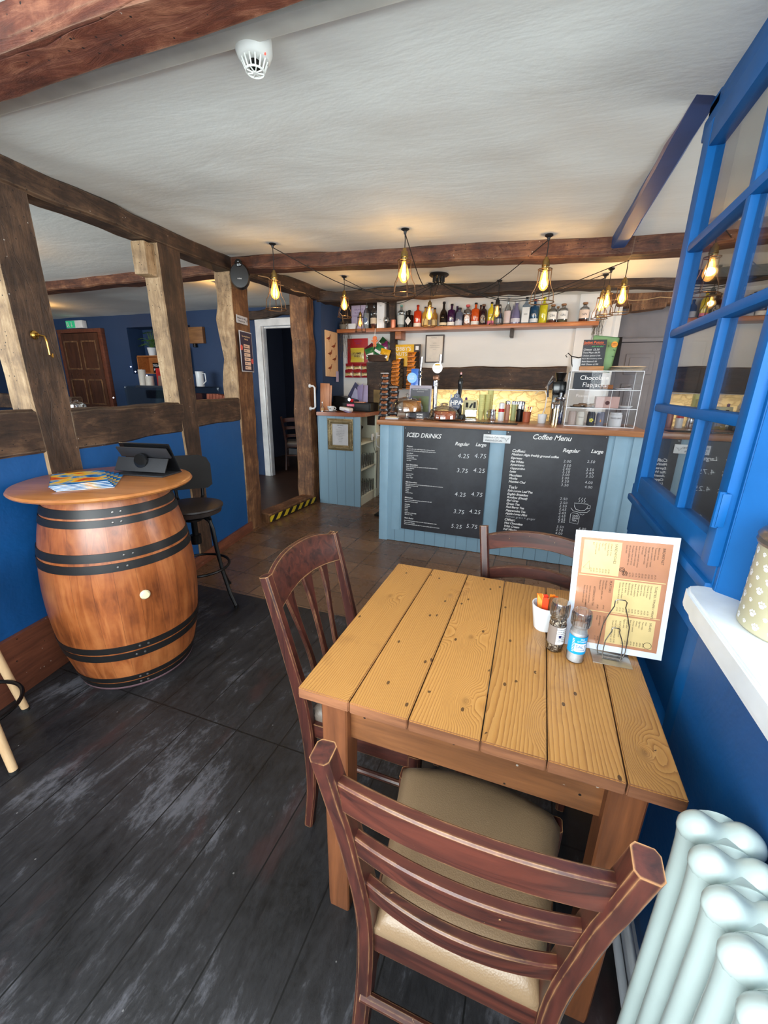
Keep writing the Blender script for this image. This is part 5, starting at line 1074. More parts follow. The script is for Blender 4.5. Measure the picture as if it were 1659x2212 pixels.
# ================================================================ hanging cage bulbs
M_BRASS = metal('aged_brass', rgb(150, 128, 82), .3); M_CORD = plain('black_cord', rgb(20, 18, 18), .7)
M_CAGE = metal('bronze_cage_wire', rgb(110, 84, 62), .4); M_CAGEB = plain('black_cage_wire', rgb(26, 22, 20), .5, .4)
M_ACR0 = 0
def mat_shell(name, s):
    t = NT(name); tr = t.n('ShaderNodeBsdfTransparent'); tr.inputs[0].default_value = (1, .80, .45, 1)
    em = t.n('ShaderNodeEmission'); em.inputs[0].default_value = (1, .50, .12, 1); em.inputs[1].default_value = s
    gl = t.n('ShaderNodeBsdfGlossy'); gl.inputs['Roughness'].default_value = .05
    a = t.n('ShaderNodeAddShader'); t.set(a.inputs[0], tr.outputs[0]); t.set(a.inputs[1], em.outputs[0])
    mx = t.n('ShaderNodeMixShader'); mx.inputs[0].default_value = .06; t.set(mx.inputs[1], a.outputs[0]); t.set(mx.inputs[2], gl.outputs[0])
    t.t.links.new(mx.outputs[0], t.out.inputs[0]); return t.m
M_SHELL, M_SHELLD = mat_shell('glowing_amber_bulb', .95), mat_shell('dim_amber_bulb', .18)
M_FIL, M_FILD = emit('hot_filament', (1, .66, .26, 1), 14), emit('dim_filament', (1, .62, .28, 1), 4)
SPX, SPY = -1.013, 4.24; SPZ = ceilz(SPX, SPY)-.02
PEND = [(-1.974, 2.959, 2.266, 1, 'lit cage bulb hanging nearest the doorway on the left', .16), (-.908, 2.833, 2.290, 1, 'large lit cage bulb hanging nearest the camera in the middle', .16), (-.054, 3.175, 2.263, 1, 'lit cage bulb hanging in front of the red beam, right of the middle', .16),
        (-1.982, 4.206, 2.375, 1, 'lit cage bulb hanging beside the trailing plant at the left corner', .15), (-2.057, 4.794, 2.271, 0, 'small dim cage bulb in front of the left end of the bottle shelf', .13), (-1.181, 4.596, 2.312, 1, 'lit cage bulb in front of the bottles under the ceiling rose', .15),
        (-.484, 4.558, 2.293, 0, 'dim black cage bulb in front of the yellow bottle', .14), (.431, 4.444, 2.294, 1, 'leftmost of the three lit cage bulbs clustered at the right', .14), (.450, 4.249, 2.290, 1, 'middle of the three lit cage bulbs clustered at the right', .14), (.516, 3.894, 2.267, 1, 'rightmost of the three lit cage bulbs clustered at the right', .15)]
M_HOOK = plain('black_ceiling_hook', rgb(22, 20, 20), .5)
def cage_bulb(x, y, zs, lit, label, w):
    zc = ceilz(x, y)-.012; t = thing('cage_pendant_light', label, 'hanging lamp', (x, y, zc), 0, 'cage bulbs hung on looped black cords'); k = w/.15; d = zs-zc
    b = B(); b.lathe([(0, .012), (.024, .012), (.026, .004), (.010, -.006), (.007, -.022), (0, -.024)], seg=24, cap=False); b.done('ceiling_hook', M_HOOK, t)
    b = B(); b.tube([(0, 0, -.02), (.002, 0, d*.5), (0, 0, d)], .0032, 6); b.done('cord', M_CORD, t)
    b = B(); p = [(0, d+.004), (.010, d), (.012, d-.014), (.019, d-.016), (.021, d-.022), (.021, d-.040), (.0235, d-.042), (.0235, d-.048), (.021, d-.050), (.021, d-.062), (.017, d-.070), (0, d-.070)]
    b.lathe([(r*k, d+(z-d)*k) for r, z in p], seg=24, cap=False); b.done('lamp_socket', M_BRASS if lit or w < .135 else M_CAGEB, t)
    mc = M_CAGE if lit else M_CAGEB
    zt, zb = d-.066*k, d-.248*k
    prof = [(.040, 1), (.040, .80), (.041, .62), (.050, .46), (.064, .33), (.069, .22), (.070, .10), (.073, 0)]
    b = B()
    for i in range(5):
        a = i*2*PI/5+.3; b.tube([(r*k*math.cos(a), r*k*math.sin(a), zb+(zt-zb)*q) for r, q in prof], .0027, 6)
    for r, z in ((.040, zt), (.073, zb)): b.tube([(r*k*math.cos(q*PI/18), r*k*math.sin(q*PI/18), z) for q in range(36)], .0032, 6, closed=True)
    for i in range(4): a = i*PI/2; b.tube([(.018*k*math.cos(a), .018*k*math.sin(a), zt), (.040*k*math.cos(a), .040*k*math.sin(a), zt)], .0016, 5)
    b.done('wire_cage', mc, t)
    bz = d-.070*k; s = B(); s.lathe([(.013*k, bz), (.015*k, bz-.012*k), (.024*k, bz-.040*k), (.031*k, bz-.066*k), (.031*k, bz-.082*k), (.022*k, bz-.102*k), (.009*k, bz-.112*k), (0, bz-.114*k)], seg=28, cap=False)
    bu = s.done('bulb', M_SHELL if lit else M_SHELLD, t)
    f = B(); f.tube([(0, 0, bz-.004*k), (0, 0, bz-.085*k)], .0035*k, 6)
    for i in range(6): a = i*PI/3; f.tube([(.006*k*math.cos(a), .006*k*math.sin(a), bz-.015*k), (.013*k*math.cos(a+.5), .013*k*math.sin(a+.5), bz-.085*k)], .0018*k, 5)
    f.done('filament', M_FIL if lit else M_FILD, bu)
    l = bpy.data.lights.new('bulb_light', 'POINT'); l.energy = 4.0 if lit else .6; l.color = (1, .68, .38); l.shadow_soft_size = .022
    lo = bpy.data.objects.new('bulb_light', l); COL.objects.link(lo); lo.location = (x, y, zc+bz-.065*k)
    # looped cord back to the rose
    P0, P1 = Vector((0, 0, -.018)), Vector((SPX-x, SPY-y, SPZ-zc-.05)); L = (P1-P0).length; sag = .06+.05*L
    pts = [P0.lerp(P1, i/16)+Vector((0, 0, -sag*math.sin(PI*i/16)*(1+.3*math.sin(PI*i/16)))) for i in range(17)]
    b = B(); b.tube(pts, .0032, 6); b.done('looped_cord', M_CORD, t); return t
for p in PEND: cage_bulb(*p)
t = thing('ceiling_rose', 'black spider ceiling rose where all the lamp cords meet', 'ceiling rose', (SPX, SPY, SPZ))
b = B(); b.lathe([(0, .02), (.088, .02), (.092, .008), (.080, -.002), (.05, -.008), (0, -.010)], seg=44, cap=False); b.done('rose_plate', M_HOOK, t)
b = B()
for i in range(9): a = i*2*PI/9; b.cyl((.048*math.cos(a), .048*math.sin(a), -.03), .010, .045, 10)
b.done('cord_grips', M_HOOK, t); b = B(); b.tube([(0, 0, -.005), (0, 0, -.075)], .004, 8); b.done('cord', M_CORD, t)

# ================================================================ low cabinet left of the bar
t = thing('glass_cabinet', 'blue grey boarded cabinet with a white open shelved side', 'cabinet', (-2.215, 4.85, 0))
cx, cy = -2.215, 4.85; M_CREAM = plain('cream_melamine', rgb(226, 226, 206), .45, var=.02)
b = B(); b.bx(-2.495-cx, -1.93-cx, 4.49-cy, 4.512-cy, 0, 1.10, .002); b.done('front_panel', mat_tg('blue_grey_matchboard_wide', SLATE, .118, .3), t)
b = B(); b.bx(-2.495-cx, -2.475-cx, 4.51-cy, 5.20-cy, 0, 1.10); b.bx(-2.475-cx, -1.94-cx, 5.14-cy, 5.16-cy, .02, 1.10); b.bx(-1.952-cx, -1.935-cx, 5.02-cy, 5.16-cy, 0, 1.10); b.bx(-2.475-cx, -1.935-cx, 4.512-cy, 4.53-cy, 0, 1.10); b.done('carcass', M_CREAM, t)
for z in (.095, .445, .765): b = B(); b.bx(-2.475-cx, -1.94-cx, 4.53-cy, 5.14-cy, z, z+.018, .001); b.done('shelf', M_CREAM, t)
b = B(); b.bx(-1.965-cx, -1.945-cx, 4.53-cy, 5.02-cy, 0, .095); b.done('plinth', M_CREAM, t)
b = B(); b.prism([(-2.497-cx, 4.465-cy), (-1.985-cx, 4.465-cy), (-1.895-cx, 4.56-cy), (-1.895-cx, 5.24-cy), (-2.497-cx, 5.24-cy)], .042, at(0, 0, 1.10), 0, .004); b.done('worktop', wood('red_oak_worktop', rgb(112, 58, 38), rgb(172, 106, 74), 'X', 1, .35, .2, coat=.3), t)
for yy in (4.905, 5.06): b = B(); b.bx(-1.937-cx, -1.926-cx, yy-.04-cy, yy+.04-cy, .79, .87, .003); b.done('wall_socket', M_CER, t)
o = tag(B().tube([(-1.925, 5.06, .83), (-1.85, 5.05, .83), (-1.80, 5.04, .79), (-1.80, 5.04, .70), (-1.86, 5.03, .66), (-1.91, 5.0, .70), (-1.91, 4.95, .80)], .006, 8).done('power_cable', M_CER), 'white cable looping from the socket beside the cabinet', 'cable')
o = tag(B().tube([(-1.922, 4.90, .83), (-1.915, 4.90, .70), (-1.91, 4.95, .62), (-1.905, 5.0, .64), (-1.91, 5.0, .40), (-1.91, 4.99, .14)], .0035, 6).done('power_cable', M_CORD), 'thin black cable hanging down the open cabinet side', 'cable')
b = B(); b.bx(-2.05, -1.985, 4.60, 4.68, .784, .95, .012); b.cyl((-2.0, 4.66, .965), .03, .04, 14, 0, RY(.5)); tag(b.done('charging_device', M_BLKMET), 'black charging device on the top shelf of the cabinet', 'charger')
def tumbler(): b = B(); b.lathe([(0, .001), (.026, .001), (.031, .10), (.034, .145)], seg=20, cap=False); return b.done('beer_glass', glass('beer_glass_clear', (.97, .98, .98, 1), .2, .05))
g0 = None; nm_ = ['front left', 'second', 'third', 'fourth', 'fifth', 'back']
for zz, rowl in ((.4635, 'middle'), (.1135, 'bottom')):
    for i in range(6):
        l = '%s glass of the near row on the %s cabinet shelf' % (nm_[i], rowl) if i else 'glass nearest the front panel on the %s cabinet shelf' % rowl
        loc = (-1.985-.0*i, 4.60+i*.078, zz)
        if g0 is None: g0 = tag(tumbler(), l, 'glass', 'beer glasses in the cabinet'); g0.location = loc
        else: dup(g0, l, loc)
for zz, rowl in ((.4635, 'middle'), (.1135, 'bottom')):
    for i in range(5): dup(g0, '%s glass of the rear row on the %s cabinet shelf' % (nm_[i] if i else 'foremost', rowl), (-2.07, 4.62+i*.085, zz))
# ornate frame on the cabinet front
def picture(name, label, cat, x, y, z, w, h, fw, mf, mp, lines=None, ink=None, dep=.018, ornate=False, ts=None):
    t = thing(name, label, cat, (x, y, z))
    b = B()
    for (x0, x1, z0, z1) in ((-w/2, w/2, 0, fw), (-w/2, w/2, h-fw, h), (-w/2, -w/2+fw, fw, h-fw), (w/2-fw, w/2, fw, h-fw)): b.bx(x0, x1, -dep, 0, z0, z1, .003)
    if ornate:
        random.seed(5)
        for i in range(64):
            a = i/64; per = a*4; s = int(per); f = per-s
            px, pz = ((-w/2+fw/2+f*(w-fw), fw/2), (w/2-fw/2, fw/2+f*(h-fw)), (w/2-fw/2-f*(w-fw), h-fw/2), (-w/2+fw/2, h-fw/2-f*(h-fw)))[s]
            b.lathe([(fw*.36, 0), (fw*.25, .006), (0, .008)], (0, 0, 0), 6, 0, at(px, -dep, pz) @ RX(PI/2) @ RZ(random.random()) @ Matrix.Scale(.6+.6*random.random(), 4, (1, 0, 0)))
    b.done('frame', mf, t)
    b = B(); b.bx(-w/2+fw*.9, w/2-fw*.9, -dep*.5, -dep*.35, fw*.9, h-fw*.9); b.done('sheet', mp, t)
    if lines:
        b = B(); n = len(lines)
        for (s, u, v, sz) in lines: b.text(s, sz, at(u*w, -dep*.5-.0006, v*h) @ FRONT, 0, 0, .0002, 'CENTER')
        b.done('lettering', ink or plain('grey_ink', rgb(70, 74, 80), .5), t, smooth=0)
    return t
M_GOLD = plain('tarnished_silver_gilt', rgb(140, 124, 92), .4, .7, bump=.8, bscale=70, var=.25)
M_SHEET = plain('paper_white', rgb(222, 222, 226), .6)
picture('ornate_frame', 'ornate gilt frame with a printed notice on the blue cabinet front', 'picture frame', -2.186, 4.489, .697, .335, .375, .062, M_GOLD, M_SHEET,
        [('Cafe Notice', 0, .78, .016), ('Welcome', 0, .71, .012)]+[(s, 0, .64-.052*i, .0095) for i, s in enumerate(('Please order and pay at the', 'bar before you sit down with', 'your table number to hand', 'Dogs on leads are welcome', 'in the bar area', 'Ask us for allergens', 'Opening times', 'Thank you'))], ornate=True)
picture('certificate_frame', 'thin dark framed certificate under the bottle shelf', 'picture frame', -1.262, 5.246, 1.735, .232, .320, .014, plain('dark_brown_frame', rgb(52, 34, 28), .4), plain('cream_sheet', rgb(214, 206, 194), .5),
        [('Certificate', -.05, .88, .016), ('awarded to', 0, .70, .010), ('The premises are licensed', 0, .62, .011), ('for the sale of refreshments', 0, .55, .011), ('by order', 0, .48, .010), ('dated', -.2, .14, .009)])
# pheasant board on the blue side wall
t = thing('pheasant_board', 'tall board painted with brown pheasants on the shaded blue side wall', 'picture', (-2.498, 4.89, 1.555), PI/2)
b = B(); b.bx(-.165, .165, -.016, 0, 0, .53, .008); b.done('board', wood('biscuit_board', rgb(206, 164, 120), rgb(232, 196, 154), 'Z', 1, .5, .05), t)
b = B(); b2 = B()
for i, (u, v) in enumerate(((-.08, .44), (.05, .36), (-.05, .27), (.07, .21), (-.06, .10))):
    M_ = at(u, -.0165, v) @ FRONT
    b.prism([(-.07, -.005), (-.02, .012), (.02, .022), (.036, .045), (.046, .046), (.044, .030), (.035, .0), (.0, -.016), (-.03, -.010)], .001, M_); b.prism([(.0, -.014), (.003, -.040), (.008, -.040), (.006, -.014)], .001, M_)
    b2.prism([(.034, .046), (.048, .050), (.054, .043), (.044, .040)], .0014, M_)
b.done('pheasant_print', plain('pheasant_brown', rgb(132, 62, 34), .5, var=.2), t); b2.done('pheasant_heads', plain('pheasant_head', rgb(24, 40, 44), .5), t)
o = tag(B().box((0, 0, .06), (.002, .07, .13), 0).done('price_tag', M_LAV), 'small pale card leaning at the lower corner of the pheasant board', 'card'); o.location = (-2.478, 5.02, 1.50)
# trailing plants at both ends of the shelf
def trailing(name, label, x, y, z, drop, n, col, r=.05, seed=1):
    random.seed(seed); t = thing(name, label, 'plant', (x, y, z)); b = B(); st = B()
    for s in range(n):
        a = random.random()*2*PI; rr = r*math.sqrt(random.random()); L = drop*(.45+.55*random.random()); px, py = rr*math.cos(a), rr*math.sin(a)*.6; pts = []
        for i in range(9):
            q = i/8; pts.append((px*(1+.3*q)+.006*math.sin(q*7+s), py*(1+.2*q)+.006*math.cos(q*5+s), -L*q+.02))
        st.tube(pts, .0012, 4)
        for i in range(int(L/.011)):
            q = i/max(1, int(L/.011)); k = q*8; i0 = min(7, int(k)); p = Vector(pts[i0]).lerp(Vector(pts[i0+1]), k-i0); an = random.random()*2*PI; le = random.uniform(.010, .018); d = Vector((math.cos(an), math.sin(an), -.5+random.random()*.5)).normalized()*le; sd = d.cross(Vector((0, 0, 1))).normalized()*le*.28
            vs = [b.bm.verts.new(v) for v in (p, p+d*.5+sd, p+d, p+d*.5-sd)]; b.bm.faces.new(vs)
    st.done('stems', plain('dry_stem', rgb(84, 70, 52), .7), t); b.done('leaves', col, t, smooth=0, recalc=False); return t
trailing('trailing_plant', 'dried brown trailing plant hanging at the left corner of the bar wall', -2.40, 5.10, 2.20, .52, 26, plain('dried_leaf', rgb(112, 102, 78), .7, var=.2), .075, 1)
o = tag(B().lathe([(0, 0), (.05, 0), (.062, .06), (.058, .06), (.046, .008), (0, .008)], seg=24, cap=False).done('hanging_pot', plain('grey_wicker', rgb(116, 108, 96), .7, bump=.5, bscale=120)), 'small grey pot holding the dried trailing plant', 'pot'); o.location = (-2.42, 5.12, 2.125)
trailing('trailing_plant', 'grey green trailing plant hanging at the right end of the shelf', .495, 5.16, 2.18, .34, 22, plain('grey_green_leaf', rgb(140, 142, 108), .6, var=.2), .05, 2)
# snacks on the wall
t = thing('snack_card', 'red hanging card behind the bags of fries on the white wall', 'display card', (-2.30, 5.243, 1.70))
b = B(); b.bx(-.135, .155, -.003, 0, 0, .335, .001); b.done('card', plain('snack_red', rgb(176, 32, 36), .4), t)
b = B(); b.text('BACON', .030, at(.02, -.0036, .295) @ FRONT, 0, 0, .0002, 'CENTER'); b.text('FRIES', .030, at(.02, -.0036, .265) @ FRONT, 0, 0, .0002, 'CENTER'); b.done('lettering', plain('purple_ink', rgb(120, 44, 110), .5), t, smooth=0)
M_FRY = mat_bag('fries_bag_foil', rgb(222, 198, 70), rgb(216, 190, 62), rgb(196, 176, 96)); M_INK = plain('dark_print', rgb(60, 36, 26), .5)
bag('large yellow bag of fries in the middle of the red card', M_FRY, (-2.285, 5.225, 1.745), .195, .175, .03, txt=('SCAMPI', 'FRIES'), tmat=M_INK, ts=.036, tz=.55)
M_FR2 = mat_bag('small_fries_foil', rgb(146, 28, 38), rgb(220, 200, 150), rgb(206, 180, 110))
for i in range(6):
    r_, c_ = divmod(i, 3); nm = ('left', 'middle', 'right')[c_]+(' bag of the upper trio of small red bags' if r_ == 0 else ' bag of the lower trio of small red bags')
    bag(nm+' below the red card', M_FR2, (-2.395+c_*.118, 5.215-.02*r_, 1.635-r_*.082), .112, .095, .03, txt=('FRIES',), tmat=M_INK, ts=.024, tz=.5, group='small red bags of fries')
t = thing('snack_card', 'yellow hanging card lettered NOBBYS NUTS behind the orange nut bags', 'display card', (-1.606, 5.165, 1.44))
b = B(); b.bx(-.193, .105, -.003, 0, .0, .505, .001); b.done('card', plain('snack_yellow', rgb(226, 176, 30), .4), t); b = B(); b.bx(.105, .193, -.003, 0, 0, .505, .001); b.done('dark_strip', plain('snack_dark_card', rgb(66, 60, 60), .4), t)
b = B(); b.text("NOBBY'S", .064, at(-.185, -.0036, .435) @ FRONT, 0, 0, .0003); b.text('NUTS', .060, at(-.135, -.0036, .375) @ FRONT, 0, 0, .0003); b.bx(-.09, -.045, -.0045, -.003, .265, .35, .0004); b.bx(.125, .165, -.0045, -.003, .44, .485); b.done('lettering', plain('label_white', rgb(236, 236, 238), .5), t, smooth=0)
M_NUT = mat_bag('nut_bag_foil', rgb(34, 26, 24), rgb(232, 140, 36), rgb(226, 126, 28))
M_NUT = plain('nut_bag_orange', rgb(226, 132, 32), .35, bump=.5, bscale=60, var=.12); M_BLKF = plain('black_foil', rgb(26, 24, 26), .3, bump=.5, bscale=60)
def nutbag(label, loc, rz, grp):
    b = B(); bag_mesh(b, .155, .066, .03, 0); o = b.done('snack_bag', M_NUT); tag(o, label, 'snack bag', grp); o.location = loc; o.rotation_euler = (-.35, 0, rz)
    q = B(); q.prism([(.020, .001), (.079, .001), (.079, .065), (.045, .065)], .0015, at(0, -.0155, 0) @ FRONT); q.done('black_corner', M_BLKF, o)
    q = B(); q.text("NOBBY'S", .021, at(-.074, -.0175, .036) @ FRONT, .1, 0, .0003, 'LEFT', .0005); q.text('NUTS', .021, at(-.062, -.0175, .014) @ FRONT, .1, 0, .0003, 'LEFT', .0005); q.done('lettering', M_INK, o, smooth=0); return o
ordn = ['topmost', 'second', 'third', 'fourth', 'fifth', 'sixth', 'seventh', 'lowest']
for i in range(7): nutbag('%s orange nut bag in the left hanging column' % ordn[i if i < 6 else 7], (-1.70, 5.135-.004*i, 1.715-i*.050), .06, 'orange nut bags on the yellow card')
for i in range(8): nutbag('%s orange nut bag in the right hanging column' % ordn[i], (-1.50, 5.135-.004*i, 1.795-i*.054), -.05, 'orange nut bags on the yellow card')
t = thing('wicker_basket', 'dark wicker basket of crisp bags on the oak block', 'basket', (-1.935, 5.08, 1.742))
b = B(); b.lathe([(0, 0), (.125, 0), (.150, .075), (.142, .075), (.118, .010), (0, .010)], seg=30, cap=False, M=Matrix.Scale(.62, 4, (0, 1, 0)))
for k in range(5): b.tube([((.130+.005*k)*math.cos(a*PI/16), .62*(.130+.005*k)*math.sin(a*PI/16), .008+k*.016) for a in range(32)], .005, 5, closed=True)
b.done('basket_body', plain('dark_wicker', rgb(70, 48, 36), .7, bump=.6, bscale=120), t)
crp = [('green crisp bag at the front left of the basket', rgb(38, 110, 62), -.085, -.03, .02, -.3), ('yellow crisp bag at the front right of the basket', rgb(222, 168, 30), .08, -.04, .0, .25), ('second green crisp bag in the middle of the basket', rgb(50, 124, 76), -.02, .0, .06, .5), ('purple crisp bag at the back of the basket', rgb(110, 30, 88), .06, .03, .09, -.2), ('dark green bag sticking up behind the purple one', rgb(28, 74, 44), .0, .045, .14, .7), ('maroon bag at the left back of the basket', rgb(96, 24, 40), -.09, .035, .07, -.6)]
for i, (l, c, dx, dy, dz, ro) in enumerate(crp):
    o = bag(l, plain('crisp_foil_%d' % i, c, .3, bump=.6, bscale=50, Coat_Weight=.4), (-1.935+dx, 5.08+dy, 1.765+dz), .13, .125, .045, 0, -.15, ro, 'crisp bags in the basket')
    q = B(); q.prism([(-.045, .02), (.045, .02), (.05, .05), (-.05, .05)], .001, at(0, -.0215, 0) @ FRONT); q.done('white_band', plain('label_white', rgb(236, 236, 238), .5), o)
t = thing('gingerbread_ornament', 'orange gingerbread figure hanging on a ribbon from the shelf', 'ornament', (-1.955, 5.0, 1.93))
b = B(); b.lathe([(.028, 0), (.024, .012), (0, .016)], (0, 0, 0), 20, 0, at(0, .003, .075) @ RX(PI/2)); b.box((0, 0, .032), (.040, .016, .055), .007); b.box((-.028, 0, .045), (.030, .014, .014), .005, 0, RY(.5)); b.box((.028, 0, .045), (.030, .014, .014), .005, 0, RY(-.5)); b.box((-.012, 0, -.004), (.015, .014, .034), .005); b.box((.012, 0, -.004), (.015, .014, .034), .005); b.done('figure', plain('gingerbread_orange', rgb(222, 122, 70), .6), t)
b = B(); b.tube([(0, 0, .10), (0, .01, .16), (0, .02, .185)], .0035, 6); b.done('ribbon', M_CER, t)
# hanging strips of black snack bags left of the bar
M_BS = [plain('dark_snack_foil_%d' % i, c, .25, bump=.7, bscale=60, var=.25, Coat_Weight=.3) for i, c in enumerate((rgb(34, 32, 36), rgb(52, 40, 40), rgb(30, 28, 32)))]
M_CRISP = plain('snack_picture_brown', rgb(150, 92, 60), .4, var=.3, bump=.3)
t = thing('snack_rack', 'thin black wire rack carrying the dark snack bags', 'rack', (-1.51, 4.34, 1.12))
b = B(); b.tube([(-.055, 0, -1.11), (-.055, 0, .42)], .006, 8); b.tube([(.055, 0, -1.11), (.055, 0, .30)], .006, 8); b.tube([(-.055, 0, .42), (.055, 0, .30)], .005, 8); b.tube([(-.055, 0, -.2), (.055, 0, -.2)], .005, 8)
b.box((0, 0, -1.105), (.26, .26, .01), .002); b.done('wire_stand', M_BLKMET, t)
def strip(n, x, z, y, which, w=.112):
    for i in range(n):
        l = '%s dark snack bag in the %s strip beside the bar' % (ordn[i] if i < 7 else 'lowest' if i == n-1 else ('seventh', 'eighth', 'ninth')[i-6], which)
        b = B(); bag_mesh(b, w, .078, .035); o = tag(b.done('snack_bag', M_BS[i % 3]), l, 'snack bag', 'dark snack bags on the rack'); o.location = (x+.004*math.sin(i*2.1), y-.005*i, z-i*.0545); o.rotation_euler = (-.45, .05*math.sin(i*3), .08)
        q = B(); q.prism([(-.030, .012), (.032, .012), (.040, .040), (-.022, .040)], .001, at(0, -.0165, 0) @ FRONT); q.done('snack_picture', M_CRISP, o)
        q = B(); q.prism([(-.050, .054), (.045, .054), (.030, .062), (-.052, .060)], .001, at(0, -.014, 0) @ FRONT); q.done('white_band', plain('label_white', rgb(236, 236, 238), .5), o)
strip(9, -1.565, 1.525, 4.31, 'left'); strip(6, -1.455, 1.385, 4.29, 'right', .104)

# ================================================================ things on the cabinet top
CZ = 1.1425
t = thing('teacup', 'white lettered teacup on a saucer on the cabinet top', 'cup', (-2.365, 4.60, CZ+.0085))
b = B(); b.lathe([(0, 0), (.022, 0), (.024, .006), (.040, .022), (.046, .056), (.043, .056), (.037, .024), (0, .010)], seg=32, cap=False); b.done('cup_body', M_CER, t)
b = B(); b.tube([(.042, 0, .046), (.062, 0, .046), (.066, 0, .030), (.056, 0, .018), (.038, 0, .018)], .0045, 8); b.done('handle', M_CER, t)
b = B(); curved_text(b, 'Tugg', .022, .0468, .028, -1.5); b.done('lettering', plain('dark_ink', rgb(30, 30, 34), .5), t, smooth=0)
o = tag(B().lathe([(0, 0), (.035, 0), (.074, .010), (.076, .014), (.036, .006), (0, .006)], seg=36, cap=False).done('saucer', M_CER), 'white saucer under the lettered teacup', 'saucer'); o.location = (-2.365, 4.60, CZ)
t = thing('card_reader', 'white card reader with a strip of paper lying on the cabinet top', 'card reader', (-2.16, 4.60, CZ), -.2)
b = B(); b.box((0, 0, .036), (.155, .085, .045), .016, 0, RY(.12)); b.done('reader_body', M_CER, t); b = B(); b.box((.045, -.035, .012), (.09, .05, .018), .006, 0, RY(.2)); b.done('paper_wrap', plain('lilac_paper', rgb(146, 136, 172), .5), t)
t = thing('cash_drawer', 'black cash drawer with a pink notice strip on the cabinet top', 'cash drawer', (-2.195, 4.97, CZ))
b = B(); b.bx(-.27, .27, -.17, .18, 0, .105, .004); b.done('drawer_box', M_BLKMET, t); b = B(); b.bx(.07, .25, -.178, -.169, .015, .092, .003); b.done('drawer_front', plain('matt_black_plastic', rgb(30, 30, 32), .5), t)
b = B(); b.bx(-.05, .05, -.173, -.170, .060, .088); b.done('notice_strip', plain('pink_notice', rgb(226, 80, 120), .5), t); b = B(); b.text('NOTICE', .018, at(-.038, -.1735, .067) @ FRONT, 0, 0, .0002); b.done('lettering', M_CER, t, smooth=0)
t = thing('label_printer', 'black slanted receipt printer on top of the cash drawer', 'printer', (-2.31, 4.95, CZ+.1055)); b = B(); b.prism([(-.15, 0), (.15, 0), (.15, .025), (-.06, .075), (-.15, .075)], .20, at(0, .1, 0) @ FRONT, 0, .004); b.done('printer_body', M_BLKMET, t); b = B(); b.cyl((.08, -.105, .035), .018, .012, 18, 0, RX(PI/2)); b.done('paper_knob', metal('chrome', rgb(210, 210, 214), .1), t)
t = thing('wooden_menu', 'upright wooden faced menu leaning at the left end of the cabinet', 'menu', (-2.455, 4.62, CZ), .25); b = B(); b.box((0, 0, .165), (.115, .012, .330), .003, 0, RY(.04)); b.done('cover', wood('menu_wood', rgb(150, 80, 44), rgb(206, 140, 88), 'Z', 1, .4, .1), t); b = B(); b.box((.022, .016, .155), (.115, .010, .310), .003, 0, RY(.06)); b.done('second_leaf', wood('menu_wood', rgb(150, 80, 44), rgb(206, 140, 88), 'Z', 1, .4, .1), t)
t = thing('sauce_bottle', 'tiny glass bottle at the front left corner of the cabinet top', 'bottle', (-2.435, 4.51, CZ)); b = B(); b.lathe([(0, 0), (.018, 0), (.019, .05), (.008, .075), (.008, .12), (0, .12)], seg=20, cap=False); b.done('glass_body', M_BGLASS, t); b = B(); b.cyl((0, 0, .03), .0195, .03, 20); b.done('label', plain('label_tan', rgb(200, 160, 110), .5), t)
def tent(label, name, x, y, z, w, h, mat, lean, rz=0, poly=None):
    b = B(); b.prism(poly or [(-w/2, 0), (w/2, 0), (w/2, h), (-w/2, h)], .003, FRONT, 0, .0008); o = tag(b.done(name, mat), label, 'card'); o.location = (x, y, z); o.rotation_euler = (lean, 0, rz); return o
DZ = CZ+.1057
tent('navy folded card leaning behind the lilac cards', 'folded_card', -2.29, 5.10, DZ, .24, .25, plain('navy_card', rgb(52, 54, 92), .5), -.1, .1, [(-.12, 0), (.12, 0), (.12, .16), (.02, .25)])
tent('pale lilac triangular card beside the till', 'folded_card', -2.235, 5.02, DZ, .14, .17, plain('pale_lilac', rgb(168, 168, 200), .5), -.1, 0, [(-.075, 0), (.06, 0), (.06, .12), (0, .18)])
tent('tall lavender leaflet standing on the till', 'leaflet', -2.12, 5.03, DZ, .12, .21, plain('lavender_leaflet', rgb(160, 148, 188), .5), -.08, .35)
tent('second lavender leaflet leaning the other way', 'leaflet', -2.15, 4.985, DZ, .10, .23, plain('lavender_leaflet', rgb(160, 148, 188), .5), -.06, -.5, [(-.035, 0), (.045, 0), (.06, .23), (-.06, .19)])
o = tag(B().lathe([(0, 0), (.020, .004), (.026, .022), (.018, .040), (0, .044)], seg=20).done('red_ornament', plain('glossy_red', rgb(196, 30, 40), .2)), 'small glossy red ornament on the till', 'ornament'); o.location = (-2.20, 4.86, DZ)
o = tag(B().bx(-.07, .07, -.03, .03, 0, .010, .003).done('biscuit_pack', plain('peach_pack', rgb(226, 150, 110), .4)), 'flat peach coloured packet on the till beside the red ornament', 'packet'); o.location = (-2.10, 4.88, DZ)
t = thing('bottle_opener_block', 'dark rough log standing behind the right end of the cabinet', 'log', (-1.955, 5.12, CZ)); b = B(); timber(b, (0, 0, .001), (.015, 0, .26), .10, .09, (1, 0, 0), 8, .01, 40); b.done('log_body', plain('yellow_brown_bark', rgb(128, 106, 66), .8, bump=.8, bscale=30, var=.2), t)

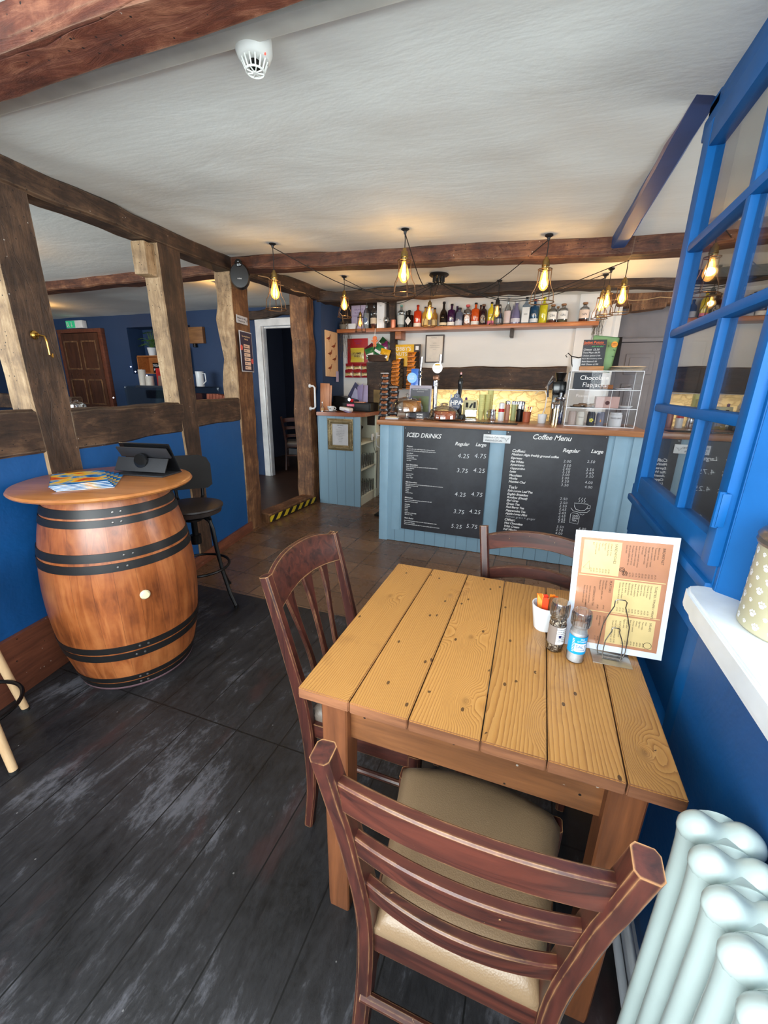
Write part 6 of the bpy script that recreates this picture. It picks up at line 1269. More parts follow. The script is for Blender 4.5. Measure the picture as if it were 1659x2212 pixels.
# ================================================================ things on the bar counter
KZ = 1.1585
M_DOME = glass('cake_dome_glass', (.93, .94, .93, 1), .30, .03); M_CHROME = metal('chrome', rgb(210, 210, 214), .1)
def sponge(name, c): return plain(name, c, .8, bump=.7, bscale=60, var=.18)
t = thing('cake_dome', 'glass dome on a footed stand with a sponge cake inside', 'cake stand', (-1.172, 3.865, KZ))
b = B(); b.lathe([(0, 0), (.060, 0), (.055, .006), (.014, .014), (.014, .045), (.03, .055), (.150, .060), (.160, .066), (.158, .070), (0, .068)], seg=48, cap=False); b.done('footed_plate', M_DOME, t)
b = B(); b.lathe([(.150, .070), (.150, .110), (.135, .150), (.095, .182), (.030, .196), (.010, .200), (.010, .210), (.018, .222), (0, .232)], seg=48, cap=False); b.done('dome', M_DOME, t)
b = B(); b.lathe([(0, 0), (.085, 0), (.088, .01), (.088, .085), (.080, .095), (0, .097)], seg=40, cap=False); o = tag(b.done('sponge_cake', sponge('golden_sponge', rgb(196, 134, 66))), 'golden brown sponge cake under the footed glass dome', 'cake'); o.location = (-1.125, 3.868, KZ+.069)
t = thing('cake_dome', 'low ribbed glass dome with a jam cake, in front of the chrome tap', 'cake stand', (-.812, 3.86, KZ))
b = B(); b.lathe([(0, .001), (.155, .001), (.168, .012), (.166, .015), (.152, .006), (0, .006)], seg=48, cap=False); b.done('glass_plate', M_DOME, t)
b = B(); b.lathe([(.138, .012), (.137, .055), (.120, .092), (.080, .118), (.045, .126), (.030, .130), (.038, .140), (.030, .150), (0, .154)], seg=48, cap=False); b.done('dome', M_DOME, t)
b = B(); b.lathe([(0, 0), (.095, 0), (.098, .008), (.098, .07), (0, .074)], seg=40, cap=False); o = tag(b.done('jam_cake', sponge('jam_sponge', rgb(182, 92, 46))), 'reddish brown cake under the low glass dome', 'cake'); o.location = (-.80, 3.86, KZ+.0065)
t = thing('home_made_sign', 'small black sign reading HOME MADE on a wooden foot', 'sign', (-1.006, 3.735, KZ)); b = B(); b.bx(-.036, .036, -.010, .010, 0, .010, .002); b.done('foot', M_CTOP, t); b = B(); b.box((0, -.008, .038), (.086, .004, .056), .001, 0, RX(-.15)); b.done('sign_plate', M_CHALK, t)
b = B(); b.text('HOME', .021, at(0, -.0150, .041) @ FRONT, 0, 0, .0003, 'CENTER', .0005); b.text('MADE', .021, at(0, -.0150, .018) @ FRONT, 0, 0, .0003, 'CENTER', .0005); b.done('lettering', M_PRINT, t, smooth=0)
t = thing('bakery_poster', 'grey poster stand with a picture of a person in a green field', 'poster', (-1.088, 4.02, KZ)); b = B(); b.box((0, 0, .152), (.222, .008, .304), .002, 0, RX(-.06)); b.done('stand', plain('poster_lilac_grey', rgb(170, 164, 178), .4), t)
t.rotation_euler = (0, 0, 0)
b = B(); b.box((-.0, -.0045, .140), (.200, .003, .270), 0, 0, RX(-.06)); b.done('poster_sheet', plain('poster_dark_grey', rgb(84, 84, 92), .3), t)
b = B(); b.box((0.005, -.0068, .130), (.165, .002, .150), 0, 0, RX(-.06)); b.done('field_picture', plain('field_green', rgb(92, 104, 66), .5, var=.25), t)
b = B(); b.prism([(-.03, .0), (.02, .0), (.035, .05), (.012, .085), (-.015, .085), (-.035, .05)], .001, at(0, -.0082, .07) @ FRONT); b.lathe([(1, 0), (0, .0005)], seg=14, cap=False, M=at(0, -.009, .172) @ RX(PI/2) @ Matrix.Diagonal((.013, .017, 1, 1))); b.done('person_print', plain('person_print_brown', rgb(120, 84, 66), .6), t)
b = B(); b.text('Live made with Swan Bakery', .0135, at(0, .008, .262) @ FRONT, 0, 0, .0002, 'CENTER'); b.text('made fresh every day', .008, at(0, .008, .244) @ FRONT, 0, 0, .0002, 'CENTER'); b.bm.transform(at(0, -.013, 0)); b.done('lettering', M_PRINT, t, smooth=0)
# taps and hand pump
t = thing('beer_tap', 'tall chrome beer tap with a glowing white round badge', 'beer tap', (-.945, 4.05, KZ)); b = B(); b.lathe([(0, 0), (.040, 0), (.036, .012), (.0215, .02), (.0205, .30), (.024, .305), (.024, .33), (.019, .335), (.019, .36), (0, .365)], seg=32, cap=False); b.done('column', M_CHROME, t)
b = B(); b.box((.006, -.02, .375), (.055, .06, .045), .010, 0, RY(-.2)); b.done('spout_block', plain('copper_brown_tap', rgb(120, 82, 60), .3, .6), t); b = B(); b.tube([(0, -.04, .36), (0, -.07, .345), (0, -.072, .30)], .008, 10); b.done('spout', M_CHROME, t)
b = B(); b.cyl((.012, -.02, .465), .047, .016, 36, 0, RX(PI/2)); b.done('round_badge', emit('backlit_white_badge', (1, .98, .95, 1), 1.1), t)
b = B(); b.text('LAGER', .018, at(.012, -.0285, .458) @ FRONT, 0, 0, .0002, 'CENTER'); b.prism([(-.028, .022), (.028, .022), (.018, .036), (-.018, .036)], .0006, at(.012, -.0285, .465) @ FRONT); b.done('lettering', plain('badge_yellow', rgb(214, 170, 40), .5), t, smooth=0)
b = B(); b.tube([(.03, 0, .49), (.034, 0, .585)], [.011, .013], 12); b.done('handle', M_CHROME, t)
t = thing('beer_tap', 'blue beer tap with a glowing light blue badge and chrome lever', 'beer tap', (-1.168, 4.10, KZ)); b = B(); b.bx(-.038, .038, -.03, .03, 0, .462, .012); b.done('column', plain('tap_blue', rgb(40, 104, 196), .3, Coat_Weight=.4), t)
b = B(); b.cyl((-.020, -.045, .375), .048, .018, 36, 0, RX(PI/2)); b.done('round_badge', emit('backlit_blue_badge', (.30, .62, 1, 1), .9), t); b = B(); b.text('COLD', .022, at(-.020, -.0545, .380) @ FRONT, 0, 0, .0002, 'CENTER'); b.text('BEER', .022, at(-.020, -.0545, .358) @ FRONT, 0, 0, .0002, 'CENTER'); b.done('lettering', M_PRINT, t, smooth=0)
b = B(); b.tube([(.055, 0, .30), (.050, 0, .44), (.062, 0, .57)], [.010, .010, .013], 12); b.cyl((.048, -.01, .39), .018, .03, 16, 0, RX(PI/2)); b.cyl((.052, -.01, .43), .014, .03, 16, 0, RX(PI/2)); b.bx(.02, .05, -.01, .01, .37, .39, .003); b.done('handle', M_CHROME, t)
t = thing('hand_pump', 'black handled beer pump with a dark blue shield badge lettered HPA', 'beer pump', (-.715, 3.99, KZ)); b = B(); b.bx(-.03, .075, -.05, .05, 0, .045, .008); b.bx(.0, .045, -.02, .02, .04, .14, .006); b.done('pump_base', M_BLKMET, t)
b = B(); b.lathe([(.012, .12), (.014, .20), (.018, .26), (.024, .32), (.026, .345), (.018, .375), (.014, .39), (.016, .395), (.010, .405), (0, .406)], (.018, 0, 0), 24, cap=False); b.done('pump_handle', plain('black_gloss_disc', rgb(14, 14, 15), .15), t)
b = B(); b.lathe([(.008, .404), (.010, .415), (.006, .428), (0, .43)], (.018, 0, 0), 16, cap=False); b.done('finial', plain('pink_silver', rgb(206, 160, 160), .3, .6), t)
b = B(); b.prism([(0, -.085), (.034, -.045), (.040, -.01), (.066, .004), (.052, .040), (.026, .050), (.026, .072), (0, .088), (-.026, .072), (-.026, .050), (-.052, .040), (-.066, .004), (-.040, -.01), (-.034, -.045)], .006, at(0, -.052, .155) @ FRONT, 0, .0015); b.done('shield_badge', plain('badge_navy', rgb(44, 60, 96), .35), t)
b = B(); b.text('HPA', .058, at(0, -.0588, .136) @ FRONT, 0, 0, .0006, 'CENTER', .0014); b.text('PALE ALE', .014, at(0, -.0588, .112) @ FRONT, 0, 0, .0003, 'CENTER'); b.tube([(.013*math.cos(a*PI/10), -.0588, .213+.013*math.sin(a*PI/10)) for a in range(20)], .0012, 5, closed=True); b.done('lettering', M_PRINT, t, smooth=0)
def cupo():
    b = B(); b.lathe([(.020, 0), (.0285, .078), (.030, .080), (.030, .084), (.027, .083), (.019, .004), (0, .004)], seg=24, cap=False); return b.done('paper_cup', plain('pale_yellow_cup', rgb(222, 222, 150), .5))
c0 = None
for (x, y, n, w_) in ((-.500, 4.08, 9, 'front'), (-.455, 4.14, 9, 'middle'), (-.435, 4.19, 11, 'rear')):
    for i in range(n):
        l = '%s pale yellow paper cup counted from the bottom in the %s nested stack' % (('lowest', 'second', 'third', 'fourth', 'fifth', 'sixth', 'seventh', 'eighth', 'ninth', 'tenth', 'eleventh')[i], w_)
        if c0 is None: c0 = tag(cupo(), l, 'cup', 'nested paper cups on the bar'); c0.location = (x, y, KZ)
        else: dup(c0, l, (x, y, KZ+i*.0185))
t = thing('lemon_tub', 'clear tub holding lemon slices behind the pump', 'tub', (-.585, 4.05, KZ)); b = B(); b.bx(-.05, .05, -.045, .045, 0, .003); 
for (x0, x1, y0, y1) in ((-.052, -.050, -.045, .045), (.050, .052, -.045, .045), (-.05, .05, -.047, -.045), (-.05, .05, .045, .047)): b.bx(x0, x1, y0, y1, 0, .085)
b.done('tub_body', M_DOME, t)
for i in range(7):
    b = B(); b.lathe([(0, -.004), (.022, -.004), (.025, 0), (.022, .004), (0, .004)], seg=20, cap=False); o = tag(b.done('lemon_slice', plain('lemon_yellow', rgb(226, 186, 44), .4)), ('lemon slice at the left of the tub', 'lemon slice at the right of the tub', 'upper left lemon slice in the tub', 'upper right lemon slice in the tub', 'middle lemon slice in the tub', 'topmost lemon slice in the tub', 'rear lemon slice in the tub')[i], 'lemon slice', 'lemon slices in the clear tub')
    o.location = (-.585+(-.022, .022, -.02, .022, 0, .004, 0)[i], 4.05+(-.01, -.01, -.012, -.008, -.015, -.005, .02)[i], KZ+(.018, .02, .04, .042, .03, .058, .03)[i]); o.rotation_euler = (1.1+.2*i, .3*i, i*.7)
t = thing('dispenser_box', 'white dispenser box with black handled tools behind the lemon tub', 'box', (-.615, 4.16, KZ)); b = B(); b.bx(-.066, .066, -.035, .035, 0, .175, .004); b.done('box_body', plain('warm_white_box', rgb(232, 226, 180), .5), t)
b = B(); b.cyl((-.028, -.040, .13), .011, .045, 14); b.box((.012, -.040, .125), (.016, .012, .05), .005, 0, RY(.5)); b.box((.045, -.040, .13), (.022, .012, .055), .005); b.done('black_handles', M_BLKMET, t)
def botl(label, x, y, h, r, mat, capm, name='squeeze_bottle', cat='bottle', neck=.45):
    t = thing(name, label, cat, (x, y, KZ)); b = B(); b.lathe([(0, 0), (r*.95, 0), (r, .006), (r, h*.68), (r*neck, h*.80), (r*neck, h*.84), (0, h*.84)], seg=24, cap=False); b.done('bottle_body', mat, t)
    b = B(); b.lathe([(r*neck*1.1, h*.82), (r*neck*1.1, h*.96), (r*neck*.6, h), (0, h)], seg=20, cap=False); b.done('cap', capm, t); return t
M_RED = plain('cap_red', rgb(196, 30, 34), .4); M_PURP = plain('cap_purple', rgb(92, 50, 140), .4)
botl('tall white bottle just behind the hand pump', -.750, 4.18, .265, .026, M_CER, M_CER); botl('white spray bottle with a purple cap right of the pump', -.665, 4.19, .20, .022, M_CER, M_PURP)
botl('second white bottle left of the pump', -.815, 4.19, .225, .020, M_CER, M_CER)
t = thing('milk_jug', 'small chrome milk jug beside the paper cups', 'jug', (-.385, 4.04, KZ)); b = B(); b.lathe([(0, 0), (.030, 0), (.033, .01), (.027, .07), (.030, .10), (.028, .10), (.024, .07), (0, .01)], seg=28, cap=False); b.done('jug_body', M_CHROME, t); b = B(); b.tube([(-.030, 0, .09), (-.05, 0, .085), (-.05, 0, .035), (-.032, 0, .02)], .004, 8); b.done('handle', M_CHROME, t)
botl('white bottle with a red band and cap on the bar', -.308, 4.04, .165, .027, M_CER, M_CER, neck=.9); 
b = B(); b.cyl((-.308, 4.04, KZ+.095), .0278, .03, 24); tag(b.done('bottle_band', M_RED), 'red band around the white bottle on the bar', 'band')
botl('chocolate shaker with a chrome lid, left one', -.262, 4.13, .18, .024, plain('shaker_pink', rgb(206, 150, 130), .4), M_CHROME, 'shaker', 'shaker', .95); botl('chocolate shaker with a chrome lid, right one', -.205, 4.13, .18, .024, plain('shaker_green', rgb(176, 186, 130), .4), M_CHROME, 'shaker', 'shaker', .95)
botl('wide chrome canister at the back of the bar', -.145, 4.15, .18, .036, M_CHROME, M_CHROME, 'canister', 'canister', .96)
t = thing('spoon_pot', 'terracotta coloured pot full of spoons and sachets', 'pot', (-.080, 4.0, KZ)); b = B(); b.lathe([(0, 0), (.030, 0), (.036, .09), (.033, .09), (.027, .006), (0, .006)], seg=26, cap=False); b.done('pot_body', plain('terracotta', rgb(176, 92, 60), .5), t)
for i in range(9):
    a = i*.7; b = B(); b.tube([(.010*math.cos(a), .010*math.sin(a), .01), (.034*math.cos(a), .03*math.sin(a), .125)], .0022, 6); b.box((.034*math.cos(a), .03*math.sin(a), .128), (.010, .004, .014), .002); b.done('spoon', [M_CHROME, M_RED, plain('sachet_brown', rgb(112, 74, 50), .5)][i % 3], t)
botl('short black pot beside the terracotta pot', -.145, 4.05, .11, .030, M_BLKMET, M_BLKMET, 'black_pot', 'pot', .97)
o = tag(B().lathe([(0, 0), (.030, 0), (.033, .004), (.040, .078), (.037, .078), (.029, .008), (0, .008)], seg=32, cap=False).done('white_pot', M_CER), 'plain white ceramic pot standing alone on the bar', 'pot'); o.location = (.052, 3.94, KZ)
t = thing('cutlery_tin', 'gold rimmed chrome canister of cutlery beside the display case', 'canister', (.146, 3.81, KZ)); b = B(); b.lathe([(0, 0), (.033, 0), (.033, .135), (.031, .135), (.031, .006), (0, .006)], seg=30, cap=False); b.done('canister_body', metal('warm_chrome', rgb(196, 176, 140), .15), t)
for i in range(8):
    a = i*.8; b = B(); b.tube([(.012*math.cos(a), .012*math.sin(a), .01), (.026*math.cos(a), .026*math.sin(a), .17)], .0025, 6); b.lathe([(0, -.012), (.008, 0), (0, .014)], (.027*math.cos(a), .026*math.sin(a), .175), 10); b.done('spoon', M_CHROME, t)
t = thing('clip_jar', 'tall glass jar with a blue and chrome lid left of the display case', 'jar', (.178, 3.90, KZ)); b = B(); b.lathe([(0, .001), (.040, .001), (.042, .01), (.042, .19), (.036, .20), (0, .20)], seg=30, cap=False); b.done('jar_body', M_DOME, t); b = B(); b.lathe([(.042, .20), (.044, .205), (.044, .222), (.03, .228), (.008, .23), (.010, .262), (0, .264)], seg=30, cap=False); b.done('lid', M_CHROME, t)
b = B(); b.lathe([(0, .01), (.036, .01), (.036, .10), (0, .10)], seg=24, cap=False); b.done('blue_contents', plain('navy_sachets', rgb(36, 58, 130), .5), t)
t = thing('coffee_grinder', 'tall black coffee grinder left of the display case', 'coffee grinder', (.165, 4.14, KZ)); b = B(); b.bx(-.05, .05, -.05, .05, 0, .26, .012); b.bx(-.058, .058, -.07, .05, .24, .36, .02); b.lathe([(.03, .36), (.05, .43), (0, .435)], seg=24); b.done('grinder_body', plain('black_gloss_disc', rgb(14, 14, 15), .15), t); b = B(); b.tube([(-.065, -.05, .40), (-.10, -.07, .33), (-.085, -.07, .22)], .008, 8); b.tube([(-.06, -.03, .36), (-.11, -.05, .30)], .009, 8); b.done('lever', M_CHROME, t)
o = tag(B().tube([(-.04, 5.1, 1.39), (.0, 4.9, 1.43), (.06, 4.86, 1.43), (.085, 4.86, 1.38), (.08, 4.86, 1.25), (.04, 4.86, 1.10), (.05, 4.86, .905)], .006, 8).done('hose', M_CER), 'white hose arching in front of the stone niche', 'hose')
t = thing('bar_mat', 'long black lettered bar runner on the counter edge', 'bar mat', (-.475, 3.665, KZ), -.02); b = B(); b.bx(-.335, .335, -.035, .10, 0, .004, .001); b.done('mat', plain('black_rubber', rgb(22, 22, 22), .7), t); b = B(); b.text('* * CRAFT ALES * *', .034, at(0, -.015, .0042), 0, 0, .0002, 'CENTER'); b.done('lettering', M_PRINT, t, smooth=0)
o = tag(B().bx(-.06, .06, -.04, .04, 0, .012, .002).done('booklet', M_PAPER), 'white booklet at the left end of the bar top', 'booklet'); o.location = (-1.265, 3.70, KZ); o.rotation_euler = (0, 0, .2)
o = tag(B().bx(-.055, .055, -.035, .035, 0, .010, .002).done('booklet', plain('cream_booklet', rgb(206, 190, 160), .6)), 'cream booklet lying on the white booklet', 'booklet'); o.location = (-1.262, 3.702, KZ+.0122); o.rotation_euler = (0, 0, -.1)
# display case
t = thing('cake_display_case', 'clear three tier acrylic display case at the right end of the bar', 'display case', (.487, 3.95, KZ))
M_ACR = glass('acrylic_sheet', (.93, .94, .95, 1), .0, .02, .28); M_EDGE = plain('acrylic_edge', rgb(226, 230, 236), .2, Emission_Strength=0.0)
b = B(); HW, HD, HH = .258, .150, .432
for (x0, x1, y0, y1) in ((-HW, HW, -HD, -HD+.003), (-HW, -HW+.003, -HD, HD), (HW-.003, HW, -HD, HD), (-HW, HW, HD-.003, HD)): b.bx(x0, x1, y0, y1, 0, HH)
b.done('acrylic_walls', M_ACR, t)
for z in (0, .144, .288, .428): b = B(); b.bx(-HW, HW, -HD, HD, z, z+.004); b.done('shelf', M_ACR, t)
b = B()
for x in (-HW, HW):
    for y in (-HD, HD): b.bx(x-.0022, x+.0022, y-.0022, y+.0022, 0, HH)
for z in (0, .144, .288, HH):
    b.bx(-HW, HW, -HD-.002, -HD+.002, z-.001, z+.004); b.bx(-HW-.002, -HW+.002, -HD, HD, z-.001, z+.003); b.bx(HW-.002, HW+.002, -HD, HD, z-.001, z+.003)
for x in (.06, .19): b.bx(x, x+.002, -HD-.001, -HD+.001, 0, .288)
b.done('bright_edges', M_EDGE, t)
b = B(); b.bx(-.235, -.03, -HD+.004, -HD+.006, .296, .422); b.done('black_card', M_CHALK, t)
b = B(); b.text('Chocolate', .050, at(-.19, -HD-.001, .366) @ FRONT, .05, 0, .0004, 'LEFT', .0002); b.text('Flapjacks', .050, at(-.165, -HD-.001, .312) @ FRONT, .05, 0, .0004, 'LEFT', -.0004); b.text('Peanut butter', .034, at(-.20, -HD-.001, .232) @ FRONT, .05, 0, .0004, 'LEFT', -.0006); b.done('pen_writing', M_PRINT, t, smooth=0)
def inside(name, label, cat, x, y, z, fn, mat, group=None):
    b = B(); fn(b); o = tag(b.done(name, mat), label, cat, group); o.location = (.487+x, 3.95+y, KZ+z); return o
M_FLAP = sponge('flapjack_brown', rgb(150, 92, 48)); M_SLATEB = plain('slate_tray', rgb(36, 34, 36), .5)
inside('slate_tray', 'black tray of flapjacks on the top tier', 'tray', -.05, 0, .292, lambda b: b.bx(-.15, .15, -.10, .10, 0, .005, .001), M_SLATEB)
for i in range(6): inside('flapjack', ('left front', 'middle front', 'right front', 'left rear', 'middle rear', 'right rear')[i]+' flapjack on the top tier tray', 'cake', -.135+(i % 3)*.085, -.04+(i//3)*.08, .2972, lambda b: b.bx(-.038, .038, -.032, .032, 0, .034, .005), M_FLAP, 'flapjacks on the top tier')
inside('cake_tongs', 'thin steel tongs on the top tier', 'tongs', .13, -.04, .297, lambda b: (b.tube([(-.06, 0, .002), (.08, .01, .028)], .002, 6), b.tube([(-.06, 0, .002), (.08, -.01, .004)], .002, 6)), M_CHROME)
inside('slate_tray', 'black tray of cookies on the middle tier', 'tray', -.10, 0, .148, lambda b: b.bx(-.12, .12, -.10, .10, 0, .005, .001), M_SLATEB)
for i in range(8): inside('cookie', ('first', 'second', 'third', 'fourth', 'fifth', 'sixth', 'seventh', 'eighth')[i]+' cookie from the left on the middle tier', 'cookie', -.17+(i % 4)*.042, -.05+(i//4)*.06, .154+.011*(i % 2), lambda b: b.lathe([(0, 0), (.030, 0), (.033, .006), (.026, .014), (0, .016)], seg=18, cap=False), sponge('cookie_speckled', rgb(150, 118, 90)), 'cookies on the middle tier')
inside('cake_box', 'pink cake box with a round brown badge on the middle tier', 'box', .045, -.05, .149, lambda b: b.bx(-.085, .085, -.06, .06, 0, .09, .003), plain('pink_box', rgb(206, 166, 156), .5))
inside('box_badge', 'round brown badge on the pink cake box', 'badge', .045, -.113, .19, lambda b: b.cyl((0, 0, 0), .016, .003, 20, 0, RX(PI/2)), plain('badge_brown', rgb(88, 40, 36), .5))
inside('white_plate', 'white plate at the right of the middle tier', 'plate', .19, -.02, .149, lambda b: b.lathe([(0, 0), (.04, 0), (.058, .016), (.056, .018), (0, .004)], seg=30, cap=False), M_CER)
jl = [('pale jar at the left of the bottom tier', -.20, rgb(190, 170, 160), 'jar'), ('white label jar beside it on the bottom tier', -.135, rgb(226, 218, 206), 'jar'), ('dark decorated tin with a yellow flower on the bottom tier', -.055, rgb(52, 52, 60), 'tin'), ('grey tin with an orange drop on the bottom tier', .015, rgb(120, 120, 136), 'tin'), ('large white spice tub at the right of the bottom tier', .125, rgb(222, 222, 224), 'tub')]
for i, (l, x, c, k) in enumerate(jl):
    r = .031 if i < 4 else .048; o = inside(k, l, k, x, -.09, .0045, lambda b, r=r: b.lathe([(0, 0), (r*.95, 0), (r, .004), (r, .092), (r*.9, .098), (r*.9, .112), (0, .112)], seg=28, cap=False), plain('jar_paint_%d' % i, c, .4))
    if i in (1, 2, 3, 4):
        b = B()
        if i == 2:
            for k2 in range(5): a = k2*2*PI/5; b.lathe([(1, 0), (0, .001)], seg=10, cap=False, M=at(.010*math.cos(a), -.0335, .045+.010*math.sin(a)) @ RX(PI/2) @ Matrix.Diagonal((.007, .007, 1, 1)))
        elif i == 3: b.prism([(0, .022), (.006, .004), (0, -.006), (-.006, .004)], .001, at(0, -.0325, .035) @ FRONT)
        else: curved_text(b, 'VANILLA' if i == 1 else 'MIXED SPICE', .012 if i == 1 else .016, r+.0006, .062, -PI/2)
        b.done('label_print', plain('label_yellow', rgb(226, 214, 90), .5) if i == 2 else plain('label_orange', rgb(226, 150, 60), .5) if i == 3 else M_INK, o, smooth=0)
TZ2 = KZ+.4335
t = thing('jacket_potato_sign', 'small chalkboard sign about jacket potatoes in a wooden block', 'sign', (.375, 3.86, TZ2)); b = B(); b.bx(-.088, .088, -.03, .03, 0, .038, .003); b.done('wooden_block', wood('block_oak', rgb(150, 94, 50), rgb(196, 140, 86), 'X', 1, .5, .1), t)
b = B(); b.box((0, 0, .13), (.168, .005, .215), .001); b.done('sign_plate', M_CHALK, t)
b = B(); b.text('Jacket Potato', .028, at(-.080, -.0032, .208) @ FRONT, .1, 0, .0003, 'LEFT', .0003, .95); b.tube([(-.075+i*.01, -.0035, .199+.003*(i % 2)) for i in range(16)], .0009, 4); b.done('orange_writing', plain('chalk_orange', rgb(240, 110, 60), .6), t, smooth=0)
b = B(); b.text('with side salad', .014, at(-.02, -.0032, .183) @ FRONT, .1); b.done('green_writing', plain('chalk_green', rgb(90, 200, 110), .6), t, smooth=0)
b = B()
for i, s in enumerate(('Cheese  £5.50', 'Tuna Mayo £6.50', 'Chicken Special £7.00', 'Bacon Brie Cranberry £7.50', 'Baked Beans £5.50', 'Add Cheese £1.00')): b.text(s, (.020, .0175, .0145, .0125, .0145, .0165)[i], at(-.078, -.0032, .158-i*.022) @ FRONT, .1)
b.done('white_writing', M_PRINT, t, smooth=0)
t = thing('green_menu_stand', 'green leafy sign with an orange badge behind the small chalkboard', 'sign', (.445, 3.935, TZ2)); b = B(); b.box((.0, 0, .135), (.19, .006, .27), .012, 0, RY(.12) @ RX(-.1)); b.done('green_card', plain('sage_green_card', rgb(122, 158, 110), .4, var=.1), t)
b = B(); b.lathe([(.024, 0), (.022, .004), (0, .005)], (0, 0, 0), 12, 0, at(.078, -.012, .205) @ RX(PI/2)); b.done('orange_badge', plain('badge_orange', rgb(240, 150, 30), .4), t); b = B(); b.text('NEW', .014, at(.078, -.0185, .205) @ FRONT, 0, 0, .0002, 'CENTER'); b.text('FLAVOUR', .008, at(.078, -.0185, .196) @ FRONT, 0, 0, .0002, 'CENTER'); b.done('lettering', M_INK, t, smooth=0)
b = B()
for i in range(14): b.lathe([(1, 0), (0, .001)], seg=8, cap=False, M=at(.03+.055*math.sin(i*2.3), -.010+.004, .02+i*.016) @ RX(PI/2) @ RZ(i) @ Matrix.Diagonal((.010, .004, 1, 1)))
b.done('leaf_print', plain('leaf_dark_green', rgb(60, 96, 60), .5), t)
o = tag(B().box((0, 0, .135), (.14, .005, .27), .003, 0, RX(-.12)).done('black_board_back', M_BLKMET), 'plain black stand leaning behind the green sign', 'sign'); o.location = (.515, 4.0, TZ2)
bl_ = ['lowest folded white paper bag on the display case', 'second folded white paper bag from the bottom', 'third folded white paper bag', 'uppermost folded white paper bag on the display case']
for i in range(4):
    b = B(); b.grid(lambda u, v, i=i: ((u-.5)*.25+.006*math.sin(v*5+i), (v-.5)*.14, .008*(1-(2*u-1)**6)*(1-(2*v-1)**6)+.003*math.sin(u*9+i*2)*(v)), 16, 8); b.grid(lambda u, v: ((u-.5)*.25, (v-.5)*.14, 0), 4, 4)
    o = tag(b.done('paper_bag', plain('bag_paper', rgb(222, 212, 198), .7, var=.04)), bl_[i], 'paper bag', 'folded paper bags on the display case'); o.location = (.620+.006*i, 3.88, TZ2+.0006+i*.0105); o.rotation_euler = (0, 0, .05*(i-1.5))
t = thing('wire_serviette_holder', 'curly black wire holder with white napkins at the left of the display case top', 'napkin holder', (.275, 3.93, TZ2)); b = B()
for s in (-1, 1): b.tube([(s*.02, 0, .004), (s*.045, 0, .06), (s*.055, 0, .12), (s*.085, 0, .145), (s*.10, 0, .125), (s*.088, 0, .112)], .004, 8)
b.tube([(-.055, 0, .12), (0, 0, .108), (.055, 0, .12)], .004, 8); b.tube([(-.02, 0, .004), (.02, 0, .004)], .004, 8); b.done('wire_frame', M_BLKMET, t)
b = B(); b.prism([(-.035, .002), (.045, .002), (.055, .10), (-.045, .10)], .016, at(0, .012, 0) @ FRONT, 0, .002); b.done('napkins', M_CER, t)
# worktop and lamp in the niche
t = thing('back_worktop', 'low dark worktop under the stone niche behind the bar', 'worktop', (-.68, 5.0, 0)); b = B(); b.bx(-.95, .90, -.20, .245, .86, .90, .004); b.done('worktop_slab', M_CTOP, t); b = B(); b.bx(-.95, .90, -.17, .245, 0, .86); b.done('cupboards', plain('dark_cupboard', rgb(70, 66, 64), .6), t)
arealight('niche_strip_light', (-.68, 5.45, 1.40), (0, .25, -1), 1.4, .12, 8.5, (1, .90, .66))
b = B(); b.bx(-.70, .70, -.012, .012, .0, .014, .002); o = tag(b.done('strip_light', M_CER), 'slim strip light tucked under the lintel of the niche', 'lamp'); o.location = (-.68, 5.41, 1.42)
# ================================================================ wall things and the next room
t = thing('wall_speaker', 'rounded black loudspeaker at the top of the doorway post', 'loudspeaker', (-2.495, 3.235, 2.372), PT+.35)
t.scale = (1.1, 1.1, 1.1)
b = B(); b.lathe([(.0, -.055), (.05, -.05), (.070, -.02), (.074, .02), (.066, .045), (.0, .05)], (0, 0, 0), 36, 0, at(0, 0, -.05) @ RX(PI/2) @ Matrix.Diagonal((1.0, 1.25, 1, 1)), False); b.done('speaker_body', plain('black_speaker_plastic', rgb(20, 20, 22), .35), t)
b = B(); b.lathe([(.028, 0), (.024, .012), (.010, .016), (0, .012)], (0, 0, 0), 24, 0, at(0, -.045, .035) @ RX(PI/2)); b.done('tweeter', plain('black_gloss_disc', rgb(14, 14, 15), .15), t); b = B(); b.box((0, .06, -.03), (.03, .05, .05), .006); b.done('bracket', M_BLKMET, t); b = B(); b.text('AUDIO', .010, at(.0, -.0525, -.075) @ FRONT, 0, 0, .0004, 'CENTER'); b.done('lettering', M_PRINT, t, smooth=0)
def on_post(dx, s, z): return lworld(dx, s, z)
t = thing('wifi_notice', 'small white wifi notice at the top of the doorway post', 'sign', on_post(.022, 2.565, 1.975), PT+PI/2-.0); b = B(); b.bx(-.10, .10, -.002, .002, 0, .066); b.done('sheet', M_SHEET, t)
b = B(); b.text('Oaklands Cafe Wifi:', .019, at(-.094, -.0025, .038) @ FRONT); b.text('Oaklands23Cafe', .019, at(-.080, -.0025, .014) @ FRONT); antler(b, .078, .022, .022); b.done('lettering', plain('grey_ink', rgb(70, 74, 80), .5), t, smooth=0)
t = thing('events_poster', 'dark blue events poster with cream boxes pinned to the doorway post', 'poster', on_post(.024, 2.60, 1.56), PT+PI/2)
b = B(); b.bx(-.118, .118, -.003, .001, 0, .355, .0005); b.done('white_border', M_SHEET, t); b = B(); b.bx(-.110, .110, -.0042, -.003, .008, .347); b.done('navy_print', plain('poster_navy', rgb(40, 36, 62), .35), t)
b = B()
for i in range(6): b.bx(-.055, .060, -.005, -.0042, .022+i*.038, .052+i*.038)
b.done('cream_boxes', plain('poster_cream', rgb(222, 190, 168), .5), t)
